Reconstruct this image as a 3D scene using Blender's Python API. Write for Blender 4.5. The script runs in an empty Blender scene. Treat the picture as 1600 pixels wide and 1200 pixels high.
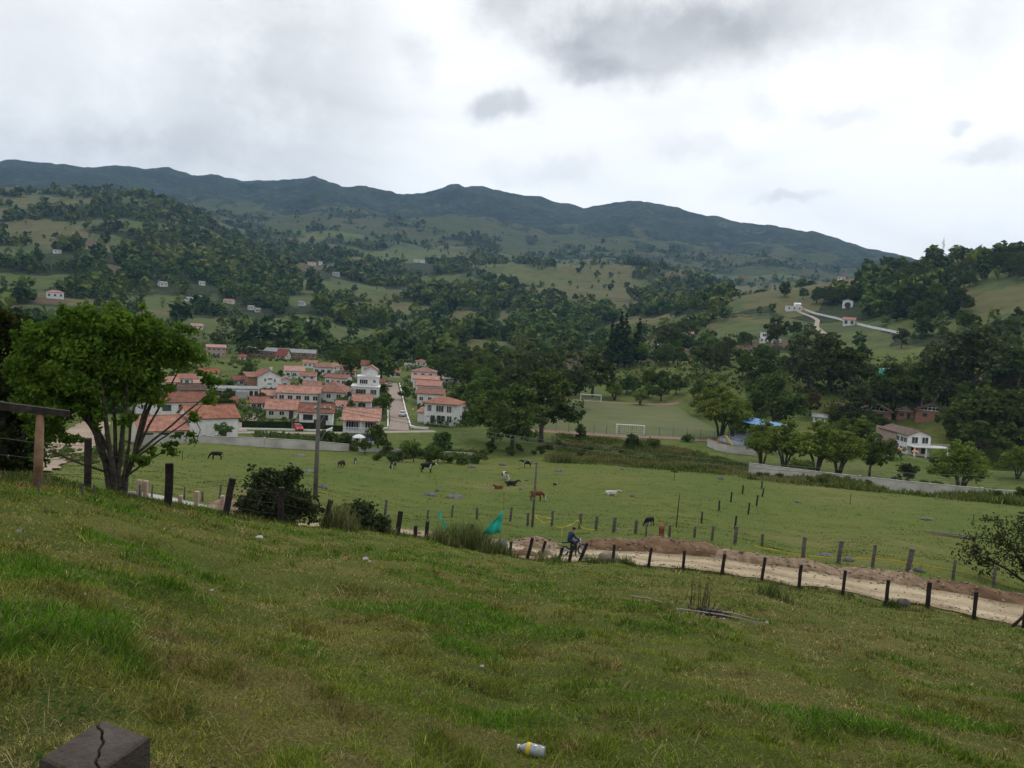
import bpy, bmesh, math, random
import numpy as np
from mathutils import Vector, Matrix, Quaternion

# ------------------------------------------------------------------ scene, camera, world, sun
S = bpy.context.scene
COL = S.collection
R = math.radians
random.seed(7)
rng = np.random.default_rng(7)

FPX = 1250.0                      # focal length in pixels of the 1600 px wide photograph
CZ = 30.0                         # eye height above the valley floor
ROLL, PITCH = R(3.5), R(5.0)
cF = Vector((0, math.cos(PITCH), -math.sin(PITCH)))
u0 = Vector((0, math.sin(PITCH), math.cos(PITCH)))
x0 = Vector((1, 0, 0))
cR = x0 * math.cos(ROLL) + u0 * math.sin(ROLL)
cU = -x0 * math.sin(ROLL) + u0 * math.cos(ROLL)

cam_d = bpy.data.cameras.new('camera')
cam_d.sensor_width = 36.0
cam_d.lens = 36.0 * FPX / 1600.0
cam_d.clip_start = 0.05
cam_d.clip_end = 30000
cam = bpy.data.objects.new('camera', cam_d)
COL.objects.link(cam)
cam.matrix_world = Matrix(((cR.x, cU.x, -cF.x, 0), (cR.y, cU.y, -cF.y, 0), (cR.z, cU.z, -cF.z, CZ), (0, 0, 0, 1)))
S.camera = cam

S.view_settings.view_transform = 'Standard'
S.view_settings.look = 'None'
S.view_settings.exposure = 0.22
S.view_settings.gamma = 1.0
S.view_settings.use_curve_mapping = False
S.cycles.use_denoising = True
S.cycles.max_bounces = 5
S.cycles.diffuse_bounces = 3
S.cycles.glossy_bounces = 2
S.cycles.transmission_bounces = 3
S.cycles.volume_bounces = 0
S.cycles.transparent_max_bounces = 6

SUN_EL, SUN_AZ = R(52), R(18)     # azimuth from straight ahead, towards the right


def pix_dir(px, py):
    return (cF + cR * ((px - 800) / FPX) - cU * ((py - 600) / FPX))


def te(px, py):
    d = pix_dir(px, py)
    return math.atan2(d.x, d.y), d.z / math.hypot(d.x, d.y)


# ---- node helpers
def nd(nt, t, loc=None, **kw):
    n = nt.nodes.new(t)
    for k, v in kw.items():
        setattr(n, k, v)
    return n


def lk(nt, a, b):
    nt.links.new(a, b)


def math_n(nt, op, a, b=None, c=None, clamp=False):
    n = nt.nodes.new('ShaderNodeMath')
    n.operation = op
    n.use_clamp = clamp
    for i, v in enumerate((a, b, c)):
        if v is None:
            continue
        if isinstance(v, (int, float)):
            n.inputs[i].default_value = v
        else:
            nt.links.new(v, n.inputs[i])
    return n.outputs[0]


def vmath(nt, op, a, b=None):
    n = nt.nodes.new('ShaderNodeVectorMath')
    n.operation = op
    for i, v in enumerate((a, b)):
        if v is None:
            continue
        if isinstance(v, (tuple, list, Vector)):
            n.inputs[i].default_value = tuple(v)
        else:
            nt.links.new(v, n.inputs[i])
    return n.outputs['Value'] if op in ('LENGTH', 'DOT_PRODUCT') else n.outputs[0]


def mix_n(nt, fac, a, b, mode='MIX'):
    n = nt.nodes.new('ShaderNodeMix')
    n.data_type = 'RGBA'
    n.blend_type = mode
    for s, v in ((n.inputs[0], fac), (n.inputs[6], a), (n.inputs[7], b)):
        if isinstance(v, (int, float)):
            s.default_value = v
        elif isinstance(v, (tuple, list)):
            s.default_value = (v[0], v[1], v[2], 1)
        else:
            nt.links.new(v, s)
    return n.outputs[2]


def noise_n(nt, vec, scale, detail=4.0, rough=0.55, dist=0.0, out='Fac'):
    n = nt.nodes.new('ShaderNodeTexNoise')
    n.inputs['Scale'].default_value = scale
    n.inputs['Detail'].default_value = detail
    n.inputs['Roughness'].default_value = rough
    n.inputs['Distortion'].default_value = dist
    if vec is not None:
        nt.links.new(vec, n.inputs['Vector'])
    return n.outputs[out]


def ramp_n(nt, fac, stops, interp='LINEAR'):
    n = nt.nodes.new('ShaderNodeValToRGB')
    cr = n.color_ramp
    cr.interpolation = interp
    while len(cr.elements) < len(stops):
        cr.elements.new(0.5)
    for e, (p, c) in zip(cr.elements, stops):
        e.position = p
        if isinstance(c, (int, float)):
            c = (c, c, c)
        e.color = (c[0], c[1], c[2], 1)
    nt.links.new(fac, n.inputs[0])
    return n.outputs[0]


def smooth_n(nt, v, lo, hi, a=0.0, b=1.0):
    n = nt.nodes.new('ShaderNodeMapRange')
    n.interpolation_type = 'SMOOTHSTEP'
    for i, x in enumerate((v, lo, hi, a, b)):
        if isinstance(x, (int, float)):
            n.inputs[i].default_value = x
        else:
            nt.links.new(x, n.inputs[i])
    return n.outputs[0]


# ---- world: an overcast sky with grey cloud banks over a Nishita sky
world = bpy.data.worlds.new('World')
S.world = world
world.use_nodes = True
wt = world.node_tree
wt.nodes.clear()
w_out = nd(wt, 'ShaderNodeOutputWorld')
w_bg = nd(wt, 'ShaderNodeBackground')
w_bg.inputs['Strength'].default_value = 0.1
lk(wt, w_bg.outputs[0], w_out.inputs[0])
sky = nd(wt, 'ShaderNodeTexSky', sky_type='NISHITA')
sky.sun_disc = False
sky.sun_elevation = SUN_EL
sky.sun_rotation = SUN_AZ
sky.air_density = 1.0
sky.dust_density = 3.0
tc = nd(wt, 'ShaderNodeTexCoord')
dirn = vmath(wt, 'NORMALIZE', tc.outputs['Generated'])
# turbulence that frays the cloud edges
n3 = noise_n(wt, dirn, 7.0, 7.0, 0.6, 0.0, 'Color')
warp = vmath(wt, 'SCALE', vmath(wt, 'SUBTRACT', n3, (0.5, 0.5, 0.5)))
warp.node.inputs['Scale'].default_value = 0.11
dw = vmath(wt, 'ADD', dirn, warp)
fine = noise_n(wt, dirn, 14.0, 8.0, 0.62)
broad = noise_n(wt, vmath(wt, 'MULTIPLY', dirn, (1.0, 1.0, 2.6)), 2.6, 8.0, 0.58, 0.4)
# (px, py, half width, half height in photo pixels, depth of grey 0..1, softness)
CLOUDS = [(1030, 62, 190, 74, .40, .5), (1230, 25, 220, 60, .28, .7), (915, 100, 70, 28, .26, .6), (825, 25, 125, 48, .34, .6),
          (785, 178, 55, 30, .36, .55), (650, 98, 30, 28, .14, .7), (1322, 176, 42, 17, .16, .7), (1562, 242, 40, 22, .22, .7),
          (1520, 188, 14, 12, .22, .6), (1100, 245, 90, 24, .14, .8), (885, 280, 60, 28, .15, .7), (1222, 318, 46, 11, .2, .7),
          (1275, 308, 26, 10, .12, .7), (790, 285, 60, 18, .10, .8), (1545, 50, 70, 60, .18, .9), (1190, 165, 40, 24, .12, .8),
          (80, 130, 330, 170, .24, 1.0), (470, 110, 180, 250, .27, .8), (250, 215, 150, 40, .16, .9), (120, 240, 260, 60, .14, .9),
          (1560, 380, 120, 26, .08, .9)]
cover = None
for (cx, cy, hw, hh, dep, soft) in CLOUDS:
    c = pix_dir(cx, cy).normalized()
    dv = vmath(wt, 'SUBTRACT', dw, tuple(c))
    sx, sz = hw / FPX, hh / FPX
    dv = vmath(wt, 'MULTIPLY', dv, (1 / sx, 0.0, 1 / sz))
    ln = vmath(wt, 'LENGTH', dv)
    v = smooth_n(wt, ln, 1.0 + soft * .35, 1.0 - soft, 0.0, dep)
    cover = v if cover is None else math_n(wt, 'ADD', cover, math_n(wt, 'MULTIPLY', v, math_n(wt, 'SUBTRACT', 1.0, cover)))
cover = math_n(wt, 'MULTIPLY', cover, smooth_n(wt, fine, 0.25, 0.6, 0.62, 1.12))
haze_v = smooth_n(wt, broad, 0.38, 0.78, 0.0, 0.20)
cover = math_n(wt, 'ADD', cover, haze_v, clamp=True)
cloud_c = mix_n(wt, cover, (11.4, 11.3, 11.15), (1.5, 1.55, 1.65))
# the half of the dome behind the camera is a little greyer than the bright gap ahead
sepz = nd(wt, 'ShaderNodeSeparateXYZ')
lk(wt, dirn, sepz.inputs[0])
back = smooth_n(wt, sepz.outputs['Y'], -0.6, 0.6, 0.74, 1.0)
cloud_c = mix_n(wt, 1.0, cloud_c, back, 'MULTIPLY')
sky_c = mix_n(wt, 0.93, sky.outputs[0], cloud_c)
lk(wt, sky_c, w_bg.inputs['Color'])

sun_d = bpy.data.lights.new('sun', 'SUN')
sun_d.energy = 1.0
sun_d.angle = R(14)
sun_d.color = (1.0, 0.95, 0.88)
sun = bpy.data.objects.new('sun', sun_d)
COL.objects.link(sun)
sv = Vector((math.sin(SUN_AZ) * math.cos(SUN_EL), math.cos(SUN_AZ) * math.cos(SUN_EL), math.sin(SUN_EL)))
sun.rotation_euler = sv.to_track_quat('Z', 'Y').to_euler()
sun.location = (0, 0, 200)

# ------------------------------------------------------------------ numpy noise
_tab = rng.random((256, 256))


def vnoise(x, y, s=0):
    x = np.asarray(x, float) + s * 17.31
    y = np.asarray(y, float) + s * 41.7
    xi, yi = np.floor(x), np.floor(y)
    fx, fy = x - xi, y - yi
    fx = fx * fx * (3 - 2 * fx)
    fy = fy * fy * (3 - 2 * fy)
    a, b = xi.astype(int) & 255, yi.astype(int) & 255
    a1, b1 = (a + 1) & 255, (b + 1) & 255
    t = _tab
    return (t[a, b] * (1 - fx) + t[a1, b] * fx) * (1 - fy) + (t[a, b1] * (1 - fx) + t[a1, b1] * fx) * fy


def fbm(x, y, oct=4, s=0):
    v, a, n, f = 0.0, 1.0, 0.0, 1.0
    for o in range(oct):
        v = v + a * vnoise(np.asarray(x) * f, np.asarray(y) * f, s + o)
        n += a
        a *= .5
        f *= 2.03
    return v / n


def sstep(a, b, x):
    t = np.clip((x - a) / (b - a), 0, 1)
    return t * t * (3 - 2 * t)


# ------------------------------------------------------------------ mesh helpers
def np_mesh(name, V, Fc, smooth=False, mats=(), midx=None):
    V = np.asarray(V, dtype=np.float32)
    Fc = np.asarray(Fc, dtype=np.int32)
    me = bpy.data.meshes.new(name)
    me.vertices.add(len(V))
    me.vertices.foreach_set('co', V.ravel())
    k = Fc.shape[1]
    me.loops.add(Fc.size)
    me.loops.foreach_set('vertex_index', Fc.ravel())
    me.polygons.add(len(Fc))
    me.polygons.foreach_set('loop_start', np.arange(0, Fc.size, k, dtype=np.int32))
    if smooth:
        me.polygons.foreach_set('use_smooth', np.ones(len(Fc), dtype=bool))
    if midx is not None:
        me.polygons.foreach_set('material_index', np.asarray(midx, dtype=np.int32))
    for m in mats:
        me.materials.append(m)
    me.update(calc_edges=True)
    return me


def tag(o, label=None, cat=None, group=None, kind=None):
    if label:
        o['label'] = label
    if cat:
        o['category'] = cat
    if group:
        o['group'] = group
    if kind:
        o['kind'] = kind
    return o


def link(name, me, parent=None, loc=None, rz=None):
    o = bpy.data.objects.new(name, me)
    COL.objects.link(o)
    if parent is not None:
        o.parent = parent
    if loc is not None:
        o.location = loc
    if rz is not None:
        o.rotation_euler = (0, 0, rz)
    return o


def empty(name, loc, rz=0.0, label=None, cat=None, group=None):
    o = link(name, None, None, loc, rz)
    o.empty_display_size = 0.3
    return tag(o, label, cat, group)


class MB:
    """collects boxes, prisms and tubes into ONE mesh"""

    def __init__(s):
        s.v, s.f, s.m = [], [], []

    def add(s, vs, fs, mi=0):
        n = len(s.v)
        s.v += [tuple(v) for v in vs]
        s.f += [tuple(i + n for i in f) for f in fs]
        s.m += [mi] * len(fs)
        return s

    def box(s, x0, x1, y0, y1, z0, z1, mi=0, top=1.0):
        cx, cy = (x0 + x1) / 2, (y0 + y1) / 2
        vs = [(x0, y0, z0), (x1, y0, z0), (x1, y1, z0), (x0, y1, z0)]
        vs += [(cx + (x - cx) * top, cy + (y - cy) * top, z1) for x, y, _ in vs]
        return s.add(vs, [(0, 3, 2, 1), (4, 5, 6, 7), (0, 1, 5, 4), (1, 2, 6, 5), (2, 3, 7, 6), (3, 0, 4, 7)], mi)

    def tube(s, pts, rad, n=8, mi=0, cap=True):
        pts = [Vector(p) for p in pts]
        if isinstance(rad, (int, float)):
            rad = [rad] * len(pts)
        base = len(s.v)
        prev = None
        for i, p in enumerate(pts):
            t = (pts[min(i + 1, len(pts) - 1)] - pts[max(i - 1, 0)]).normalized()
            if prev is None:
                a = Vector((0, 0, 1)) if abs(t.z) < .9 else Vector((1, 0, 0))
                u = t.cross(a).normalized()
            else:
                u = (prev - t * prev.dot(t)).normalized()
            prev = u
            w = t.cross(u)
            for k in range(n):
                an = 2 * math.pi * k / n
                s.v.append(tuple(p + (u * math.cos(an) + w * math.sin(an)) * rad[i]))
        for i in range(len(pts) - 1):
            for k in range(n):
                a, b = base + i * n + k, base + i * n + (k + 1) % n
                s.f.append((a, b, b + n, a + n))
                s.m.append(mi)
        if cap:
            s.f.append(tuple(base + k for k in range(n))[::-1])
            s.f.append(tuple(base + (len(pts) - 1) * n + k for k in range(n)))
            s.m += [mi, mi]
        return s

    def lathe(s, prof, n=14, mi=0, axis=None):
        """profile of (radius, z) round z, or round axis (origin, direction)"""
        base = len(s.v)
        q = Quaternion((1, 0, 0, 0))
        o = Vector((0, 0, 0))
        if axis:
            o = Vector(axis[0])
            q = Vector((0, 0, 1)).rotation_difference(Vector(axis[1]))
        for (r, z) in prof:
            for k in range(n):
                a = 2 * math.pi * k / n
                s.v.append(tuple(o + q @ Vector((r * math.cos(a), r * math.sin(a), z))))
        for i in range(len(prof) - 1):
            for k in range(n):
                a, b = base + i * n + k, base + i * n + (k + 1) % n
                s.f.append((a, b, b + n, a + n))
                s.m.append(mi)
        s.f.append(tuple(base + k for k in range(n))[::-1])
        s.f.append(tuple(base + (len(prof) - 1) * n + k for k in range(n)))
        s.m += [mi, mi]
        return s

    def mesh(s, name, mats, smooth=False):
        me = bpy.data.meshes.new(name)
        me.from_pydata(s.v, [], s.f)
        for m in (mats if isinstance(mats, (list, tuple)) else [mats]):
            me.materials.append(m)
        me.polygons.foreach_set('material_index', s.m)
        if smooth:
            me.polygons.foreach_set('use_smooth', [True] * len(s.f))
        me.update()
        return me

    def build(s, name, mats, parent=None, smooth=False, loc=None, rz=None):
        return link(name, s.mesh(name, mats, smooth), parent, loc, rz)


def skin(name, verts, edges, rad, mat, parent=None, root=0, sub=2, mats=None):
    me = bpy.data.meshes.new(name)
    me.from_pydata(verts, edges, [])
    ob = bpy.data.objects.new(name, me)
    COL.objects.link(ob)
    ob.modifiers.new('Skin', 'SKIN')
    for i, sv_ in enumerate(me.skin_vertices[0].data):
        r_ = rad[i]
        sv_.radius = (r_, r_) if isinstance(r_, (int, float)) else r_
        sv_.use_root = (i == root)
    m2 = ob.modifiers.new('Sub', 'SUBSURF')
    m2.levels = m2.render_levels = sub
    dg = bpy.context.evaluated_depsgraph_get()
    out = bpy.data.meshes.new_from_object(ob.evaluated_get(dg))
    bpy.data.objects.remove(ob)
    out.materials.clear()
    for m in (mats or [mat]):
        out.materials.append(m)
    out.polygons.foreach_set('use_smooth', [True] * len(out.polygons))
    out.name = name
    return link(name, out, parent)


# ------------------------------------------------------------------ materials
MATS = {}


def pmat(name, cols, scale=4.0, rough=0.85, detail=4.0, bump=0.0, bscale=None, coord='Object', spec=0.3, metal=0.0, lo=.3, hi=.7, ov=0.0):
    """procedural material: noise between two or more colours, optional bump"""
    if name in MATS:
        return MATS[name]
    m = bpy.data.materials.new(name)
    m.use_nodes = True
    nt = m.node_tree
    b = nt.nodes['Principled BSDF']
    b.inputs['Roughness'].default_value = rough
    b.inputs['Metallic'].default_value = metal
    b.inputs['Specular IOR Level'].default_value = spec
    t = nd(nt, 'ShaderNodeTexCoord')
    f = noise_n(nt, t.outputs[coord], scale, detail)
    n = len(cols)
    stops = [(lo + (hi - lo) * i / max(1, n - 1), c) for i, c in enumerate(cols)]
    c_ = ramp_n(nt, f, stops)
    if ov:
        oi = nd(nt, 'ShaderNodeObjectInfo')
        hs = nd(nt, 'ShaderNodeHueSaturation')
        lk(nt, math_n(nt, 'ADD', math_n(nt, 'MULTIPLY', oi.outputs['Random'], ov), 1 - ov * .8), hs.inputs['Value'])
        lk(nt, c_, hs.inputs['Color'])
        c_ = hs.outputs[0]
    lk(nt, c_, b.inputs['Base Color'])
    if bump:
        bn = nd(nt, 'ShaderNodeBump')
        bn.inputs['Strength'].default_value = bump
        bn.inputs['Distance'].default_value = 0.05
        lk(nt, noise_n(nt, t.outputs[coord], bscale or scale * 3, 5), bn.inputs['Height'])
        lk(nt, bn.outputs[0], b.inputs['Normal'])
    MATS[name] = m
    return m


def foliage(name, c1, c2, c3=None, trans=0.25, scale=0.6, objvar=0.25):
    """leaf material: clump-scale colour variation plus a per-tree shift, some light let through"""
    if name in MATS:
        return MATS[name]
    m = bpy.data.materials.new(name)
    m.use_nodes = True
    nt = m.node_tree
    nt.nodes.clear()
    out = nd(nt, 'ShaderNodeOutputMaterial')
    t = nd(nt, 'ShaderNodeTexCoord')
    f = noise_n(nt, t.outputs['Object'], scale, 3)
    g = noise_n(nt, t.outputs['Object'], scale * 9, 2)
    f = math_n(nt, 'ADD', math_n(nt, 'MULTIPLY', f, .65), math_n(nt, 'MULTIPLY', g, .35))
    stops = [(.36, c1), (.52, c2), (.66, c3 or c2)]
    c = ramp_n(nt, f, stops)
    oi = nd(nt, 'ShaderNodeObjectInfo')
    hs = nd(nt, 'ShaderNodeHueSaturation')
    lk(nt, math_n(nt, 'ADD', math_n(nt, 'MULTIPLY', oi.outputs['Random'], objvar * 2), 1 - objvar), hs.inputs['Value'])
    lk(nt, math_n(nt, 'ADD', math_n(nt, 'MULTIPLY', oi.outputs['Random'], .03), .485), hs.inputs['Hue'])
    lk(nt, c, hs.inputs['Color'])
    d = nd(nt, 'ShaderNodeBsdfDiffuse')
    tr = nd(nt, 'ShaderNodeBsdfTranslucent')
    lk(nt, hs.outputs[0], d.inputs['Color'])
    lk(nt, hs.outputs[0], tr.inputs['Color'])
    mx = nd(nt, 'ShaderNodeMixShader')
    mx.inputs[0].default_value = trans
    lk(nt, d.outputs[0], mx.inputs[1])
    lk(nt, tr.outputs[0], mx.inputs[2])
    lk(nt, mx.outputs[0], out.inputs[0])
    MATS[name] = m
    return m
# ------------------------------------------------------------------ the lie of the land
# spot heights: a bearing and a view elevation (read off the photograph) at a distance in metres; z follows from both
CP = []


def cp(px, py, r):
    t, e = te(px, py)
    CP.append((t, math.log(r), e))


def ch(px, r, H, py=500):
    t, e = te(px, py)
    CP.append((t, math.log(r), -H / r))


# foot of the slope or its crest as seen: (px, py, distance)
CREST = [(0, 745, 24), (62, 748, 24), (137, 763, 25.5), (263, 791, 29), (352, 806, 32), (437, 821, 35), (506, 827, 38), (620, 834, 43), (720, 852, 47), (800, 869, 47), (900, 878, 47), (1015, 887, 47),
         (1129, 898, 47.8), (1249, 918, 48.5), (1384, 943, 49.5), (1523, 966, 51), (1600, 979, 52)]
NEAR = []
for px, py, r in CREST:
    t, e = te(px, py)
    NEAR.append((t, r, -e * r))
NEAR = [(R(-62), 24, NEAR[0][2] - .4), (R(-48), 24, NEAR[0][2] - .2)] + NEAR + [(R(44), 55, NEAR[-1][2] + .4), (R(62), 60, NEAR[-1][2] + .6)]
n_t, n_r, n_h = [np.array([q[k] for q in NEAR]) for k in range(3)]
for t, rm, H in NEAR:
    s = (H - 1.72) / rm
    for r in (2.2, 3.3, 5, 8, 13, 20, 27, 34, 42):
        if r <= rm * .93:
            CP.append((t, math.log(r), -(1.72 + s * r) / r))
    CP.append((t, math.log(rm), -H / rm))
# road bench below the slope, pasture, valley floor
for px, r, H in [(-600, 45, 12.7), (-300, 45, 12.9), (0, 45, 12.9), (450, 51, 13.9)]:
    ch(px, r, H, 800)
    ch(px, r + 6, H + .25, 800)
for px, py, r in [(180, 777, 44), (263, 787, 46), (340, 799, 48), (200, 769, 50), (263, 776, 52), (340, 789, 53)]:
    cp(px, py, r)
for px, py, r in [(640, 828, 52), (760, 838, 52.5), (900, 852, 53), (1010, 854, 53), (1129, 863, 53.8), (1249, 878, 54.5), (1384, 898, 55.5), (1523, 921, 57), (1600, 935, 58), (1750, 955, 60)]:
    cp(px, py, r)
for px, py, r in [(0, 760, 58), (270, 764, 63), (600, 802, 70), (900, 832, 64), (1250, 866, 63), (1600, 915, 66),
                  (0, 730, 80), (300, 735, 95), (600, 751, 104), (900, 771, 103), (1250, 811, 97), (1600, 852, 92),
                  (300, 692, 152), (500, 705, 152), (700, 714, 152), (900, 722, 150), (1100, 730, 150), (1300, 746, 148), (1600, 771, 143)]:
    cp(px, py, r)
for px in (-700, -350):
    for r, H in [(60, 14), (95, 20), (150, 26), (300, 28)]:
        ch(px, r, H, 700)
for px in (2000, 2400):
    for r, H in [(60, 17), (95, 22), (150, 26.5), (230, 27)]:
        ch(px, r, H, 700)
for px in (0, 150, 300, 450, 600, 750, 900, 1050, 1200, 1400, 1600):
    for r, H in [(168, 28.8), (215, 29.0), (285, 29.2)]:
        ch(px, r, H, 640)
    if px <= 1000:
        ch(px, 350, 29.6, 600)
        ch(px, 410, 29.5 if px > 200 else 28, 580)
for l in [
    # hill on the left and the mountains behind it
    (0, 482, 600), (0, 432, 850), (0, 385, 1150), (0, 345, 1450), (0, 303, 1800), (0, 294, 1920), (0, 300, 2500), (0, 275, 3700),
    (100, 490, 580), (100, 440, 820), (100, 395, 1080), (100, 345, 1450), (100, 300, 1850), (100, 306, 2500), (100, 280, 3700),
    (220, 505, 560), (230, 470, 720), (230, 410, 1050), (230, 360, 1380), (230, 308, 1720), (230, 314, 2300), (230, 290, 3500),
    (330, 520, 540), (330, 480, 740), (330, 425, 1080), (330, 368, 1450), (330, 358, 1600), (330, 356, 2000), (330, 330, 2700), (330, 300, 3600),
    (400, 530, 520), (400, 495, 700), (400, 455, 950), (410, 415, 1300), (410, 400, 1600), (410, 375, 2100), (410, 335, 3000), (410, 300, 3700),
    (500, 540, 520), (500, 500, 680), (500, 470, 860), (500, 440, 1200), (500, 405, 1650), (500, 365, 2250), (500, 320, 3200),
    (610, 545, 530), (610, 500, 780), (610, 455, 1200), (610, 422, 1600), (610, 380, 2250), (610, 340, 3100),
    (720, 545, 540), (720, 520, 680), (720, 480, 960), (720, 440, 1350), (720, 412, 1850), (720, 370, 2500), (720, 335, 3100),
    (830, 548, 560), (830, 510, 840), (830, 460, 1200), (830, 425, 1500), (830, 414, 1700), (830, 412, 2100), (830, 398, 2500), (830, 345, 3300),
    (930, 550, 520), (930, 520, 720), (930, 480, 1050), (930, 440, 1380), (930, 414, 1640), (930, 418, 2000), (930, 400, 2500), (930, 360, 3200),
    (1010, 552, 470), (1010, 530, 620), (1010, 505, 820), (1010, 480, 1080), (1010, 440, 1400), (1010, 420, 1640), (1010, 424, 2050), (1010, 400, 2600), (1010, 360, 3300),
    # the nearer hill on the right with the mast on its crest
    (1100, 590, 330), (1100, 560, 430), (1100, 520, 580), (1100, 488, 720), (1100, 478, 800), (1100, 486, 1000), (1100, 462, 1400), (1100, 443, 1560), (1100, 446, 2000), (1100, 415, 2600), (1100, 370, 3400),
    (1200, 595, 320), (1200, 550, 440), (1200, 512, 570), (1200, 480, 690), (1200, 462, 800), (1200, 476, 1050), (1200, 470, 1500), (1200, 440, 2100), (1200, 412, 2700), (1200, 375, 3400),
    (1320, 600, 320), (1320, 560, 410), (1320, 515, 540), (1320, 478, 670), (1320, 448, 800), (1320, 436, 880), (1320, 460, 1200), (1320, 450, 2200), (1320, 415, 3000),
    (1400, 600, 320), (1400, 550, 420), (1400, 500, 550), (1400, 455, 690), (1400, 427, 800), (1400, 445, 1100), (1400, 440, 2300), (1400, 415, 3200),
    (1480, 610, 310), (1480, 560, 390), (1480, 500, 520), (1480, 450, 640), (1480, 419, 750), (1480, 440, 1050), (1480, 450, 2300), (1480, 425, 3200),
    (1600, 620, 300), (1600, 570, 370), (1600, 500, 480), (1600, 440, 600), (1600, 404, 710), (1600, 430, 1000), (1600, 460, 2300), (1600, 440, 3200),
    (1800, 600, 310), (1800, 500, 470), (1800, 430, 600), (1800, 390, 710), (1800, 430, 1000), (1800, 470, 3000),
    (2200, 600, 320), (2200, 420, 710), (2200, 470, 1200), (2200, 500, 3000),
    (-300, 470, 600), (-300, 380, 1100), (-300, 290, 1800), (-300, 290, 2600), (-700, 450, 600), (-700, 300, 1800), (-700, 290, 2600),
]:
    cp(*l)
RIDGE = [(-700, 245), (-350, 240), (-120, 246), (0, 250), (40, 252), (100, 257), (132, 265), (190, 260), (230, 264), (264, 261), (300, 273), (330, 271), (378, 283), (430, 282), (490, 277),
         (530, 289), (572, 293), (620, 303), (665, 300), (718, 288), (778, 296), (850, 309), (912, 323), (960, 317), (1020, 315), (1080, 329), (1150, 346),
         (1250, 357), (1350, 384), (1400, 398), (1445, 412), (1520, 428), (1650, 440), (1900, 440), (2300, 440)]
for px, py in RIDGE:
    rr = np.interp(px, [0, 500, 900, 1440], [4600, 4200, 4000, 3700])
    cp(px, py, rr)
    cp(px, py + 50, rr * 1.5)

CPa = np.array(CP)
AX = np.array([1 / .35, 1.0])


def _phi(d2):
    return np.where(d2 > 0, .5 * d2 * np.log(d2 + 1e-20), 0.0)


_X = CPa[:, :2] * AX
_n = len(_X)
_K = _phi(((_X[:, None] - _X[None]) ** 2).sum(-1)) + np.eye(_n) * 1e-5
_P = np.c_[np.ones(_n), _X]
_A = np.zeros((_n + 3, _n + 3))
_A[:_n, :_n] = _K
_A[:_n, _n:] = _P
_A[_n:, :_n] = _P.T
_sol = np.linalg.solve(_A, np.r_[CPa[:, 2], 0, 0, 0])

NT, NR = 640, 620
TH = np.linspace(R(-62), R(62), NT)
LR = np.linspace(math.log(2.2), math.log(7000), NR)
gt, gl = np.meshgrid(TH, LR, indexing='ij')
E = np.zeros(gt.shape)
for i in range(NT):
    q = np.c_[gt[i], gl[i]] * AX
    k = _phi(((q[:, None] - _X[None]) ** 2).sum(-1))
    E[i] = k @ _sol[:_n] + np.c_[np.ones(NR), q] @ _sol[_n:]
GR = np.exp(gl)
GX, GY = GR * np.sin(gt), GR * np.cos(gt)
GZ = CZ + E * GR
# relief too fine for the spot heights: lumps in the turf, gullies and spurs on the hills
near = sstep(60, 45, GR)
GZ += near * ((fbm(GX / 1.3, GY / 1.3, 3, 3) - .5) * .42 + (fbm(GX / 7, GY / 7, 2, 9) - .5) * .35) * sstep(2.0, 6, GR)
past = sstep(55, 70, GR) * sstep(165, 140, GR)
GZ += past * ((fbm(GX / 5, GY / 5, 3, 21) - .5) * .35)
far = sstep(330, 900, GR)
rid = 1 - np.abs(2 * fbm(GX / 420, GY / 420, 4, 31) - 1)
GZ += far * ((fbm(GX / 160, GY / 160, 4, 41) - .5) * 16 + (rid - .75) * (34 * sstep(700, 1500, GR) + 60 * sstep(2200, 3000, GR)) + (fbm(GX / 900, GY / 900, 3, 51) - .5) * 60 * sstep(1800, 3000, GR) * sstep(4200, 3300, GR))
# bring the skyline of the range to the observed profile: small knolls and saddles
r_t = np.array([te(*q)[0] for q in RIDGE])
r_e = np.array([te(*q)[1] for q in RIDGE])
want = np.interp(TH, r_t, r_e) + (fbm(TH * 55, TH * 0 + 3, 4, 77) - .5) * .008
sel = (LR > math.log(3200)) & (LR < math.log(5600))
have = ((GZ - CZ) / GR)[:, sel].max(1)
GZ += ((want - have)[:, None] * sstep(2500, 3700, GR)) * GR
EZ = (GZ - CZ) / GR

DT, DL = TH[1] - TH[0], LR[1] - LR[0]


def zf(x, y):
    """ground height under (x, y)"""
    x, y = np.asarray(x, float), np.asarray(y, float)
    t = np.arctan2(x, y)
    l = np.log(np.maximum(np.hypot(x, y), 2.21))
    a = np.clip((t - TH[0]) / DT, 0, NT - 1.001)
    b = np.clip((l - LR[0]) / DL, 0, NR - 1.001)
    i, j = a.astype(int), b.astype(int)
    fa, fb = a - i, b - j
    return (GZ[i, j] * (1 - fa) + GZ[i + 1, j] * fa) * (1 - fb) + (GZ[i, j + 1] * (1 - fa) + GZ[i + 1, j + 1] * fa) * fb


def at(px, py, r):
    """the ground at distance r on the bearing of a photo pixel"""
    t, e = te(px, py)
    x, y = r * math.sin(t), r * math.cos(t)
    return Vector((x, y, float(zf(x, y))))


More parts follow.
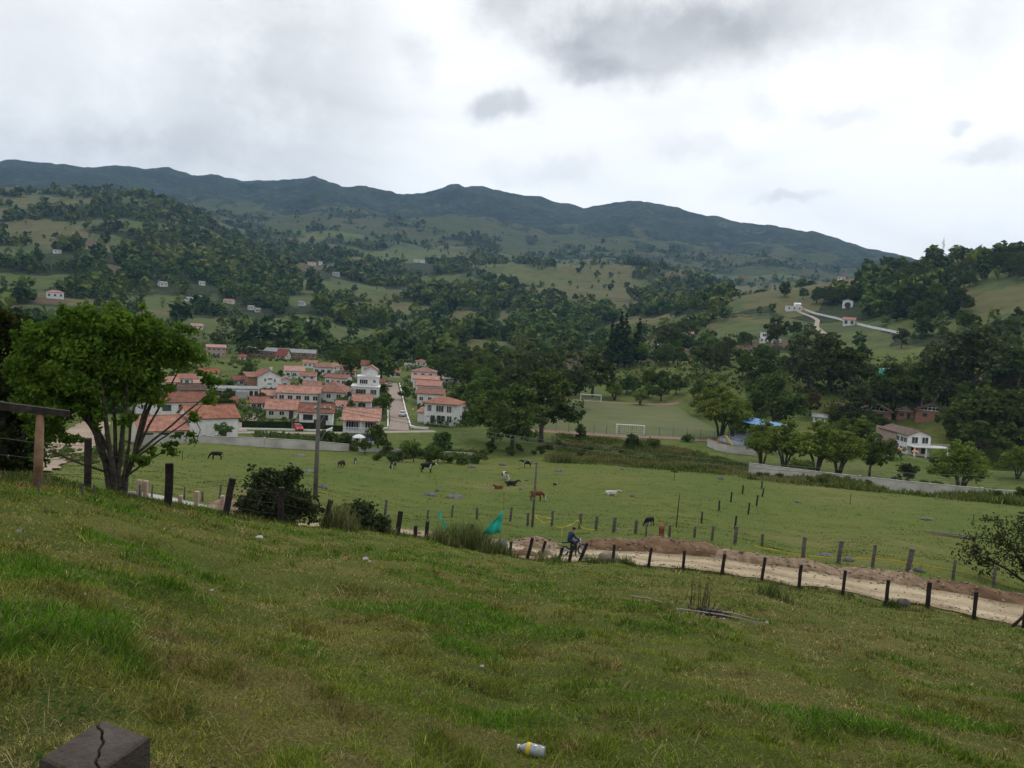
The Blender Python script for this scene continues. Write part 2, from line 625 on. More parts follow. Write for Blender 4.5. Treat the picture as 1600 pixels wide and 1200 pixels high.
def hit(px, py, rmin=3.0):
    """where the line of sight of a photo pixel first meets the ground"""
    t, e = te(px, py)
    a = (t - TH[0]) / DT
    i = int(np.clip(a, 0, NT - 2))
    fa = a - i
    col = EZ[i] * (1 - fa) + EZ[i + 1] * fa
    js = np.nonzero((col[1:] >= e) & (col[:-1] < e) & (np.exp(LR[1:]) > rmin))[0]
    if len(js) == 0:
        js = [int(np.argmax(np.where(np.exp(LR[1:]) > rmin, col[1:], -9)))]
        r = math.exp(LR[js[0]])
    else:
        j = js[0]
        f = (e - col[j]) / max(1e-9, col[j + 1] - col[j])
        r = math.exp(LR[j] + f * DL)
    x, y = r * math.sin(t), r * math.cos(t)
    return Vector((x, y, float(zf(x, y))))


def rng_of(p):
    return math.hypot(p[0], p[1])


def face_cam(p):
    """rotation that turns a thing's front (its -y side) towards the viewpoint"""
    return -math.atan2(p[0], p[1])


def topix(x, y, z):
    """inverse of pix_dir, for arrays"""
    dx, dy, dz = x, y, z - CZ
    f = dx * cF.x + dy * cF.y + dz * cF.z
    return 800 + FPX * (dx * cR.x + dy * cR.y + dz * cR.z) / f, 600 - FPX * (dx * cU.x + dy * cU.y + dz * cU.z) / f


# ---- land cover: how wooded each point is (1 = closed wood, 0 = open pasture)
# open fields that stand out: (bearing px, row py, half width, half height, kind 1 = green, 2 = straw, 3 = ploughed, distance limit)
FIELDS = [(855, 432, 95, 17, 1.6), (930, 424, 60, 9, 2), (420, 508, 100, 20, 1), (500, 520, 45, 18, 1), (30, 362, 75, 18, 2), (30, 440, 110, 18, 1), (270, 330, 40, 9, 2), (690, 442, 60, 12, 1),
          (700, 350, 50, 12, 1), (640, 400, 70, 10, 1), (968, 388, 24, 6, 1), (1210, 428, 55, 11, 1), (1570, 468, 90, 26, 2), (1150, 516, 50, 20, 1), (975, 590, 60, 22, 1), (140, 378, 60, 9, 3),
          (160, 420, 50, 8, 3), (280, 390, 60, 14, 2), (560, 455, 70, 10, 1), (480, 445, 60, 8, 1), (620, 480, 60, 12, 2), (760, 500, 60, 22, 2), (900, 460, 90, 10, 2), (960, 445, 60, 8, 2),
          (1060, 433, 30, 8, 3), (200, 350, 50, 8, 1), (60, 318, 60, 8, 2), (350, 320, 60, 6, 1), (540, 365, 50, 8, 1), (440, 358, 40, 8, 1), (1290, 400, 20, 4, 1), (1240, 480, 60, 16, 2),
          (1330, 540, 60, 20, 1), (1400, 600, 60, 26, 1), (1520, 600, 90, 30, 1), (1270, 600, 40, 25, 1.5), (760, 540, 40, 12, 2), (700, 555, 30, 10, 1), (560, 530, 90, 20, 1), (350, 520, 50, 12, 1),
          (260, 470, 60, 12, 1), (1130, 350, 10, 8, 1), (1180, 363, 60, 4, 2), (890, 372, 30, 4, 1), (800, 380, 20, 22, 1), (1180, 460, 60, 10, 2), (1450, 510, 60, 10, 1), (1560, 520, 40, 14, 1)]
WOODS = [(350, 440, 90, 60), (400, 470, 60, 40), (200, 330, 110, 16), (230, 345, 40, 16), (760, 480, 40, 40), (560, 500, 60, 12), (640, 470, 50, 14), (820, 470, 60, 18), (880, 500, 80, 30), (1100, 470, 60, 20),
         (1400, 480, 100, 34), (1250, 470, 30, 8), (60, 420, 80, 14), (120, 400, 90, 10), (280, 360, 30, 14), (450, 490, 90, 8), (560, 430, 130, 10), (640, 420, 120, 8), (330, 400, 80, 30), (1050, 470, 70, 30),
         (700, 470, 50, 18), (170, 440, 60, 14), (230, 400, 60, 16), (90, 340, 90, 8), (420, 400, 120, 12)]


def cover_at(x, y, z, r):
    px, py = topix(x, y, z)
    n = fbm(x / 95, y / 95, 4, 61)
    n2 = fbm(x / 45, y / 45, 3, 71)
    hed = np.abs(fbm(x / 170, y / 170, 3, 81) - .5)          # hedge lines between fields
    w = (n - .5) * 2.6 + (n2 - .5) * 1.3 - .10
    w = w + np.where(hed < .020, .75, 0)
    upl = sstep(2900, 3700, r)                                # upper slopes are closed forest
    w = w + upl * .9 - .12 * sstep(2300, 1200, r)
    wob = (fbm(x / (r * .03 + 5), y / (r * .03 + 5), 3, 91) - .5)
    kind = np.zeros(np.shape(x))
    for (fx, fy, hw, hh, *_) in WOODS:
        d = np.hypot((px - fx) / hw, (py - fy) / hh) + wob * .9
        w = w + .8 * sstep(1.15, .7, d)
    for (fx, fy, hw, hh, k) in FIELDS:
        d = np.hypot((px - fx) / hw, (py - fy) / hh) + wob * 1.5
        s = sstep(1.05, .85, d)
        w = w - 1.0 * s
        kind = np.where(s > .5, k, kind)
    return np.clip(w, -1, 1), kind


wood, fkind = cover_at(GX, GY, GZ, GR)
wood = np.where(GR > 3900, np.maximum(wood, .6), wood)

# ------------------------------------------------------------------ ground materials
def ground_mat(name, build):
    m = bpy.data.materials.new(name)
    m.use_nodes = True
    nt = m.node_tree
    b = nt.nodes['Principled BSDF']
    b.inputs['Roughness'].default_value = .95
    b.inputs['Specular IOR Level'].default_value = .1
    t = nd(nt, 'ShaderNodeTexCoord')
    build(nt, b, t.outputs['Object'])
    return m


def bump_in(nt, b, h, strength, dist):
    bn = nd(nt, 'ShaderNodeBump')
    bn.inputs['Strength'].default_value = strength
    bn.inputs['Distance'].default_value = dist
    lk(nt, h, bn.inputs['Height'])
    lk(nt, bn.outputs[0], b.inputs['Normal'])


def _turf(nt, b, v):
    f = noise_n(nt, v, .45, 6, .6)
    g = noise_n(nt, v, 38.0, 7, .75)
    c = ramp_n(nt, f, [(.3, (.050, .070, .014)), (.5, (.075, .092, .02)), (.62, (.11, .108, .034)), (.75, (.15, .125, .05))])
    d = ramp_n(nt, g, [(.36, (.40, .44, .36)), (.5, (1.05, 1.1, .95)), (.62, (1.9, 1.8, 1.3))])
    lk(nt, mix_n(nt, 1.0, c, d, 'MULTIPLY'), b.inputs['Base Color'])
    bump_in(nt, b, g, 1.0, .05)


def _pasture(nt, b, v):
    f = noise_n(nt, v, .045, 6, .66)
    g = noise_n(nt, v, .5, 6, .65)
    h = noise_n(nt, v, 3.5, 5, .7)
    c = ramp_n(nt, f, [(.34, (.072, .104, .020)), (.48, (.090, .116, .024)), (.6, (.108, .122, .029)), (.68, (.135, .130, .044))])
    d = ramp_n(nt, g, [(.28, (.8, .82, .8)), (.5, (1, 1, 1)), (.7, (1.12, 1.1, 1.05))])
    e = ramp_n(nt, h, [(.25, (.42, .46, .42)), (.5, (.98, 1.0, .98)), (.75, (1.3, 1.26, 1.15))])
    c = mix_n(nt, 1.0, c, d, 'MULTIPLY')
    c = mix_n(nt, .8, c, e, 'MULTIPLY')
    lk(nt, c, b.inputs['Base Color'])
    bump_in(nt, b, h, 1.0, .12)


def _valley(nt, b, v):
    f = noise_n(nt, v, .03, 5, .6)
    g = noise_n(nt, v, .6, 6, .65)
    c = ramp_n(nt, f, [(.32, (.058, .086, .018)), (.5, (.082, .108, .024)), (.62, (.10, .115, .032)), (.75, (.14, .12, .05))])
    d = ramp_n(nt, g, [(.28, (.5, .5, .5)), (.5, (1, 1, 1)), (.72, (1.25, 1.2, 1.1))])
    lk(nt, mix_n(nt, 1.0, c, d, 'MULTIPLY'), b.inputs['Base Color'])
    bump_in(nt, b, g, 1.0, .5)


def _hill(nt, b, v):
    at_ = nd(nt, 'ShaderNodeAttribute', attribute_name='wood')
    ak = nd(nt, 'ShaderNodeAttribute', attribute_name='field')
    vo = nd(nt, 'ShaderNodeTexVoronoi', feature='F1')
    vo.inputs['Scale'].default_value = .009
    vo.inputs['Randomness'].default_value = 1.0
    wv = vmath(nt, 'ADD', v, vmath(nt, 'SCALE', noise_n(nt, v, .01, 3, .5, 0, 'Color')))
    wv.node.inputs[1].links[0].from_node.inputs['Scale'].default_value = 60.0
    fl = nd(nt, 'ShaderNodeMapping')
    fl.inputs['Scale'].default_value = (1, 1, 1.5)
    lk(nt, wv, fl.inputs[0])
    lk(nt, fl.outputs[0], vo.inputs['Vector'])
    sp = nd(nt, 'ShaderNodeSeparateColor')
    lk(nt, vo.outputs['Color'], sp.inputs[0])
    fieldc = ramp_n(nt, sp.outputs[0], [(0, (.060, .082, .026)), (.3, (.075, .086, .030)), (.5, (.092, .090, .036)), (.68, (.052, .074, .026)), (.8, (.11, .095, .042)), (.9, (.085, .060, .036)), (1.0, (.066, .08, .03))], 'CONSTANT')
    kc = ramp_n(nt, math_n(nt, 'DIVIDE', ak.outputs['Fac'], 3.0), [(0, (.066, .084, .026)), (.34, (.070, .092, .028)), (.6, (.092, .096, .034)), (.9, (.085, .064, .038))])
    fieldc = mix_n(nt, smooth_n(nt, ak.outputs['Fac'], .4, .8), fieldc, kc)
    g = noise_n(nt, v, .05, 6, .7)
    fieldc = mix_n(nt, 1.0, fieldc, ramp_n(nt, g, [(.3, (.62, .64, .62)), (.5, (1, 1, 1)), (.7, (1.18, 1.14, 1.08))]), 'MULTIPLY')
    h = noise_n(nt, v, .09, 5, .7)
    treec = ramp_n(nt, h, [(.3, (.018, .029, .013)), (.5, (.032, .047, .018)), (.7, (.052, .066, .026))])
    e = noise_n(nt, v, .03, 6, .75)
    edge = math_n(nt, 'ADD', at_.outputs['Fac'], math_n(nt, 'MULTIPLY', math_n(nt, 'SUBTRACT', e, .5), 1.3))
    c = mix_n(nt, smooth_n(nt, edge, -.02, .16), fieldc, treec)
    lk(nt, c, b.inputs['Base Color'])
    bh = math_n(nt, 'MULTIPLY', h, smooth_n(nt, edge, -.02, .2, .15, 1.0))
    bump_in(nt, b, bh, 1.0, 9.0)


def _mount(nt, b, v):
    at_ = nd(nt, 'ShaderNodeAttribute', attribute_name='wood')
    ak = nd(nt, 'ShaderNodeAttribute', attribute_name='field')
    h = noise_n(nt, v, .035, 6, .7)
    g = noise_n(nt, v, .006, 5, .6)
    treec = ramp_n(nt, h, [(.32, (.006, .012, .008)), (.5, (.020, .031, .017)), (.68, (.050, .062, .028))])
    treec = mix_n(nt, 1.0, treec, ramp_n(nt, g, [(.38, (.62, .66, .7)), (.62, (1.45, 1.45, 1.2))]), 'MULTIPLY')
    fieldc = ramp_n(nt, g, [(.35, (.055, .075, .028)), (.5, (.085, .088, .036)), (.65, (.06, .082, .03))])
    kc = ramp_n(nt, math_n(nt, 'DIVIDE', ak.outputs['Fac'], 3.0), [(0, (.062, .080, .028)), (.34, (.064, .084, .028)), (.6, (.094, .092, .038)), (.9, (.08, .06, .038))])
    fieldc = mix_n(nt, smooth_n(nt, ak.outputs['Fac'], .4, .8), fieldc, kc)
    e = noise_n(nt, v, .012, 6, .75)
    edge = math_n(nt, 'ADD', at_.outputs['Fac'], math_n(nt, 'MULTIPLY', math_n(nt, 'SUBTRACT', e, .5), 1.0))
    c = mix_n(nt, smooth_n(nt, edge, -.05, .12), fieldc, treec)
    lk(nt, c, b.inputs['Base Color'])
    bump_in(nt, b, h, 1.0, 26.0)


# ---- cut the one height field into hillside, pasture, valley floor, hills and mountains
def bearing_px(t):
    return 800 + FPX * np.tan(t)


ROAD_R = lambda t: np.interp(t, n_t, np.maximum(n_r, np.interp(n_t, [R(-62), R(-25), R(-15), R(-8)], [43, 44.5, 46, 47])))
PAST_R = lambda t: np.interp(bearing_px(t), [-200, 60, 150, 220, 700, 900, 1600], [90, 95, 135, 152, 152, 150, 143])
fr = np.exp((gl[:-1, :-1] + gl[1:, 1:]) / 2)
ft = (gt[:-1, :-1] + gt[1:, 1:]) / 2
b1, b2 = ROAD_R(ft), PAST_R(ft)
region = np.where(fr < b1, 0, np.where(fr < b2, 1, np.where(fr < 430, 2, np.where(fr < 2300, 3, 4))))
vid = np.arange(NT * NR).reshape(NT, NR)
quads = np.stack([vid[:-1, :-1], vid[1:, :-1], vid[1:, 1:], vid[:-1, 1:]], -1)
PV = np.stack([GX, GY, GZ], -1).reshape(-1, 3)
GM = [ground_mat('turf', _turf), ground_mat('pasture_grass', _pasture), ground_mat('valley_ground', _valley), ground_mat('hill_cover', _hill), ground_mat('mountain_forest', _mount)]
for k, (nm, lab) in enumerate([('hillside', 'grassy foreground slope falling away to the dirt road'), ('pasture', 'wide green cattle pasture beyond the road'),
                               ('valley_floor', 'flat valley ground under the village and football pitch'), ('hills', 'patchwork of fields and woods on the lower hills'),
                               ('mountains', 'dark forested mountain range closing the valley')]):
    f = quads[region == k]
    u, inv = np.unique(f.ravel(), return_inverse=True)
    me = np_mesh(nm, PV[u], inv.reshape(-1, 4), True, [GM[k]])
    if k >= 2:
        for an, src in (('wood', wood), ('field', fkind)):
            a = me.attributes.new(an, 'FLOAT', 'POINT')
            a.data.foreach_set('value', src.ravel()[u].astype(np.float32))
    tag(link(nm, me), lab, 'ground', kind='structure')
# the patch right under the viewpoint and the ground behind it
ring = [tuple(PV[i * NR]) for i in range(0, NT)]
bk = [(3.2 * math.sin(a), 3.2 * math.cos(a), CZ - 1.72 - .02 * 3) for a in np.linspace(R(62), R(298), 40)[1:-1]]
n_ = len(ring)
vs = ring + bk + [(0, 0, CZ - 1.75)]
c_ = len(vs) - 1
fs = [(i, (i + 1) % c_, c_) for i in range(c_)]
far_bk = [(60 * math.sin(a), 60 * math.cos(a), CZ - 1.8 + 2 * abs(math.cos(a))) for a in np.linspace(R(62), R(298), 40)[1:-1]]
o_ = len(vs)
vs += far_bk
fs += [(n_ + i + 1, n_ + i, o_ + i, o_ + i + 1) for i in range(len(bk) - 1)]
me = bpy.data.meshes.new('hilltop')
me.from_pydata(vs, [], fs)
me.materials.append(GM[0])
tag(link('hilltop', me), 'turf right under the viewpoint on the hilltop', 'ground', kind='structure')
# ------------------------------------------------------------------ trees and shrubs
BARK = pmat('bark', [(.045, .036, .027), (.085, .07, .055), (.12, .105, .085)], 6, .95, bump=.4)
BARK_PALE = pmat('pale_bark', [(.10, .085, .065), (.20, .18, .15)], 5, .9, bump=.3)
LEAF = {
    'willow': foliage('willow_leaves', (0.081, 0.118, 0.021), (0.148, 0.194, 0.036), (0.232, 0.274, 0.052), .3, .5, .15),
    'dark': foliage('dark_leaves', (0.039, 0.068, 0.020), (0.078, 0.116, 0.031), (0.129, 0.164, 0.044), .2, .35),
    'mid': foliage('mid_leaves', (0.053, 0.092, 0.022), (0.101, 0.153, 0.033), (0.164, 0.212, 0.052), .25, .4),
    'pine': foliage('conifer_needles', (0.021, 0.039, 0.016), (0.039, 0.061, 0.023), (0.063, 0.085, 0.029), .1, .4),
    'gum': foliage('eucalyptus_leaves', (0.046, 0.067, 0.028), (0.081, 0.106, 0.043), (0.128, 0.143, 0.061), .2, .35),
    'rust': foliage('rusty_leaves', (0.058, 0.042, 0.022), (0.095, 0.063, 0.034), (0.124, 0.084, 0.044), .2, .4),
    'big': foliage('glossy_green_leaves', (0.044, 0.081, 0.013), (0.091, 0.157, 0.021), (0.169, 0.252, 0.036), .35, .9, .0),
    'shrub': foliage('shrub_leaves', (0.025, 0.039, 0.017), (0.045, 0.063, 0.027), (0.095, 0.108, 0.057), .25, 1.5, .1),
    'reed': foliage('reed_blades', (0.045, 0.067, 0.019), (0.074, 0.099, 0.028), (0.134, 0.135, 0.052), .3, 1.2, .1),
}


def leaf_quads(P, size, up=.35, aspect=1.6, g=None):
    """a leaf-shaped quad at every point P, turned at random but leaning to the sky"""
    g = g or rng
    n = len(P)
    d = g.normal(size=(n, 3))
    d[:, 2] = np.abs(d[:, 2]) * .6 + up
    d /= np.linalg.norm(d, axis=1, keepdims=True)
    a = g.normal(size=(n, 3))
    u = np.cross(d, a)
    u /= np.linalg.norm(u, axis=1, keepdims=True) + 1e-9
    w = np.cross(d, u)
    s = (size * g.uniform(.6, 1.35, n))[:, None]
    V = np.stack([P - u * s * aspect * .5, P + w * s * .5 + d * s * .08, P + u * s * aspect * .5, P - w * s * .5 + d * s * .08], 1).reshape(-1, 3)
    F = np.arange(n * 4).reshape(n, 4)
    return V, F


def blob_points(blobs, n, shell=.55, clump=28, csize=.22, g=None):
    """points gathered in small clumps through the outer part of a set of ellipsoids (x,y,z,rx,ry,rz)"""
    g = g or rng
    B = np.array(blobs, float)
    w = B[:, 3] * B[:, 4] * .5 + B[:, 3] * B[:, 5]
    nc = max(4, n // clump)
    bi = g.choice(len(B), nc, p=w / w.sum())
    d = g.normal(size=(nc, 3))
    d /= np.linalg.norm(d, axis=1, keepdims=True)
    rad = 1 - (1 - shell) * g.random(nc) ** 1.6
    rad *= g.uniform(.82, 1.1, nc)
    C = B[bi, :3] + d * rad[:, None] * B[bi, 3:]
    rr = B[bi, 3:].mean(1) * csize * g.uniform(.6, 1.4, nc)
    k = g.integers(0, nc, n)
    q = g.normal(size=(n, 3)) * .6
    return C[k] + q * rr[k][:, None] * np.array([1, 1, .75])


def tree_shape(kind, g):
    """blobs, trunk polylines [(points, radii)], height - for a tree about 10 m tall"""
    b, t = [], []
    U = g.uniform
    if kind == 'willow':            # low, multi-stemmed, feathery yellow-green
        for i in range(9):
            a = i * 2.4 + U(0, .6)
            q = U(.8, 3.1)
            b.append((math.cos(a) * q, math.sin(a) * q, U(4.2, 8.2) - q * .5, U(1.1, 1.9), U(1.1, 1.9), U(1.1, 1.7)))
        b.append((0, 0, 8.2, 1.4, 1.4, 1.3))
        for i in range(5):
            a = i * 1.3 + U(0, .5)
            x, y = math.cos(a), math.sin(a)
            t.append(([(x * .15, y * .15, -.3), (x * .6, y * .6, 2.2), (x * 1.5, y * 1.5, 4.6), (x * 2.0, y * 2.0, 6.6)], [.2, .15, .09, .03]))
    elif kind == 'pine':            # tall dark column of conifers
        for i in range(11):
            f = i / 10
            q = (1 - f) * 1.7 + .25
            for k in range(2):
                a = U(0, 6.28)
                b.append((math.cos(a) * q * .45, math.sin(a) * q * .45, 1.6 + f * 8.6, q * .8, q * .8, .85))
        t.append(([(0, 0, -.3), (.05, 0, 5), (0, .05, 10)], [.22, .13, .03]))
    elif kind == 'gum':             # tall bare trunk with airy umbrella tufts
        for i in range(8):
            a = U(0, 6.28)
            q = U(.3, 2.2)
            b.append((math.cos(a) * q, math.sin(a) * q, U(5.6, 9.4), U(.7, 1.3), U(.7, 1.3), U(.5, .95)))
        b.append((0, 0, 9.6, .9, .9, .6))
        for i in range(2):
            x = U(-.3, .3)
            t.append(([(x * .3, 0, -.3), (x, U(-.2, .2), 3), (x * 1.6, U(-.3, .3), 6.2), (x * 2.2, U(-.4, .4), 9)], [.19, .14, .1, .03]))
        for i in range(5):
            k = b[i]
            t.append(([(0, 0, U(3.6, 5.4)), (k[0] * .6, k[1] * .6, k[2] - .9), (k[0], k[1], k[2])], [.09, .05, .02]))
    elif kind == 'cone':            # a young conifer with tiers
        for i in range(8):
            f = i / 7
            q = (1 - f) * 2.2 + .2
            for k in range(5):
                a = k * 1.257 + i * .5
                b.append((math.cos(a) * q * .6, math.sin(a) * q * .6, 1.2 + f * 8.6 - q * .12, q * .42, q * .42, .4))
        t.append(([(0, 0, -.3), (0, 0, 9.8)], [.2, .03]))
    elif kind == 'bush':            # no clear trunk
        for i in range(8):
            a = U(0, 6.28)
            q = U(.5, 3.8)
            b.append((math.cos(a) * q, math.sin(a) * q, U(1.8, 6.2) * (1 - q / 9), U(1.8, 2.6), U(1.8, 2.6), U(1.6, 2.6)))
        for i in range(4):
            a = i * 1.57
            t.append(([(0, 0, -.4), (math.cos(a) * 1.1, math.sin(a) * 1.1, 3), (math.cos(a) * 1.9, math.sin(a) * 1.9, 5.5)], [.22, .12, .04]))
    else:                           # broad round-headed tree
        for i in range(11):
            a = i * 2.4 + U(0, .8)
            q = U(.6, 3.3)
            b.append((math.cos(a) * q, math.sin(a) * q, U(4.0, 8.4) - q * .35, U(1.2, 2.1), U(1.2, 2.1), U(1.0, 1.8)))
        b.append((.2, 0, 8.4, 1.6, 1.6, 1.3))
        t.append(([(0, 0, -.3), (U(-.1, .1), 0, 1.6), (U(-.2, .2), U(-.2, .2), 3.4)], [.34, .27, .2]))
        for i in range(6):
            k = b[i]
            t.append(([(0, 0, U(2, 3)), (k[0] * .5, k[1] * .5, k[2] * .62), (k[0] * .9, k[1] * .9, k[2])], [.15, .09, .03]))
    return b, t


TREES = {}
SPEC = {  # kind: (shape, leaf material, leaves, leaf size for a 10 m tree, variants)
    'willow': ('willow', 'willow', 7000, .27, 3), 'dark': ('round', 'dark', 4600, .36, 3), 'mid': ('round', 'mid', 4600, .36, 3),
    'pine': ('pine', 'pine', 3600, .34, 2), 'gum': ('gum', 'gum', 2600, .32, 3), 'cone': ('cone', 'pine', 2600, .3, 1),
    'bush': ('bush', 'mid', 3200, .48, 2), 'darkbush': ('bush', 'dark', 3200, .48, 2), 'rust': ('round', 'rust', 4600, .34, 1), 'gumwide': ('round', 'gum', 4400, .33, 2)}


def make_tree(kind):
    shape, leaf, n, sz, nv = SPEC[kind]
    out = []
    for i in range(nv):
        g = np.random.default_rng(hash_int(kind) + i)
        b, t = tree_shape(shape, g)
        P = blob_points(b, n, .45, 24, .27, g)
        P = P[P[:, 2] > (.1 if shape == 'bush' else .8)]
        V, F = leaf_quads(P, sz, .35, 1.5, g)
        crown = np_mesh(kind + '_crown', V, F, False, [LEAF[leaf]])
        m = MB()
        for pts, rad in t:
            m.tube(pts, rad, 6)
        out.append((crown, m.mesh(kind + '_trunk', BARK if shape != 'gum' else BARK_PALE, True)))
    TREES[kind] = out


def hash_int(s):
    return sum((i + 1) * ord(c) for i, c in enumerate(s))


for k in SPEC:
    make_tree(k)
NAMES = {'willow': 'willow_tree', 'dark': 'broadleaf_tree', 'mid': 'broadleaf_tree', 'pine': 'cypress_tree', 'gum': 'eucalyptus_tree', 'cone': 'conifer_tree', 'bush': 'shrub', 'darkbush': 'shrub',
         'rust': 'broadleaf_tree', 'gumwide': 'eucalyptus_tree'}
ADJ = {'willow': 'feathery yellow-green willow', 'dark': 'dark green round-headed tree', 'mid': 'mid green leafy tree', 'pine': 'dark narrow cypress', 'gum': 'tall airy eucalyptus with pale bare trunk',
       'cone': 'young tiered conifer', 'bush': 'low green bush', 'darkbush': 'low dark bush', 'rust': 'rusty brown leafed tree', 'gumwide': 'spreading grey-green eucalyptus'}
tree_rng = random.Random(11)


def plant(kind, px, py, hpx, label=None, group=None, r=None, wide=1.0, parts=True, hm=None):
    """a tree whose foot stands at a photo pixel; hpx = its height in photo pixels"""
    p = hit(px, py) if r is None else at(px, py, r)
    rr = rng_of(p)
    h = hm or hpx * rr / FPX
    s = h / 10.0
    v = tree_rng.choice(TREES[kind])
    cat = 'bush' if kind in ('bush', 'darkbush') else 'tree'
    o = empty(NAMES[kind], p, tree_rng.uniform(0, 6.28), label, cat, group)
    w = s * wide * tree_rng.uniform(.92, 1.1)
    o.scale = (w, w, s)
    link('trunk', v[1], o)
    link('crown', v[0], o)
    return o


# open ground kept clear of trees: in front of the slope houses, and the meadows between the woods
CLEAR = [(86, 467), (309, 515), (316, 446), (256, 448), (90, 396), (153, 390), (356, 474), (296, 471), (313, 469), (391, 484), (403, 488), (486, 415), (502, 414), (524, 432), (470, 478), (650, 410), (660, 411),
         (1079, 527), (1050, 536), (1030, 544), (1160, 436), (1314, 438), (1241, 486), (1262, 492), (1282, 497), (1300, 502), (1324, 481), (1326, 509), (1345, 510), (1365, 516), (1390, 521), (1203, 536), (1382, 586), (338, 557), (434, 574), (400, 572), (470, 572),
         (438, 561), (461, 559), (658, 573), (640, 575), (472, 508), (1308, 650), (1366, 656), (1414, 655), (1454, 658), (1434, 712), (1370, 690), (1240, 632), (1280, 660), (1512, 716), (1592, 690)]
CLR = np.array([(h_.x, h_.y) for h_ in (hit(*q) for q in CLEAR)])
MEADOW = [(1150, 516, 50, 16), (1400, 605, 34, 16), (1530, 600, 40, 22), (975, 592, 46, 18), (1250, 600, 26, 18), (1345, 590, 26, 16), (1240, 500, 30, 12), (1310, 545, 30, 12), (1570, 470, 70, 22), (1440, 600, 20, 14)]


def kept_clear(x, y):
    """true where a tree would stand in a meadow or close before a house"""
    x, y = np.atleast_1d(np.asarray(x, float)), np.atleast_1d(np.asarray(y, float))
    d = np.hypot(x, y)
    out = np.zeros(len(x), bool)
    for (hx, hy) in CLR:
        D = math.hypot(hx, hy)
        al = (x * hx + y * hy) / D - D                    # along the bearing, negative = nearer
        ac = np.abs(x * hy - y * hx) / D
        out |= (al < 10 + D * .01) & (al > -12 - D * .10) & (ac < 6 + D * .010)
    px, py = topix(x, y, zf(x, y))
    for (mx, my, a, b) in MEADOW:
        out |= np.hypot((px - mx) / a, (py - my) / b) < 1
    return out


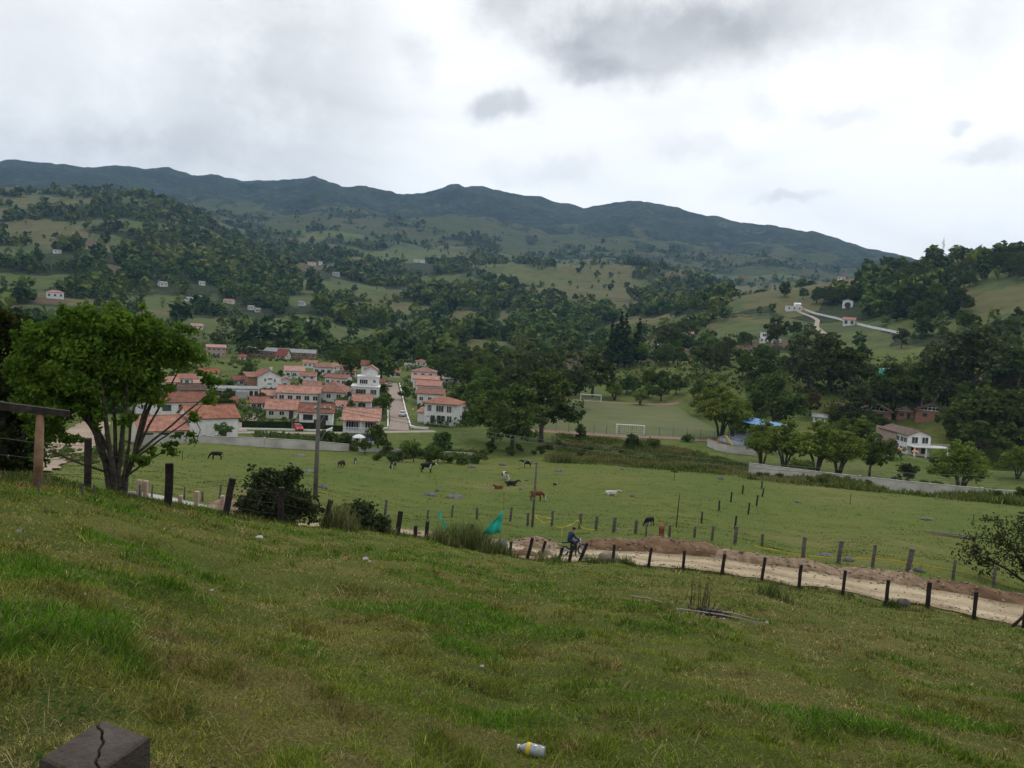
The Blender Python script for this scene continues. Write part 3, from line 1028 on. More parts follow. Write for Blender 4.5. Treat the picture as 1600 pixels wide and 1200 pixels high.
# ---- trees one can tell apart, each with its own description
ONE = [
    # behind and around the village
    ('dark', 595, 596, 52, 'dark round tree behind the white house at the top of the brick street'), ('mid', 548, 592, 46, 'leafy tree rising behind the red roofs left of the brick street'),
    ('mid', 385, 600, 36, 'leafy tree left of the white gable-fronted house'), ('darkbush', 410, 628, 22, 'dark garden tree between the flat-roofed house and the gable-fronted house'),
    ('mid', 421, 649, 18, 'small round garden tree by the hedge left of the orange-roofed bungalow'), ('dark', 350, 640, 26, 'dark tree in the garden below the flat-roofed house'),
    ('mid', 350, 692, 32, 'banana-leafed bush in front of the house with blue shutters'), ('darkbush', 505, 700, 44, 'dark bush beside the lamp pole against the white boundary wall'),
    ('darkbush', 540, 702, 40, 'dark rounded bush in front of the balcony house, left of the white parasol'), ('mid', 590, 706, 46, 'loose green bush right of the white parasol'),
    ('mid', 570, 710, 26, 'low bush just below the white parasol'), ('darkbush', 603, 712, 26, 'low bush at the pasture edge right of the balcony house'),
    ('bush', 640, 712, 40, 'pale green bush on the verge in front of the brick street'), ('darkbush', 690, 706, 50, 'dark spreading bush in front of the hip-roofed white house'),
    ('bush', 675, 712, 28, 'light green bush under the dark spreading bush'), ('darkbush', 655, 714, 22, 'low dark bush at the field edge below the hip-roofed house'),
    ('dark', 632, 625, 24, 'small dark garden tree on the right side of the brick street'), ('mid', 598, 650, 40, 'green street tree beside the lower end of the brick street'),
    ('mid', 600, 622, 24, 'green garden tree beside the upper brick street'), ('dark', 725, 640, 46, 'dark tree just right of the hip-roofed white house'),
    ('dark', 710, 600, 34, 'dark tree behind the stacked red roofs'), ('mid', 740, 650, 60, 'mid green tree standing between village and football pitch'),
    ('bush', 590, 719, 20, 'low green bush in front of the gap between the two pale walls'), ('darkbush', 622, 721, 24, 'dark bush against the low pale wall below the brick street'), ('mid', 646, 722, 30, 'leafy bush against the low pale wall below the brick street'),
    ('darkbush', 672, 722, 26, 'second dark bush against the low pale wall'), ('bush', 700, 723, 24, 'light bush near the right end of the low pale wall'), ('darkbush', 745, 724, 26, 'dark bush beyond the right end of the low pale wall'),
    ('darkbush', 612, 722, 20, 'round dark bush touching the left end of the low pale wall'), ('mid', 684, 724, 26, 'leafy bush between the dark bushes on the low pale wall'), ('darkbush', 722, 725, 24, 'dark bush near the end of the low pale wall, right of the light bush'),
    ('willow', 1146, 690, 70, 'yellow-green willow standing right before the blue awning'), ('dark', 1172, 690, 46, 'dark bushy tree at the front corner of the blue stand'),
    # the big wood left of the football pitch
    ('dark', 800, 705, 112, 'big dark spreading tree at the pasture edge left of the football pitch'), ('dark', 845, 690, 120, 'tallest dark tree at the left corner of the football pitch'),
    ('mid', 770, 690, 90, 'mid green tree left of the big dark spreading tree'), ('gumwide', 820, 640, 110, 'grey-green eucalyptus towering behind the dark trees left of the pitch'),
    ('gumwide', 880, 635, 105, 'grey-green eucalyptus behind the far corner of the football pitch'), ('dark', 925, 620, 76, 'dark tree behind the far white goal'),
    ('mid', 905, 690, 30, 'bush on the bank below the near touchline, left of the near goal'), ('darkbush', 988, 700, 34, 'dark bush on the bank in front of the near goal'),
    ('bush', 1020, 700, 26, 'green bush on the bank right of the near goal'), ('bush', 1075, 690, 22, 'green bush on the bank by the corner of the mesh fence'),
    ('willow', 960, 625, 30, 'yellow-green shrub behind the far touchline'), ('willow', 1000, 632, 26, 'second yellow-green shrub behind the far touchline'),
    ('pine', 975, 575, 78, 'very dark broad cypress clump behind the football pitch'), ('pine', 955, 572, 70, 'dark cypress left of the broad cypress clump'),
    ('pine', 995, 568, 66, 'dark cypress right of the broad cypress clump'), ('pine', 965, 574, 82, 'tallest cypress of the dark clump behind the pitch'),
    ('gumwide', 1040, 560, 56, 'dark eucalyptus right of the cypress clump on the rise'), ('gumwide', 1065, 556, 60, 'broad eucalyptus beside the pale orange roof'),
    ('gumwide', 1100, 585, 50, 'grey-green tree above the stand on the slope'),
    # the stand and playground
    ('willow', 1125, 685, 84, 'tall yellow-green willow in front of the blue stand'), ('willow', 1105, 650, 46, 'yellow-green willow behind the pitch corner'),
    ('willow', 1155, 680, 60, 'yellow-green willow touching the blue awning'), ('dark', 1205, 680, 100, 'big dark round tree right of the blue awning'), ('dark', 1190, 640, 56, 'dark tree behind the blue stand'),
    ('willow', 1190, 728, 74, 'yellow-green willow on the bank below the playground'), ('willow', 1225, 735, 80, 'tallest willow of the row along the right bank'), ('willow', 1275, 738, 82, 'bushy willow in the middle of the right bank row'),
    ('willow', 1310, 742, 70, 'willow of the bank row leaning over the pale wall'), ('bush', 1250, 742, 40, 'green scrub under the willows of the bank row'),
    ('mid', 1358, 745, 66, 'green tree in front of the mint-roofed shed'), ('willow', 1345, 690, 40, 'yellow-green willow behind the mint-roofed shed'), ('gumwide', 1415, 760, 36, 'thin grey half-bare shrub by the retaining wall'),
    ('rust', 1265, 650, 42, 'rusty brown leafed tree between the dark tree and the brick cabins'), ('gumwide', 1335, 660, 60, 'feathery tree in front of the brick cabins'),
    ('willow', 1500, 772, 78, 'yellow-green willow standing in front of the retaining wall on the right'), ('willow', 1590, 748, 46, 'yellow-green bush at the right edge above the wall'),
    ('dark', 1530, 725, 108, 'huge dark round tree right of the white columned house'), ('dark', 1580, 722, 100, 'dark tree at the right edge behind the retaining wall'), ('dark', 1492, 690, 56, 'dark tree partly hiding the white columned house'),
    ('darkbush', 1462, 728, 20, 'low dark bush under the white columned house'),
    # slope on the right
    ('gumwide', 1262, 612, 92, 'large grey-green eucalyptus on the slope above the brick cabins'), ('dark', 1295, 610, 86, 'dark tree beside the large grey-green eucalyptus'), ('dark', 1330, 612, 62, 'dark tree above the brick cabins'),
    ('dark', 1395, 640, 72, 'dark tree below the green water tank'), ('mid', 1435, 640, 70, 'mid green tree right of the tree below the water tank'), ('gumwide', 1495, 625, 100, 'massive dark eucalyptus grove tree on the right slope'),
    ('gumwide', 1520, 628, 112, 'tallest tree of the dark grove on the right slope'), ('gumwide', 1470, 628, 84, 'leftmost tree of the dark grove on the right slope'), ('cone', 1368, 640, 40, 'young tiered conifer on the slope above the cabins'),
    ('willow', 1555, 600, 60, 'light green tree at the right edge of the slope'), ('dark', 1590, 610, 60, 'dark tree at the right edge of the slope'), ('mid', 1160, 590, 40, 'round teal-green tree left of the slope path'),
    ('gum', 1212, 560, 62, 'tall bare-trunked eucalyptus below the white hillside house'), ('gum', 1200, 562, 54, 'slim eucalyptus beside the taller bare-trunked one'), ('dark', 1190, 600, 40, 'dark tree under the slim eucalyptus'),
    ('cone', 1520, 478, 14, 'small lone conifer in the straw-coloured field on the right hill'),
    # crest with the mast
    ('gum', 1463, 428, 33, 'eucalyptus silhouetted left of the radio mast'), ('gum', 1484, 424, 22, 'low eucalyptus silhouetted right of the radio mast'), ('gum', 1503, 424, 32, 'lone slender eucalyptus on the skyline'),
    ('gum', 1527, 418, 27, 'eucalyptus on the skyline beside the wide crest grove'), ('gumwide', 1556, 412, 26, 'first wide eucalyptus of the crest grove on the skyline'), ('gumwide', 1575, 410, 24, 'second wide eucalyptus of the crest grove on the skyline'),
    ('gumwide', 1594, 408, 22, 'wide eucalyptus where the skyline meets the right edge'), ('gum', 1380, 432, 28, 'tall dark tree pair on the shoulder left of the mast, front one'), ('gum', 1395, 434, 24, 'tall dark tree pair on the shoulder left of the mast, back one'),
]
for (k, px, py, hp, lab) in ONE:
    plant(k, px, py, hp, lab, wide={'dark': 1.15, 'gumwide': 1.15, 'willow': 1.3}.get(k, 1.0))

# ---- belts of trees nothing tells apart: (label, group, kinds, photo outline in pixels, number, height range in m, distance range)
def in_poly(x, y, poly):
    c = False
    j = len(poly) - 1
    for i in range(len(poly)):
        xi, yi = poly[i]
        xj, yj = poly[j]
        if (yi > y) != (yj > y) and x < (xj - xi) * (y - yi) / (yj - yi) + xi:
            c = not c
        j = i
    return c


BELTS = [
    ('leafy tree in the green belt behind the village roofs', 'trees behind the village', ['mid', 'mid', 'dark', 'willow'], [(500, 575), (540, 560), (760, 558), (790, 600), (700, 598), (600, 575)], 44, (7, 11)),
    ('tree in the belt between village and wooded rise left of the pitch', 'trees left of the pitch', ['mid', 'dark', 'gumwide'], [(720, 565), (900, 560), (900, 600), (860, 640), (760, 650), (720, 610)], 40, (8, 14)),
    ('dark tree beside the fields behind the long grey-roofed building', 'trees behind the long building', ['dark', 'mid', 'bush'], [(320, 540), (560, 545), (560, 562), (330, 575), (300, 560)], 26, (5, 9)),
    ('garden tree among the village houses left of the brick street', 'village garden trees', ['mid', 'dark', 'bush', 'darkbush'], [(330, 600), (500, 580), (600, 600), (600, 650), (540, 650), (400, 655), (330, 660)], 34, (2.5, 4.5)),
    ('garden tree right of the brick street beside the stacked red roofs', 'gardens right of the brick street', ['mid', 'dark', 'bush'], [(690, 585), (740, 590), (745, 660), (716, 660), (700, 630)], 12, (4, 8)),
    ('bush on the rough bank between pasture and football pitch', 'bushes on the pitch bank', ['bush', 'darkbush', 'bush'], [(760, 700), (880, 690), (1080, 712), (1160, 726), (1160, 736), (880, 712), (760, 712)], 30, (1.2, 2.6)),
    ('tree behind the far touchline of the football pitch', 'trees behind the far touchline', ['mid', 'willow', 'dark', 'gumwide'], [(930, 612), (1010, 600), (1110, 610), (1120, 640), (1040, 630), (950, 620)], 16, (4, 9)),
    ('tree on the wooded rise above the football pitch', 'trees on the rise above the pitch', ['dark', 'gumwide', 'mid'], [(850, 545), (1100, 520), (1150, 550), (1120, 590), (1050, 575), (900, 560)], 36, (7, 13)),
    ('dark tree on the wooded slope below the white hillside house', 'trees below the white hillside house', ['dark', 'gumwide', 'mid', 'darkbush'], [(1120, 500), (1230, 500), (1330, 540), (1330, 590), (1200, 590), (1120, 570)], 28, (5, 12)),
    ('dark tree on the slope between white hillside wall and right edge', 'trees on the right slope', ['dark', 'gumwide', 'mid', 'dark'], [(1340, 515), (1480, 500), (1600, 500), (1640, 560), (1600, 590), (1440, 590), (1340, 570)], 30, (6, 12)),
    ('black-green conifer of the dense plantation on the right hill', 'plantation on the right hill', ['pine', 'pine', 'dark'], [(1385, 500), (1390, 475), (1490, 450), (1500, 490), (1440, 512)], 46, (12, 17)),
    ('tree on the dark shoulder behind the white hillside house', 'trees behind the hillside house', ['dark', 'gumwide'], [(1250, 470), (1300, 440), (1420, 430), (1480, 440), (1390, 470), (1300, 480)], 46, (9, 15)),
    ('tree on the crest slope below the radio mast', 'trees below the mast', ['dark', 'gumwide', 'gum'], [(1420, 440), (1470, 425), (1600, 410), (1640, 430), (1600, 450), (1480, 455)], 40, (7, 13)),
    ('scrub bush on the shaded bank under the retaining wall', 'scrub under the retaining wall', ['darkbush', 'bush'], [(1170, 740), (1400, 755), (1600, 772), (1600, 779), (1400, 765), (1170, 748)], 34, (1.1, 2.3)),
    ('garden tree among the brick cabins and white columned house', 'trees among the cabins', ['mid', 'willow', 'dark'], [(1290, 655), (1380, 650), (1400, 690), (1350, 700), (1300, 690)], 12, (4, 7)),
    ('tree on the flat behind the huge dark round tree', 'trees at the right edge', ['mid', 'dark', 'willow'], [(1480, 640), (1640, 640), (1640, 700), (1560, 690), (1480, 660)], 18, (6, 11)),
    ('tree growing left of the village behind the dirt bank', 'trees left of the village', ['mid', 'dark', 'bush'], [(-60, 640), (120, 600), (240, 575), (320, 590), (230, 620), (110, 670), (-60, 700)], 34, (5, 9)),
]
brng = random.Random(5)
for (lab, grp, kinds, poly, n, (h0, h1)) in BELTS:
    xs, ys = [p[0] for p in poly], [p[1] for p in poly]
    done = tries = 0
    while done < n:
        x, y = brng.uniform(min(xs), max(xs)), brng.uniform(min(ys), max(ys))
        tries += 1
        h_ = hit(x, y)
        if in_poly(x, y, poly) and (tries > n * 12 or not kept_clear(h_.x, h_.y)[0]):
            plant(brng.choice(kinds), x, y, 0, lab, grp, hm=brng.uniform(h0, h1))
            done += 1

# ---- the far woods and hedgerows, thousands of trees that read as one mass
def far_wood(name, n_try, rlo, rhi, label, leafcols, hs, kk=22, fs=1.0):
    g = np.random.default_rng(hash_int(name))
    t = g.uniform(R(-40), R(42), n_try)
    l = np.log(rlo) + (np.log(rhi) - np.log(rlo)) * g.random(n_try)
    a, b = (t - TH[0]) / DT, (l - LR[0]) / DL
    i, j = a.astype(int), b.astype(int)
    w = wood[i, j]
    r = np.exp(l)
    x, y = r * np.sin(t), r * np.cos(t)
    clus = fbm(x / 28, y / 28, 3, 101)
    p = sstep(.05, .42, w + (clus - .5) * 1.6) * .95 + .02
    p = np.where(wood[i, j] < -.55, .012, p)
    keep = g.random(n_try) < p
    ki = np.nonzero(keep)[0]
    keep[ki] &= ~kept_clear(x[ki], y[ki])
    x, y, r = x[keep], y[keep], r[keep]
    z = zf(x, y)
    n = len(x)
    h = g.uniform(hs[0], hs[1], n) * np.clip(np.exp(g.normal(-.06, .5, n)), .28, 2.2)
    wd = h * g.uniform(.20, .50, n)
    # every tree: an irregular stack of leafy facets
    K = kk
    u = g.normal(size=(n, K, 3))
    u /= np.linalg.norm(u, axis=2, keepdims=True)
    rad = g.uniform(.55, 1.0, (n, K, 1))
    c = np.stack([x, y, z + h * .56], -1)[:, None, :] + u * rad * np.stack([wd, wd, h * .46], -1)[:, None, :]
    P = c.reshape(-1, 3)
    size = np.repeat(wd, K) * 1.05 * fs
    V, F = leaf_quads(P, 1.0, .7, 1.25, g)
    cc = np.repeat(P, 4, 0)
    V = cc + (V - cc) * np.repeat(size, 4)[:, None]
    me = np_mesh(name, V, F, False, leafcols, np.repeat(g.integers(0, len(leafcols), n), K))
    tag(link(name, me), label, 'woodland', kind='stuff')


FW1 = foliage('far_leaves_dark', (0.036, 0.061, 0.022), (0.059, 0.093, 0.032), (0.095, 0.133, 0.044), .1, .02, 0)
FW2 = foliage('far_leaves_mid', (0.059, 0.093, 0.026), (0.089, 0.131, 0.037), (0.149, 0.181, 0.054), .15, .02, 0)
FW3 = foliage('far_leaves_olive', (0.089, 0.117, 0.032), (0.142, 0.169, 0.044), (0.192, 0.210, 0.061), .15, .02, 0)
far_wood('hillside_woods', 24000, 430, 1000, 'woods and hedgerow trees scattered over the nearer hill slopes', [FW1, FW1, FW2, FW2, FW3], (4, 9), 48, .62)
far_wood('distant_woods', 76000, 1000, 2900, 'distant woods and hedges on the patchwork slopes under the mountains', [FW1, FW1, FW2, FW3], (4, 9))
# ------------------------------------------------------------------ building materials
WHITE = pmat('white_render', [(.54, .54, .54), (.70, .70, .695), (.78, .78, .775)], .9, .9, bump=.1, detail=7, ov=.16)
CREAM = pmat('cream_render', [(.50, .47, .40), (.62, .59, .52)], .8, .9)
GREYW = pmat('grey_render', [(.30, .31, .31), (.42, .42, .42)], .8, .9)
BRICK = pmat('orange_brick', [(.22, .115, .08), (.34, .19, .13)], 3, .95, bump=.3)
PINKB = pmat('pink_brick', [(.34, .24, .20), (.44, .33, .28)], 2, .95)
CONC = pmat('weathered_concrete', [(.20, .19, .17), (.34, .33, .30), (.44, .42, .38)], .8, .95, bump=.2)
PALEW = pmat('pale_wall', [(.30, .285, .26), (.46, .44, .41), (.56, .545, .52)], .35, .95, bump=.15)
GLASS = pmat('window_glass', [(.018, .022, .026), (.05, .058, .064)], .7, .12, spec=.6)
BLUEG = pmat('blue_shutter', [(.035, .11, .26), (.06, .17, .36)], 3, .5)
FRAMEW = pmat('white_frame', [(.66, .66, .66), (.76, .76, .76)], 3, .6)
FRAMEB = pmat('brown_frame', [(.06, .04, .03), (.10, .065, .045)], 4, .7)
DOORB = pmat('dark_door', [(.035, .028, .024), (.06, .048, .04)], 3, .6)
GREYR = pmat('grey_sheet_roof', [(.13, .135, .14), (.24, .245, .25)], .5, .7)
MINT = pmat('mint_sheet_roof', [(.40, .54, .48), (.54, .68, .60)], .5, .6)
GREENP = pmat('green_paint', [(.02, .20, .13), (.03, .28, .18)], 1, .6)
BLUEA = pmat('blue_awning', [(.04, .15, .38), (.09, .24, .50)], .6, .6)
TIMBER = pmat('grey_timber', [(.05, .042, .034), (.10, .085, .068), (.15, .13, .105)], 5, .95, bump=.4)


def tile_mat(name, c1, c2, c3):
    m = bpy.data.materials.new(name)
    m.use_nodes = True
    nt = m.node_tree
    b = nt.nodes['Principled BSDF']
    b.inputs['Roughness'].default_value = .9
    b.inputs['Specular IOR Level'].default_value = .15
    t = nd(nt, 'ShaderNodeTexCoord')
    v = t.outputs['Object']
    f = noise_n(nt, v, .9, 5, .65)
    g = noise_n(nt, v, 5, 3, .6)
    f = math_n(nt, 'ADD', math_n(nt, 'MULTIPLY', f, .65), math_n(nt, 'MULTIPLY', g, .35))
    c = ramp_n(nt, f, [(.36, c1), (.5, c2), (.64, c3)])
    oi = nd(nt, 'ShaderNodeObjectInfo')
    hs = nd(nt, 'ShaderNodeHueSaturation')
    lk(nt, math_n(nt, 'ADD', math_n(nt, 'MULTIPLY', oi.outputs['Random'], .42), .74), hs.inputs['Value'])
    lk(nt, math_n(nt, 'ADD', math_n(nt, 'MULTIPLY', oi.outputs['Random'], -.25), 1.04), hs.inputs['Saturation'])
    lk(nt, c, hs.inputs['Color'])
    c = hs.outputs[0]
    w = nd(nt, 'ShaderNodeTexWave', wave_type='BANDS', bands_direction='X')
    w.inputs['Scale'].default_value = 1.1
    w.inputs['Distortion'].default_value = .4
    lk(nt, v, w.inputs['Vector'])
    c = mix_n(nt, .5, c, ramp_n(nt, w.outputs['Fac'], [(0, (.55, .55, .55)), (.5, (1, 1, 1)), (1, (1.15, 1.15, 1.15))]), 'MULTIPLY')
    lk(nt, c, b.inputs['Base Color'])
    bn = nd(nt, 'ShaderNodeBump')
    bn.inputs['Strength'].default_value = .7
    bn.inputs['Distance'].default_value = .08
    lk(nt, w.outputs['Fac'], bn.inputs['Height'])
    lk(nt, bn.outputs[0], b.inputs['Normal'])
    return m


TILE = tile_mat('terracotta_tiles', (.20, .080, .048), (.34, .142, .088), (.44, .215, .140))
TILED = tile_mat('weathered_red_tiles', (.15, .066, .046), (.25, .108, .074), (.34, .165, .12))
TILEP = tile_mat('faded_pink_tiles', (.28, .125, .095), (.38, .18, .14), (.46, .25, .19))
TILEB = tile_mat('brown_tiles', (.075, .048, .038), (.13, .085, .066), (.20, .135, .105))
TILER = tile_mat('bright_red_tiles', (.17, .035, .034), (.24, .055, .05), (.30, .09, .075))
ROOFS = {'t': TILE, 'd': TILED, 'p': TILEP, 'b': TILEB, 'r': TILER, 'g': GREYR, 'm': MINT, 'w': WHITE}


def slab(m, pts, th, mi=0):
    """a roof plane of thickness th (quad or triangle, counted anticlockwise from above)"""
    P = [Vector(p) for p in pts]
    n = (P[1] - P[0]).cross(P[2] - P[0]).normalized() * th
    k = len(P)
    vs = [p + n for p in P] + P
    fs = [tuple(range(k)), tuple(range(2 * k - 1, k - 1, -1))] + [(i, i + k, (i + 1) % k + k, (i + 1) % k) for i in range(k)]
    m.add(vs, fs, mi)


def roof_mesh(kind, x0, x1, y0, y1, z, rise, oh=.45, th=.16):
    m = MB()
    X0, X1, Y0, Y1 = x0 - oh, x1 + oh, y0 - oh, y1 + oh
    if kind == 'flat':
        m.box(X0 + oh * .5, X1 - oh * .5, Y0 + oh * .5, Y1 - oh * .5, z + .01, z + .22)
        return m
    cx, cy = (x0 + x1) / 2, (y0 + y1) / 2
    if kind == 'shed':
        slab(m, [(X0, Y0, z), (X1, Y0, z), (X1, Y1, z + rise), (X0, Y1, z + rise)], th)
        return m
    d = oh * rise / max(.1, ((y1 - y0) if kind != 'gy' else (x1 - x0)) / 2)
    zt = z + rise
    zb = z - d
    if kind == 'gx':
        slab(m, [(X0, Y0, zb), (X1, Y0, zb), (X1, cy, zt), (X0, cy, zt)], th)
        slab(m, [(X1, Y1, zb), (X0, Y1, zb), (X0, cy, zt), (X1, cy, zt)], th)
        m.tube([(X0, cy, zt + th), (X1, cy, zt + th)], .13, 6)
    elif kind == 'gy':
        slab(m, [(X0, Y1, zb), (X0, Y0, zb), (cx, Y0, zt), (cx, Y1, zt)], th)
        slab(m, [(X1, Y0, zb), (X1, Y1, zb), (cx, Y1, zt), (cx, Y0, zt)], th)
        m.tube([(cx, Y0, zt + th), (cx, Y1, zt + th)], .13, 6)
    else:  # hip
        k = min(x1 - x0, y1 - y0) / 2 * .95
        if x1 - x0 >= y1 - y0:
            a, b = (x0 + k, cy, zt), (x1 - k, cy, zt)
            slab(m, [(X0, Y0, zb), (X1, Y0, zb), b, a], th)
            slab(m, [(X1, Y1, zb), (X0, Y1, zb), a, b], th)
            slab(m, [(X0, Y1, zb), (X0, Y0, zb), a], th)
            slab(m, [(X1, Y0, zb), (X1, Y1, zb), b], th)
        else:
            a, b = (cx, y0 + k, zt), (cx, y1 - k, zt)
            slab(m, [(X0, Y0, zb), (X1, Y0, zb), a], th)
            slab(m, [(X1, Y1, zb), (X0, Y1, zb), b], th)
            slab(m, [(X0, Y1, zb), (X0, Y0, zb), a, b], th)
            slab(m, [(X1, Y0, zb), (X1, Y1, zb), b, a], th)
        m.tube([a, b], .14, 6)
    return m


def wall_mesh(kind, x0, x1, y0, y1, z, rise, zb=-1.0):
    m = MB()
    m.box(x0, x1, y0, y1, zb, z)
    cx, cy = (x0 + x1) / 2, (y0 + y1) / 2
    if kind == 'gy':
        m.add([(x0, y0, z), (x1, y0, z), (cx, y0, z + rise), (x0, y1, z), (x1, y1, z), (cx, y1, z + rise)], [(0, 1, 2), (5, 4, 3), (1, 4, 5, 2), (0, 2, 5, 3)])
    elif kind == 'gx':
        m.add([(x0, y0, z), (x0, y1, z), (x0, cy, z + rise), (x1, y0, z), (x1, y1, z), (x1, cy, z + rise)], [(0, 2, 1), (3, 4, 5), (0, 3, 5, 2), (1, 2, 5, 4)])
    elif kind == 'shed':
        m.add([(x0, y0, z), (x1, y0, z), (x1, y1, z), (x0, y1, z), (x1, y1, z + rise), (x0, y1, z + rise)], [(1, 2, 4), (0, 5, 3), (2, 3, 5, 4)])
    return m


def window(par, side, u, z, w, h, box, frame=FRAMEW, pane=GLASS, name='window', bars=1):
    """a framed window on one face of the box (x0,x1,y0,y1): side f front, b back, l left, r right"""
    x0, x1, y0, y1 = box
    m, g = MB(), MB()
    t = .09
    a = (-w / 2, w / 2)
    m.box(a[0] - t, a[1] + t, -.07, .03, -h / 2 - t, -h / 2)
    m.box(a[0] - t, a[1] + t, -.07, .03, h / 2, h / 2 + t)
    m.box(a[0] - t, a[0], -.068, .03, -h / 2, h / 2)
    m.box(a[1], a[1] + t, -.068, .03, -h / 2, h / 2)
    for i in range(bars):
        x = a[0] + w * (i + 1) / (bars + 1)
        m.box(x - .03, x + .03, -.062, .03, -h / 2, h / 2)
    g.box(a[0], a[1], -.03, .03, -h / 2, h / 2)
    o = m.build(name, frame, par)
    g.build('pane', pane, o)
    if side == 'f':
        o.location = (x0 + (x1 - x0) * u, y0, z)
    elif side == 'b':
        o.location, o.rotation_euler = (x0 + (x1 - x0) * u, y1, z), (0, 0, math.pi)
    elif side == 'l':
        o.location, o.rotation_euler = (x0, y0 + (y1 - y0) * u, z), (0, 0, -math.pi / 2)
    else:
        o.location, o.rotation_euler = (x1, y0 + (y1 - y0) * u, z), (0, 0, math.pi / 2)
    return o


def door(par, u, w, h, box, mat=DOORB, side='f'):
    x0, x1, y0, y1 = box
    m = MB().box(-w / 2, w / 2, -.06, .03, 0, h)
    m.box(-w / 2 - .08, w / 2 + .08, -.04, .03, h, h + .1)
    m.box(-w / 2 - .08, -w / 2, -.04, .03, 0, h).box(w / 2, w / 2 + .08, -.04, .03, 0, h)
    o = m.build('door', mat, par)
    o.location = (x0 + (x1 - x0) * u, y0, 0) if side == 'f' else (x1, y0 + (y1 - y0) * u, 0)
    if side == 'r':
        o.rotation_euler = (0, 0, math.pi / 2)
    MB().lathe([(.03, 0), (.035, .03), (.02, .06)], 8, axis=((w * .36, -.06, h * .47), (0, -1, 0))).build('handle', FRAMEW, o)
    return o


def block(par, box, z, roof, rise, wm, rm, zb=-1.0, oh=.45, wall='wall', roofn='roof'):
    x0, x1, y0, y1 = box
    wall_mesh(roof, x0, x1, y0, y1, z, rise, zb).build(wall, wm, par)
    return roof_mesh(roof, x0, x1, y0, y1, z, rise, oh).build(roofn, rm, par)


WM = {'w': WHITE, 'c': CREAM, 'g': GREYW, 'b': BRICK, 'k': PINKB}


def house(name, label, px, py, wpx, hpx, dep, roof, rise, wm='w', rm='t', yaw=0, wins=(), doors=(), r=None, frame=FRAMEW, group=None, cat='house', chimney=False, pane=GLASS, oh=.45):
    """a house whose front wall stands on a photo pixel row; wpx / hpx = front width and eaves height in photo pixels"""
    p = hit(px, py) if r is None else at(px, py, r)
    k = rng_of(p) / FPX
    w, h = wpx * k, hpx * k * (1.12 if rise > .3 else 1)
    rise, dep = rise * .72, dep * .88
    o = empty(name, p, face_cam(p) + R(yaw), label, cat, group)
    box = (-w / 2, w / 2, 0, dep)
    rf = block(o, box, h, roof, rise, WM[wm], ROOFS[rm], oh=oh)
    for (side, nx, nz, ww, wh) in wins:
        st = h / nz
        for i in range(nx):
            for j in range(nz):
                if side == 'f' and doors and j == 0 and any(abs((i + .5) / nx - d[0]) < .5 / nx for d in doors):
                    continue
                window(o, side, (i + .5) / nx, st * (j + .55), ww, min(wh, st * .7), box, frame, pane)
    for d in doors:
        door(o, d[0], d[1], d[2], box, d[3] if len(d) > 3 else DOORB)
    if chimney:
        MB().box(-.35, .35, -.3, .3, 0, 1.3).box(-.42, .42, -.37, .37, 1.3, 1.45).build('chimney', WM[wm], rf, loc=(w * .22, dep * .6, h + rise * .6))
    return o, w, h, box


# ---- village, the houses one can tell apart
H = []
# 1 balcony house
o, w, h, b = house('balcony_house', 'white two-storey house with orange tile roof and white-railed balcony facing the pasture', 563, 694, 54, 36, 8.5, 'gx', 2.2, 'w', 't', -2,
                   doors=[(.45, .9, 2.0)])
zb = h * .5
MB().box(-w / 2, w / 2, -1.5, -.002, zb - .18, zb).build('balcony_floor', WHITE, o)
rail = MB()
rail.box(-w / 2, w / 2, -1.5, -1.4, zb + .9, zb + 1.0).box(-w / 2, w / 2, -1.48, -1.42, zb + .12, zb + .18)
for i in range(27):
    x = -w / 2 + .1 + i * (w - .2) / 26
    rail.box(x - .05, x + .05, -1.49, -1.41, zb, zb + .9)
rail.build('balcony_railing', FRAMEW, o)
for x in (-w / 2 + .15, 0, w / 2 - .15):
    MB().box(x - .12, x + .12, -1.38, -1.14, -1, h).build('post', WHITE, o)
for u, ww in ((.18, 1.5), (.72, 1.5), (.88, .6), (.36, .9)):
    window(o, 'f', u, zb + 1.15, ww, 1.7, b, FRAMEW, GLASS, bars=2)
window(o, 'f', .75, 1.3, 1.6, 1.3, b, FRAMEW, BLUEG)
roof_mesh('shed', -w / 2, w / 2, -1.5, -.3, h - .35, .35, .35).build('porch_roof', TILE, o)
# 2 hip-roofed white house
o, w, h, b = house('hip_roof_house', 'white two-storey house with orange hipped roof at the lower right corner of the brick street', 686, 664, 50, 31, 8, 'hip', 1.7, 'w', 't', -16, doors=[(.28, 1.0, 2.2)], oh=.7)
for u, ww in ((.16, 1.0), (.5, 1.9), (.8, 1.2)):
    window(o, 'f', u, h * .74, ww, 1.55, b, FRAMEW, GLASS, bars=2)
for u, ww in ((.55, 2.1), (.82, 1.2)):
    window(o, 'f', u, h * .3, ww, 1.5, b, FRAMEW, GLASS, bars=1)
window(o, 'l', .35, h * .7, 1.4, 1.3, b)
block(o, (-w / 2 - 2.2, -w / 2 - .01, 1.5, 5.5), h * .46, 'shed', .8, WHITE, TILE, roofn='porch_roof', wall='porch_wall')
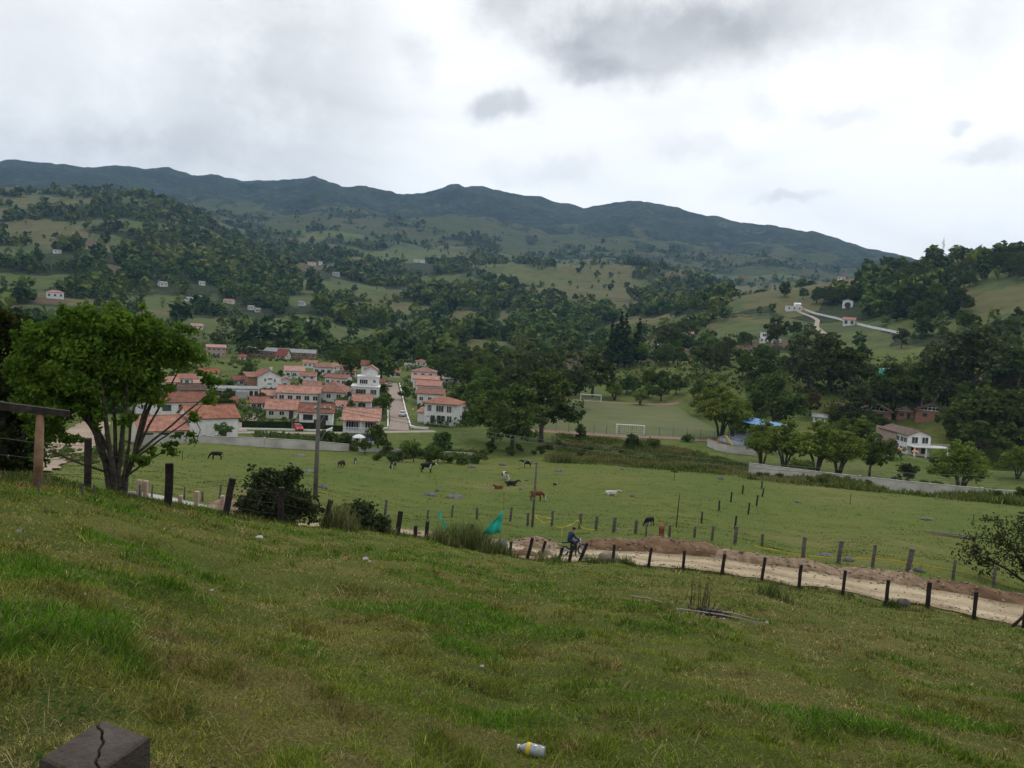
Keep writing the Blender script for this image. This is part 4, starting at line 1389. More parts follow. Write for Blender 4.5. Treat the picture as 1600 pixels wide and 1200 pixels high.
# 3-5 the houses stacked up the right side of the street
house('house', 'white house with faded red roof, second up the right side of the street', 671, 634, 40, 17, 9, 'gx', 1.6, 'w', 'd', -8, [('f', 3, 1, 1.1, 1.1)])
house('house', 'low pink-roofed house, third up the right side of the brick street', 668, 618, 38, 14, 9, 'gx', 1.8, 'w', 'p', -8, [('f', 3, 1, 1.1, 1.0)])
house('house', 'white house with long flat-pitched red roof, fourth up the right of the street', 664, 607, 38, 13, 9, 'gx', 1.3, 'w', 't', -8, [('f', 4, 1, 1.0, 1.0)])
house('house', 'white two-storey house with hipped red roof at the top right of the brick street', 660, 601, 36, 18, 9, 'hip', 1.8, 'w', 'd', -8, [('f', 3, 2, 1.2, 1.0)])
house('house', 'tiny white house with terracotta roof among trees far beyond the brick street', 658, 573, 17, 7, 6, 'hip', 1.3, 'w', 't', 0, [('f', 2, 1, 1.0, 1.0)])
# 6 modern white stepped house
o, w, h, b = house('modern_house', 'white three-storey modern house with stepped terraces left of the brick street', 570, 624, 42, 19, 8, 'flat', .2, 'w', 'w', -3)
for u, ww in ((.34, 3.0), (.8, 1.8)):
    window(o, 'f', u, h * .62, ww, 1.5, b, FRAMEW, GLASS, bars=3)
window(o, 'f', .3, h * .2, 2.2, 1.0, b)
block(o, (-w * .32, w / 2 - .3, 2.2, 7.8), h + 2.9, 'flat', .2, WHITE, WHITE, h + .23, wall='upper_wall', roofn='upper_roof')
window(o, 'f', .3, h + 1.5, 2.4, 1.3, (-w * .32, w / 2 - .3, 2.2, 7.8), bars=3)
window(o, 'f', .8, h + 1.7, .8, .8, (-w * .32, w / 2 - .3, 2.2, 7.8))
block(o, (-w * .05, w / 2 - 1.0, 3.4, 7.6), h + 5.2, 'gy', 1.1, WHITE, TILE, h + 3.2, wall='tower_wall', roofn='tower_roof')
rl = MB()
for z in (.5, .95):
    rl.box(-w / 2 + .1, w * .3, .2, .26, h + z, h + z + .05)
for i in range(9):
    x = -w / 2 + .12 + i * w * .098
    rl.box(x, x + .05, .2, .26, h + .22, h + 1)
rl.build('terrace_railing', GREYW, o)
# others
house('house', 'narrow house with dark red roof peeping above the white modern house', 577, 596, 26, 22, 7, 'gx', 2.2, 'w', 'd', -3, [('f', 2, 2, 1.1, 1.0)])
house('house', 'small white gable house with orange roof right in front of the white modern house', 565, 641, 28, 13, 6, 'gx', 2.0, 'w', 't', -3, [('f', 1, 1, 2.0, 1.2)], doors=[])
house('house', 'low outbuilding with faded red roof behind the balcony house', 538, 642, 25, 6, 6, 'gx', 1.6, 'w', 'p', -3, [('f', 1, 1, 1.2, .7)])
house('house', 'small red-roofed annex left of the lower brick street', 584, 638, 15, 7, 5, 'gx', 1.2, 'c', 'd', -3, [('f', 1, 1, .9, .7)])
house('house', 'white house under a broad weathered-red hipped roof in the middle of the village', 513, 628, 46, 15, 12, 'hip', 3.4, 'w', 'd', -14, [('f', 3, 1, 1.2, 1.1), ('r', 2, 1, 1.2, 1.1)], oh=.7)
house('house', 'long white house with shallow red roof behind the broad weathered-red roof', 524, 604, 34, 12, 7, 'gx', 1.4, 'w', 'd', -20, [('f', 4, 1, 1.1, 1.0)])
house('house', 'white two-storey house with dark red hipped roof and carport at the back of the village', 504, 588, 28, 13, 8, 'hip', 2.2, 'w', 'd', -8, [('f', 3, 1, 1.3, 1.2)])
house('house', 'wide white house with orange roofs and a white skylight above the hedge garden', 466, 631, 62, 15, 8, 'gx', 2.2, 'w', 't', -4, [('f', 5, 1, 1.3, 1.2)])
house('bungalow', 'cream bungalow with deep orange roof beside the round garden tree', 440, 654, 46, 13, 8, 'gx', 2.6, 'c', 't', -3, [('f', 3, 1, 1.1, 1.0)], doors=[(.8, .9, 1.9)])
o, w, h, b = house('house', 'white two-storey house with dull red roof and dark garage beside the red car', 493, 670, 50, 23, 8, 'gx', 2.1, 'w', 'd', -3, [], doors=[(.62, 2.6, 2.1, DOORB)])
window(o, 'f', .26, h * .68, 2.0, 1.1, b, FRAMEB, bars=2)
window(o, 'f', .72, h * .68, 2.0, 1.1, b, FRAMEB, bars=2)
o, w, h, b = house('house', 'white gable-fronted house with brown side wing left of the paved driveway', 421, 607, 34, 16, 10, 'gy', 2.8, 'w', 'd', 14, [], chimney=True)
for u, z, ww, wh in ((.3, .72, .6, .9), (.52, .80, 1.3, .45), (.72, .66, .5, .9), (.5, .38, 1.3, .4)):
    window(o, 'f', u, h * z, ww, wh, b)
block(o, (-w / 2 - 2.8, -w / 2 - .01, 1.5, 8), h * .9, 'shed', 1.0, BRICK, TILED, wall='side_wing', roofn='wing_roof')
house('house', 'white house with twin reddish roofs behind the gable-fronted house', 460, 592, 28, 11, 8, 'gx', 2.0, 'w', 'p', 4, [('f', 3, 1, 1.1, 1.0)])
o, w, h, b = house('modern_house', 'flat-roofed white and grey modern house between the trees', 369, 622, 66, 13, 9, 'flat', .2, 'w', 'g', 6)
for u, ww in ((.1, 2.2), (.28, .8), (.42, 2.0), (.82, .8), (.93, .8)):
    window(o, 'f', u, h * .55, ww, 1.3, b, FRAMEB)
MB().box(-w * .02, w * .24, -.9, -.01, -1, h * .8).build('grey_block', GREYW, o)
house('house', 'low orange-roofed house below the flat-roofed modern house', 353, 636, 30, 6, 6, 'gx', 1.7, 'c', 't', 4, [('f', 2, 1, 1.0, .6)])
# blue-shuttered house
o, w, h, b = house('blue_window_house', 'large white house with red roof and bright blue shuttered windows beside the boundary wall', 334, 690, 70, 32, 9, 'gx', 2.6, 'w', 't', 16, [])
window(o, 'f', .62, h * .60, 1.5, .95, b, FRAMEW, BLUEG)
window(o, 'f', .24, h * .20, 1.7, .95, b, FRAMEW, BLUEG)
window(o, 'f', .55, h * .18, .8, .8, b, FRAMEW, GLASS)
window(o, 'r', .4, h * .6, 1.2, 1.0, b, FRAMEW, GLASS)
door(o, .7, 1.0, 2.0, b)
house('house', 'white two-storey house with red roof and brown windows behind the big near tree', 285, 668, 66, 34, 9, 'gx', 2.2, 'w', 'd', 14, [('f', 3, 2, 1.6, 1.2)], frame=FRAMEB)
house('bungalow', 'low house with broad red roof glimpsed through the branches of the big near tree', 256, 692, 64, 17, 9, 'gx', 2.8, 'c', 't', 14, [('f', 3, 1, 1.5, 1.0)], frame=FRAMEB)
house('house', 'white house whose red roof shows at the right of the big tree trunk', 236, 646, 40, 16, 8, 'gx', 2.2, 'w', 't', 12, [('f', 2, 1, 1.2, 1.0)])
house('house', 'small cream house with orange roof at the right edge of the big near tree', 327, 596, 26, 11, 7, 'gx', 1.8, 'c', 't', 4, [('f', 2, 1, 1.2, 1.0)])
house('house', 'low house with faded red roof just below the small cream house', 320, 610, 28, 6, 7, 'gx', 2.0, 'w', 'p', 4, [('f', 2, 1, 1.0, .6)])
house('house', 'small white house with dull red roof behind the wide house with the skylight', 487, 613, 26, 9, 6, 'gx', 1.6, 'w', 'd', -6, [('f', 3, 1, 1.0, .9)])
house('house', 'small white house with orange hipped roof, left behind the white modern house', 543, 590, 22, 9, 7, 'hip', 1.6, 'w', 't', -4, [('f', 3, 1, 1.0, .9)])
house('house', 'little white gable cottage between the gable-fronted house and the twin reddish roofs', 445, 606, 16, 8, 6, 'gy', 1.8, 'w', 't', 6, [('f', 1, 1, 1.2, 1.0)])
house('house', 'white house with brown roof at the left end of the cream bungalow', 405, 640, 24, 9, 7, 'gx', 1.7, 'w', 'd', 2, [('f', 3, 1, 1.0, .9)])
house('house', 'grey-walled house with brown roof behind the large red-roofed houses near the big tree', 300, 622, 34, 11, 7, 'gx', 1.8, 'g', 'b', 10, [('f', 3, 1, 1.1, 1.0)])
house('house', 'white house with faded pink roof left of the small cream house by the big tree', 292, 602, 26, 9, 7, 'gx', 1.6, 'w', 'p', 6, [('f', 3, 1, 1.1, .9)])
house('house', 'low white house with red roof just behind the flat-roofed modern house', 377, 603, 24, 8, 6, 'gx', 1.5, 'w', 'd', 4, [('f', 3, 1, 1.0, .9)])
house('house', 'small white house with orange roof beyond the twin reddish roofs', 484, 575, 20, 7, 6, 'gx', 1.4, 'w', 't', -4, [('f', 3, 1, 1.0, .8)])
house('house', 'tiny white cottage with orange roof under trees behind the carport house', 528, 580, 18, 7, 6, 'gx', 1.4, 'w', 't', -10, [('f', 2, 1, .9, .8)])
house('house', 'small two-storey white house with red roof between twin reddish roofs and carport house', 481, 600, 22, 11, 6, 'gx', 1.5, 'w', 'd', -6, [('f', 2, 2, .9, .8)])
house('house', 'white house with pale red roof behind the cream bungalow, left of the skylight house', 424, 628, 26, 9, 6, 'gx', 1.5, 'w', 'p', 2, [('f', 3, 1, .9, .9)])
house('house', 'white orange-roofed house at the far left of the village beyond the big tree', 262, 610, 30, 11, 7, 'gx', 1.7, 'w', 't', 10, [('f', 3, 1, 1.0, .9)])
house('house', 'little white house with dull red roof left of the upper brick street', 592, 606, 16, 8, 6, 'gx', 1.3, 'w', 'd', -4, [('f', 2, 1, .8, .8)])
house('hut', 'low white hut with grey roof among the trees right of the white columned house', 1512, 716, 26, 8, 5, 'gx', 1.2, 'w', 'g', -10, [('f', 2, 1, .9, .8)])
house('hut', 'pale hut with brown roof between the huge dark tree and the right edge', 1592, 690, 22, 8, 5, 'gx', 1.2, 'w', 'b', -10, [('f', 2, 1, .9, .8)])
house('hut', 'small white-walled hut with grey roof beside the rusty brown tree', 1280, 660, 18, 7, 5, 'gx', 1.0, 'w', 'g', -6, [('f', 2, 1, .8, .7)])
# back row
o, w, h, b = house('long_building', 'long low brick building with grey sheet roof at the back of the village', 434, 574, 108, 8, 11, 'gx', 2.0, 'b', 'g', -7, [('f', 16, 1, 1.3, 1.1)], r=420, cat='building')
house('brick_house', 'two-storey pinkish brick house standing alone at the far left of the village', 338, 557, 26, 12, 9, 'gx', 1.4, 'k', 'p', 5, [('f', 4, 2, 1.2, .9)])
house('chalet', 'steep bright red A-frame roofed house behind the long grey-roofed building', 438, 561, 15, 5, 8, 'gx', 4.0, 'c', 'r', -25, [('f', 2, 1, 1.2, 1.0)])
house('house', 'small orange brick house with orange roof behind the right end of the long building', 461, 559, 16, 8, 7, 'hip', 1.8, 'b', 't', -6, [('f', 2, 1, 1.3, 1.0)])
house('shed', 'tiny shed with bright red roof left of the long grey-roofed building', 379, 562, 9, 4, 4, 'gx', 1.2, 'w', 'r', 0, [('f', 1, 1, .8, .8)])
house('house', 'low white house with grey roof left of the tiny white house far beyond the street', 640, 575, 14, 4, 6, 'gx', .8, 'w', 'g', 0, [('f', 2, 1, .9, .7)])
house('house', 'small orange-roofed house at the head of the brick street', 617, 590, 14, 7, 6, 'gx', 1.5, 'w', 'd', 0, [('f', 2, 1, .9, .8)])
house('house', 'orange-roofed house half hidden by the tree right of the hip-roofed house', 716, 650, 18, 14, 6, 'gx', 1.4, 'w', 't', -14, [('f', 1, 1, 1.0, 1.0)])
house('house', 'white bungalow roof under the trees right of the stacked red roofs', 705, 598, 26, 5, 7, 'gx', 1.0, 'w', 'g', 0, [('f', 2, 1, 1.0, .8)])

# ---- scattered houses on the slopes
house('farmhouse', 'white farmhouse with pink roof alone on the left hillside above the near trees', 86, 467, 21, 8, 8, 'hip', 1.8, 'w', 'p', 0, [('f', 3, 1, 1.5, 1.6)])
FARH = [(309, 515, 16, 5, 'w', 'p', 'low white house with pink roof in the fields left of the paved track'), (316, 446, 8, 4, 'w', 'g', 'tiny white house above the dark gully on the left hill'),
        (256, 448, 11, 5, 'w', 'g', 'pale houses in a glade on the left hill, right one'), (90, 396, 9, 3, 'w', 'g', 'pale speck of a house high on the left hill'),
        (153, 390, 5, 3, 'w', 'g', 'tiny white hut beside the ploughed field'), (356, 474, 14, 4, 'c', 'p', 'house with faded red roof at the foot of the dark pine slope'),
        (296, 471, 10, 4, 'w', 'g', 'grey-roofed greenhouse-like sheds by the valley road, left one'), (313, 469, 9, 4, 'w', 'g', 'grey-roofed sheds by the valley road, right one'),
        (391, 484, 8, 4, 'w', 'g', 'small white house beside the walled green field'), (403, 488, 7, 4, 'c', 'g', 'small tan-roofed hut at the edge of the walled green field'),
        (486, 415, 11, 4, 'c', 't', 'cluster house with reddish roof in the clearing under the mountains'), (502, 414, 8, 4, 'w', 'g', 'white hut in the clearing under the mountains'),
        (524, 432, 10, 5, 'g', 'g', 'grey roofed house below the clearing'), (470, 478, 9, 5, 'w', 'g', 'white-walled house among the dark trees above the walled green field'),
        (650, 410, 8, 4, 'c', 'g', 'pale house in the middle of the patchwork slope'), (660, 411, 8, 4, 'w', 'g', 'second pale house in the middle of the patchwork slope'),
        (1079, 527, 11, 5, 'c', 't', 'pale orange-roofed house among the trees on the rise'), (1050, 536, 10, 8, 'w', 'g', 'white walls glimpsed between the dark trees on the rise'),
        (1030, 544, 6, 4, 'w', 'g', 'white speck of a house low on the rise'), (1160, 436, 14, 4, 'b', 'b', 'reddish bare building at the foot of the mountain'),
        (1314, 438, 10, 4, 'w', 'd', 'white house with red roof just under the crest below the mast')]
for (px, py, wp, hp, wm, rm, lab) in FARH:
    house('farmhouse', lab, px, py, wp, hp, 7, 'gx', 1.6, wm, rm, brng.uniform(-25, 25), [('f', 2, 1, 1.2, 1.1)], cat='house')
o, w, h, b = house('hillside_house', 'white flat-roofed house at the upper end of the long white hillside wall', 1241, 486, 22, 7, 8, 'flat', .2, 'w', 'w', 10, [('f', 3, 1, 1.2, 1.4)])
block(o, (w * .05, w * .4, 1, 7), h + 1.8, 'gx', .9, WHITE, WHITE, h + .23, wall='upper_wall', roofn='upper_roof')
o, w, h, b = house('arch_house', 'white house with a wide round arch among the dark trees on the right hill', 1324, 481, 14, 9, 7, 'gy', 1.6, 'w', 'g', 0, [])
mm = MB().lathe([(2.2, -.06), (2.2, .05)], 18, axis=((0, -.01, 2.0), (0, -1, 0)))
mm.build('arch', DOORB, o)
o, w, h, b = house('hillside_house', 'white house with pale orange roof just below the long white hillside wall', 1326, 509, 16, 8, 7, 'gx', 1.8, 'w', 't', 0, [('f', 2, 1, 1.6, 2.0)], frame=FRAMEB)
o, w, h, b = house('hillside_house', 'white house with terrace pillars left on the lower right slope', 1203, 536, 30, 6, 8, 'flat', .2, 'w', 'w', -4, [('f', 5, 1, 1.0, 1.3)])
block(o, (-w / 2, -w * .1, 2, 8), h + 3.4, 'flat', .2, WHITE, WHITE, h + .23, wall='upper_wall', roofn='upper_roof')
window(o, 'f', .5, h + 2, 2.2, 1.6, (-w / 2, -w * .1, 2, 8))

# ---- the right side: columned house, cabins, shed
p = hit(1434, 712)
k = rng_of(p) / FPX
o = empty('columned_house', p, face_cam(p) + R(34), 'white two-storey house with square columns, upper terrace and bare brick side wall', 'house')
W_, D_ = 6.5, 13.0
b = (-W_ / 2, W_ / 2, 0, D_)
block(o, b, 5.4, 'gy', 1.2, WHITE, TILEB)
MB().box(-W_ / 2 - .02, -W_ / 2 - .14, 5.0, D_ + 2, -1, 6.0).build('brick_side_wall', PINKB, o)
MB().box(-W_ / 2 - .4, W_ / 2 + 3.2, -3.6, -.01, 2.65, 2.9).build('terrace_floor', WHITE, o)
for x in (-W_ / 2, 0, W_ / 2 + 2.8):
    MB().box(x - .16, x + .16, -3.4, -3.1, -1.5, 2.65).build('column', FRAMEW, o)
rl = MB()
for z in (3.2, 3.75):
    rl.box(-W_ / 2 - .3, W_ / 2 + 3.1, -3.5, -3.44, z, z + .06)
for i in range(26):
    x = -W_ / 2 - .3 + i * (W_ + 3.4) / 25
    rl.box(x, x + .05, -3.5, -3.44, 2.9, 3.75)
rl.build('terrace_railing', FRAMEW, o)
for u in (.3, .75):
    window(o, 'f', u, 4.1, 1.7, 1.7, b, FRAMEW, GLASS, bars=1)
    window(o, 'f', u, 1.4, 1.5, 1.6, b, FRAMEB, GLASS, bars=1)
for u in (.08, .2, .34):
    window(o, 'l', u, 1.5, 1.2, 1.1, b, FRAMEW, GLASS)
    window(o, 'l', u, 4.0, 1.3, 1.2, b, FRAMEW, GLASS)


def cabin(px, py, wpx, hpx, label, truss=True, yaw=0.0):
    p = hit(px, py)
    k = rng_of(p) / FPX
    w, h = wpx * k * 1.15, hpx * k * 1.3
    o = empty('brick_cabin', p, face_cam(p) + R(yaw), label, 'cabin', 'brick cabins in a row')
    rise = w * .24
    wall_mesh('gy', -w / 2, w / 2, 0, 8, h, 0.01).build('wall', BRICK, o)
    roof_mesh('gy', -w / 2, w / 2, -.6, 8, h, rise, .5).build('roof', TILEB, o)
    if truss:
        m = MB()
        t = .1
        for s in (-1, 1):
            m.tube([(s * w / 2, -.4, h + .05), (0, -.4, h + rise - .12)], t, 4)
            for f in (.25, .5, .75):
                m.tube([(s * w / 2 * f, -.4, h + .05), (s * w / 2 * f, -.4, h + rise * (1 - f) - .1)], t * .8, 4)
        m.tube([(-w / 2, -.4, h + .05), (w / 2, -.4, h + .05)], t, 4)
        m.tube([(0, -.4, h), (0, -.4, h + rise - .12)], t, 4)
        m.tube([(-w * .25, -.4, h + rise * .5), (w * .25, -.4, h + rise * .5)], t * .8, 4)
        m.build('white_truss', FRAMEW, o)
    window(o, 'f', .3, h * .55, 1.1, 1.0, (-w / 2, w / 2, 0, 8), FRAMEB)
    door(o, .68, .9, min(2.0, h * .8), (-w / 2, w / 2, 0, 8))
    return o


cabin(1240, 632, 18, 7, 'brick cabin with white gable truss left of the rusty brown tree')
cabin(1308, 650, 26, 9, 'brick cabin with the clearest white lattice gable, right of the rusty brown tree')
cabin(1366, 656, 38, 10, 'wide brick cabin with brown roof at the centre of the cabin row')
cabin(1414, 655, 20, 9, 'small brick cabin with white truss behind the columned house')
cabin(1454, 658, 34, 11, 'brick cabin with white gable truss beside the street lamp behind the columned house')
o, w, h, b = house('shed', 'long green shed with pale mint roof on the grass left of the columned house', 1370, 690, 36, 7, 5, 'gx', .5, 'g', 'm', -10, [], cat='shed')
for c in o.children:
    if c.name.startswith('wall'):
        c.data.materials[0] = GREENP
MB().box(-1.0, 1.0, -.06, .02, 0, h * .8).build('door', DOORB, o, loc=(w * .25, 0, 0))

# blue covered stand beside the pitch
p = at(1160, 672, 205)
o = empty('grandstand', p, face_cam(p) + R(-52), 'small blue stepped stand with a blue awning beside the football pitch', 'grandstand')
m = MB()
for i in range(6):
    m.box(-9, 9, i * .85, 6.2, i * .42 - 1 * (i == 0), i * .42 + .42)
m.build('steps', CONC, o)
for i in range(6):
    MB().box(-8.8, 8.8, i * .85 + .25, i * .85 + .65, i * .42 + .423, i * .42 + .50).build('bench', BLUEA, o)
m = MB()
slab(m, [(-8.5, 2.2, 5.6), (8.5, 2.2, 5.6), (8.5, 7, 6.4), (-8.5, 7, 6.4)], .12)
m.build('awning', BLUEA, o)
for x in (-9, -3, 3, 9):
    MB().tube([(x * .93, 6.6, -1), (x * .93, 6.6, 6.3)], .09, 6).build('post', FRAMEW, o)
MB().box(-9.2, 9.2, -.3, -.12, -1, .9).build('front_wall', pmat('blue_white_wall', [(.42, .5, .58), (.10, .24, .42)], .25, .8, lo=.42, hi=.58), o)

# ---- walls
def wall_run(name, pix, hgt, th, mat, label, cat='wall', seg=3.0, cap=None, group=None, rs=None, post=None, base=.6, even=False):
    """a free-standing wall following photo pixels along its foot"""
    P = [hit(*q) if rs is None else at(q[0], q[1], rs) for q in pix]
    L = [0.0]
    for a, c in zip(P, P[1:]):
        L.append(L[-1] + (c - a).length)
    n = max(2, int(L[-1] / seg))
    ds = np.linspace(0, L[-1], n + 1)
    xs, ys = np.interp(ds, L, [q.x for q in P]), np.interp(ds, L, [q.y for q in P])
    zs = zf(xs, ys)
    if even:
        zs = np.polyval(np.polyfit(ds, zs, 2), ds)
    o = empty(name, (xs[0], ys[0], zs[0]), 0, label, cat, group)
    m, mc = MB(), MB()
    off = np.array([xs[0], ys[0], zs[0]])
    for mm, t, z0, z1 in ((m, th / 2, -base, hgt), (mc, th / 2 + .05, hgt + .002, hgt + .09)):
        vs, fs = [], []
        for i in range(n + 1):
            j0, j1 = max(i - 1, 0), min(i + 1, n)
            d = np.array([xs[j1] - xs[j0], ys[j1] - ys[j0]])
            d /= np.linalg.norm(d)
            nx, ny = -d[1] * t, d[0] * t
            for sx, z in ((1, z0), (1, z1), (-1, z1), (-1, z0)):
                vs.append((xs[i] + nx * sx - off[0], ys[i] + ny * sx - off[1], zs[i] + z - off[2]))
        for i in range(n):
            a = i * 4
            fs += [(a, a + 1, a + 5, a + 4), (a + 1, a + 2, a + 6, a + 5), (a + 2, a + 3, a + 7, a + 6)]
        fs += [(0, 3, 2, 1), (n * 4, n * 4 + 1, n * 4 + 2, n * 4 + 3)]
        mm.add(vs, fs)
    m.build('wall', mat, o)
    if cap:
        mc.build('coping', cap, o)
    if post:
        for i in range(0, n + 1, post):
            MB().box(-.18, .18, -.18, .18, -base, hgt + .2).build('pillar', mat, o, loc=(xs[i] - off[0], ys[i] - off[1], zs[i] - off[2]))
    return o


wall_run('boundary_wall', [(214, 688), (262, 690), (330, 693), (405, 699), (480, 706), (545, 711)], 1.5, .22, PALEW, 'long pale stepped boundary wall between the pasture and the village', cap=CONC, post=7, rs=154, even=True, base=1.5)
wall_run('boundary_wall', [(560, 713), (640, 716), (740, 720)], .7, .22, PALEW, 'low pale wall half hidden by bushes along the pasture edge below the brick street', cap=CONC, rs=154, even=True, base=1.5)
wall_run('retaining_wall', [(1172, 733), (1262, 742), (1345, 751), (1450, 762), (1520, 768), (1640, 780)], 1.5, .3, PALEW, 'long pale retaining wall at the far right edge of the pasture', cap=CONC, post=6, rs=153, even=True, base=2.0)
wall_run('playground_wall', [(1105, 697), (1125, 706), (1180, 712)], 1.8, .25, PALEW, 'short white wall under the yellow slide', cap=BRICK)
wall_run('hillside_wall', [(1254, 484), (1278, 492), (1305, 498), (1330, 505), (1362, 513), (1406, 522)], 1.3, .3, WHITE, 'long white wall descending the hill from the flat-roofed house', base=2.5, post=4)
wall_run('kerb_wall', [(374, 671), (440, 672), (520, 674), (606, 670)], .35, .3, FRAMEW, 'white kerb along the front lane in front of the hedge and red car', cat='kerb')
wall_run('kerb_wall', [(606, 669), (606, 640), (603, 600)], .5, .25, FRAMEW, 'white kerb on the left side of the brick street', cat='kerb')
wall_run('kerb_wall', [(668, 671), (642, 669), (633, 640), (624, 600)], .5, .25, FRAMEW, 'white kerb on the right side of the brick street', cat='kerb', post=5)
HEDGE = foliage('clipped_hedge', (.012, .022, .009), (.022, .036, .013), (.035, .05, .018), .1, 1.0, 0)
wall_run('garden_hedge', [(378, 668), (440, 669), (490, 671)], 1.5, 1.0, HEDGE, 'dark clipped hedge behind the white kerb of the front lane', cat='hedge', seg=1)
wall_run('garden_hedge', [(506, 673), (540, 674)], 1.3, .8, HEDGE, 'dark clipped hedge between the garage house and the balcony house', cat='hedge', seg=1)

# ---- streets, lanes and the football pitch laid as sheets on the ground
def ribbon(name, pts, width, mat, label, lift=.05, seg=1.2, pix=True, kind='structure', cat='road', wob=0.0, cross=5):
    P = [hit(*q) if pix else Vector((q[0], q[1], 0)) for q in pts]
    wd = width if isinstance(width, (list, tuple)) else [width] * len(P)
    # smooth the centre line
    d = [0.0]
    for a, c in zip(P, P[1:]):
        d.append(d[-1] + math.hypot(c.x - a.x, c.y - a.y))
    n = max(3, int(d[-1] / seg))
    s = np.linspace(0, d[-1], n + 1)
    xs, ys = np.interp(s, d, [q.x for q in P]), np.interp(s, d, [q.y for q in P])
    ws = np.interp(s, d, wd)
    for _ in range(int(4 / seg) + 2):
        xs[1:-1] = (xs[:-2] + 2 * xs[1:-1] + xs[2:]) / 4
        ys[1:-1] = (ys[:-2] + 2 * ys[1:-1] + ys[2:]) / 4
    tx, ty = np.gradient(xs), np.gradient(ys)
    l = np.hypot(tx, ty)
    nx, ny = -ty / l, tx / l
    wl = ws * (1 + wob * (fbm(s / 3, s * 0, 3, 5) - .5) * 2)
    wr = ws * (1 + wob * (fbm(s / 3, s * 0 + 9, 3, 6) - .5) * 2)
    V = []
    for k in range(cross):
        f = k / (cross - 1) * 2 - 1
        q = np.where(f < 0, wl, wr) * .5 * f
        X, Y = xs + nx * q, ys + ny * q
        V.append(np.stack([X, Y, zf(X, Y) + lift], -1))
    V = np.stack(V, 1).reshape(-1, 3)
    i = np.arange(n)[:, None] * cross + np.arange(cross - 1)[None]
    F = np.stack([i, i + 1, i + 1 + cross, i + cross], -1).reshape(-1, 4)
    F = F[:, ::-1]
    me = np_mesh(name, V, F, True, [mat])
    ac = me.attributes.new('across', 'FLOAT', 'POINT')
    ac.data.foreach_set('value', np.tile(np.linspace(-1, 1, cross), n + 1).astype(np.float32))
    o = link(name, me)
    tag(o, label, cat, kind=kind)
    return o, xs, ys, nx, ny, ws


BRICKPAVE = pmat('brick_paving', [(.19, .15, .125), (.25, .20, .165), (.30, .25, .21)], 1.2, .95, bump=.1)
LANE = pmat('lane_surface', [(.22, .19, .16), (.30, .27, .23)], .5, .95)
DIRT = pmat('packed_dirt', [(.25, .195, .125), (.345, .28, .185), (.41, .345, .24)], .28, .97, detail=8, bump=.35, bscale=2.5)
_nt = DIRT.node_tree
_b = _nt.nodes['Principled BSDF']
_src = _b.inputs['Base Color'].links[0].from_socket
_ac = nd(_nt, 'ShaderNodeAttribute', attribute_name='across')
_co = nd(_nt, 'ShaderNodeTexCoord').outputs['Object']
_w = math_n(_nt, 'ADD', _ac.outputs['Fac'], math_n(_nt, 'MULTIPLY', math_n(_nt, 'SUBTRACT', noise_n(_nt, _co, .35, 3), .5), .5))
_d = math_n(_nt, 'ABSOLUTE', math_n(_nt, 'SUBTRACT', math_n(_nt, 'ABSOLUTE', _w), .38))
_rut = ramp_n(_nt, _d, [(.0, (1.12, 1.12, 1.1)), (.14, (1.0, 1.0, 1.0)), (.3, (.84, .82, .78)), (.62, (.62, .60, .52))])
_sp = ramp_n(_nt, noise_n(_nt, _co, 4.0, 6, .7), [(.3, (.72, .70, .66)), (.5, (1, 1, 1)), (.72, (1.15, 1.15, 1.15))])
lk(_nt, mix_n(_nt, 1.0, mix_n(_nt, 1.0, _src, _rut, 'MULTIPLY'), _sp, 'MULTIPLY'), _b.inputs['Base Color'])
PITCH = pmat('pitch_grass', [(.066, .088, .026), (.088, .102, .032), (.112, .112, .042)], .09, .97, detail=6)
REDD = pmat('red_track', [(.17, .105, .075), (.25, .165, .125)], .4, .97)
ribbon('brick_street', [(623, 672), (624, 655), (617, 625), (612, 598)], [4.8, 4.6, 4.4, 4.2], BRICKPAVE, 'brown brick street running away through the village')
ribbon('front_lane', [(366, 676), (440, 676), (520, 677), (600, 675), (680, 674)], 3.0, LANE, 'lane along the front of the village', .03)
ribbon('driveway', [(366, 674), (378, 662), (388, 654), (396, 648)], 5.0, BRICKPAVE, 'brown paved driveway left of the hedge garden', .06)
ribbon('driveway', [(462, 612), (472, 604), (482, 597)], 5.0, LANE, 'pale paved driveway beside the broad red roof', .06)
ribbon('farm_track', [(461, 524), (472, 508), (478, 500)], 6, pmat('pale_track', [(.22, .16, .11), (.30, .22, .155)], .2, .97), 'pale farm track at the end of the walled green field', .5, 6)
ribbon('hill_drive', [(1246, 487), (1264, 494), (1278, 501), (1275, 512), (1290, 524), (1300, 533)], 3, pmat('pale_drive', [(.24, .20, .155), (.34, .30, .245)], .2, .97), 'pale winding drive below the white hillside house', .5, 4)
# pitch: a rectangle set from its goals
gA, gB = at(985, 669, 208), at(923, 627, 283)
ax = (gB - gA)
ax.z = 0
Lp = ax.length
ax.normalize()
sd = Vector((ax.y, -ax.x, 0))
def pt(u, v, lift=0.0):
    q = gA + ax * u + sd * v
    return Vector((q.x, q.y, float(zf(q.x, q.y)) + lift))
def sheet(name, u0_, u1_, v0, v1, mat, lift, label, nu=30, nv=24, cat='ground'):
    V = [tuple(pt(u0_ + (u1_ - u0_) * i / nu, v0 + (v1 - v0) * j / nv, lift)) for i in range(nu + 1) for j in range(nv + 1)]
    F = [(i * (nv + 1) + j, i * (nv + 1) + j + 1, (i + 1) * (nv + 1) + j + 1, (i + 1) * (nv + 1) + j) for i in range(nu) for j in range(nv)]
    me = np_mesh(name, V, np.array(F)[:, ::-1], True, [mat])
    tag(link(name, me), label, cat, kind='structure')
sheet('football_pitch', -1, Lp + 1, -22, 30, PITCH, .10, 'worn grass football pitch in the valley')
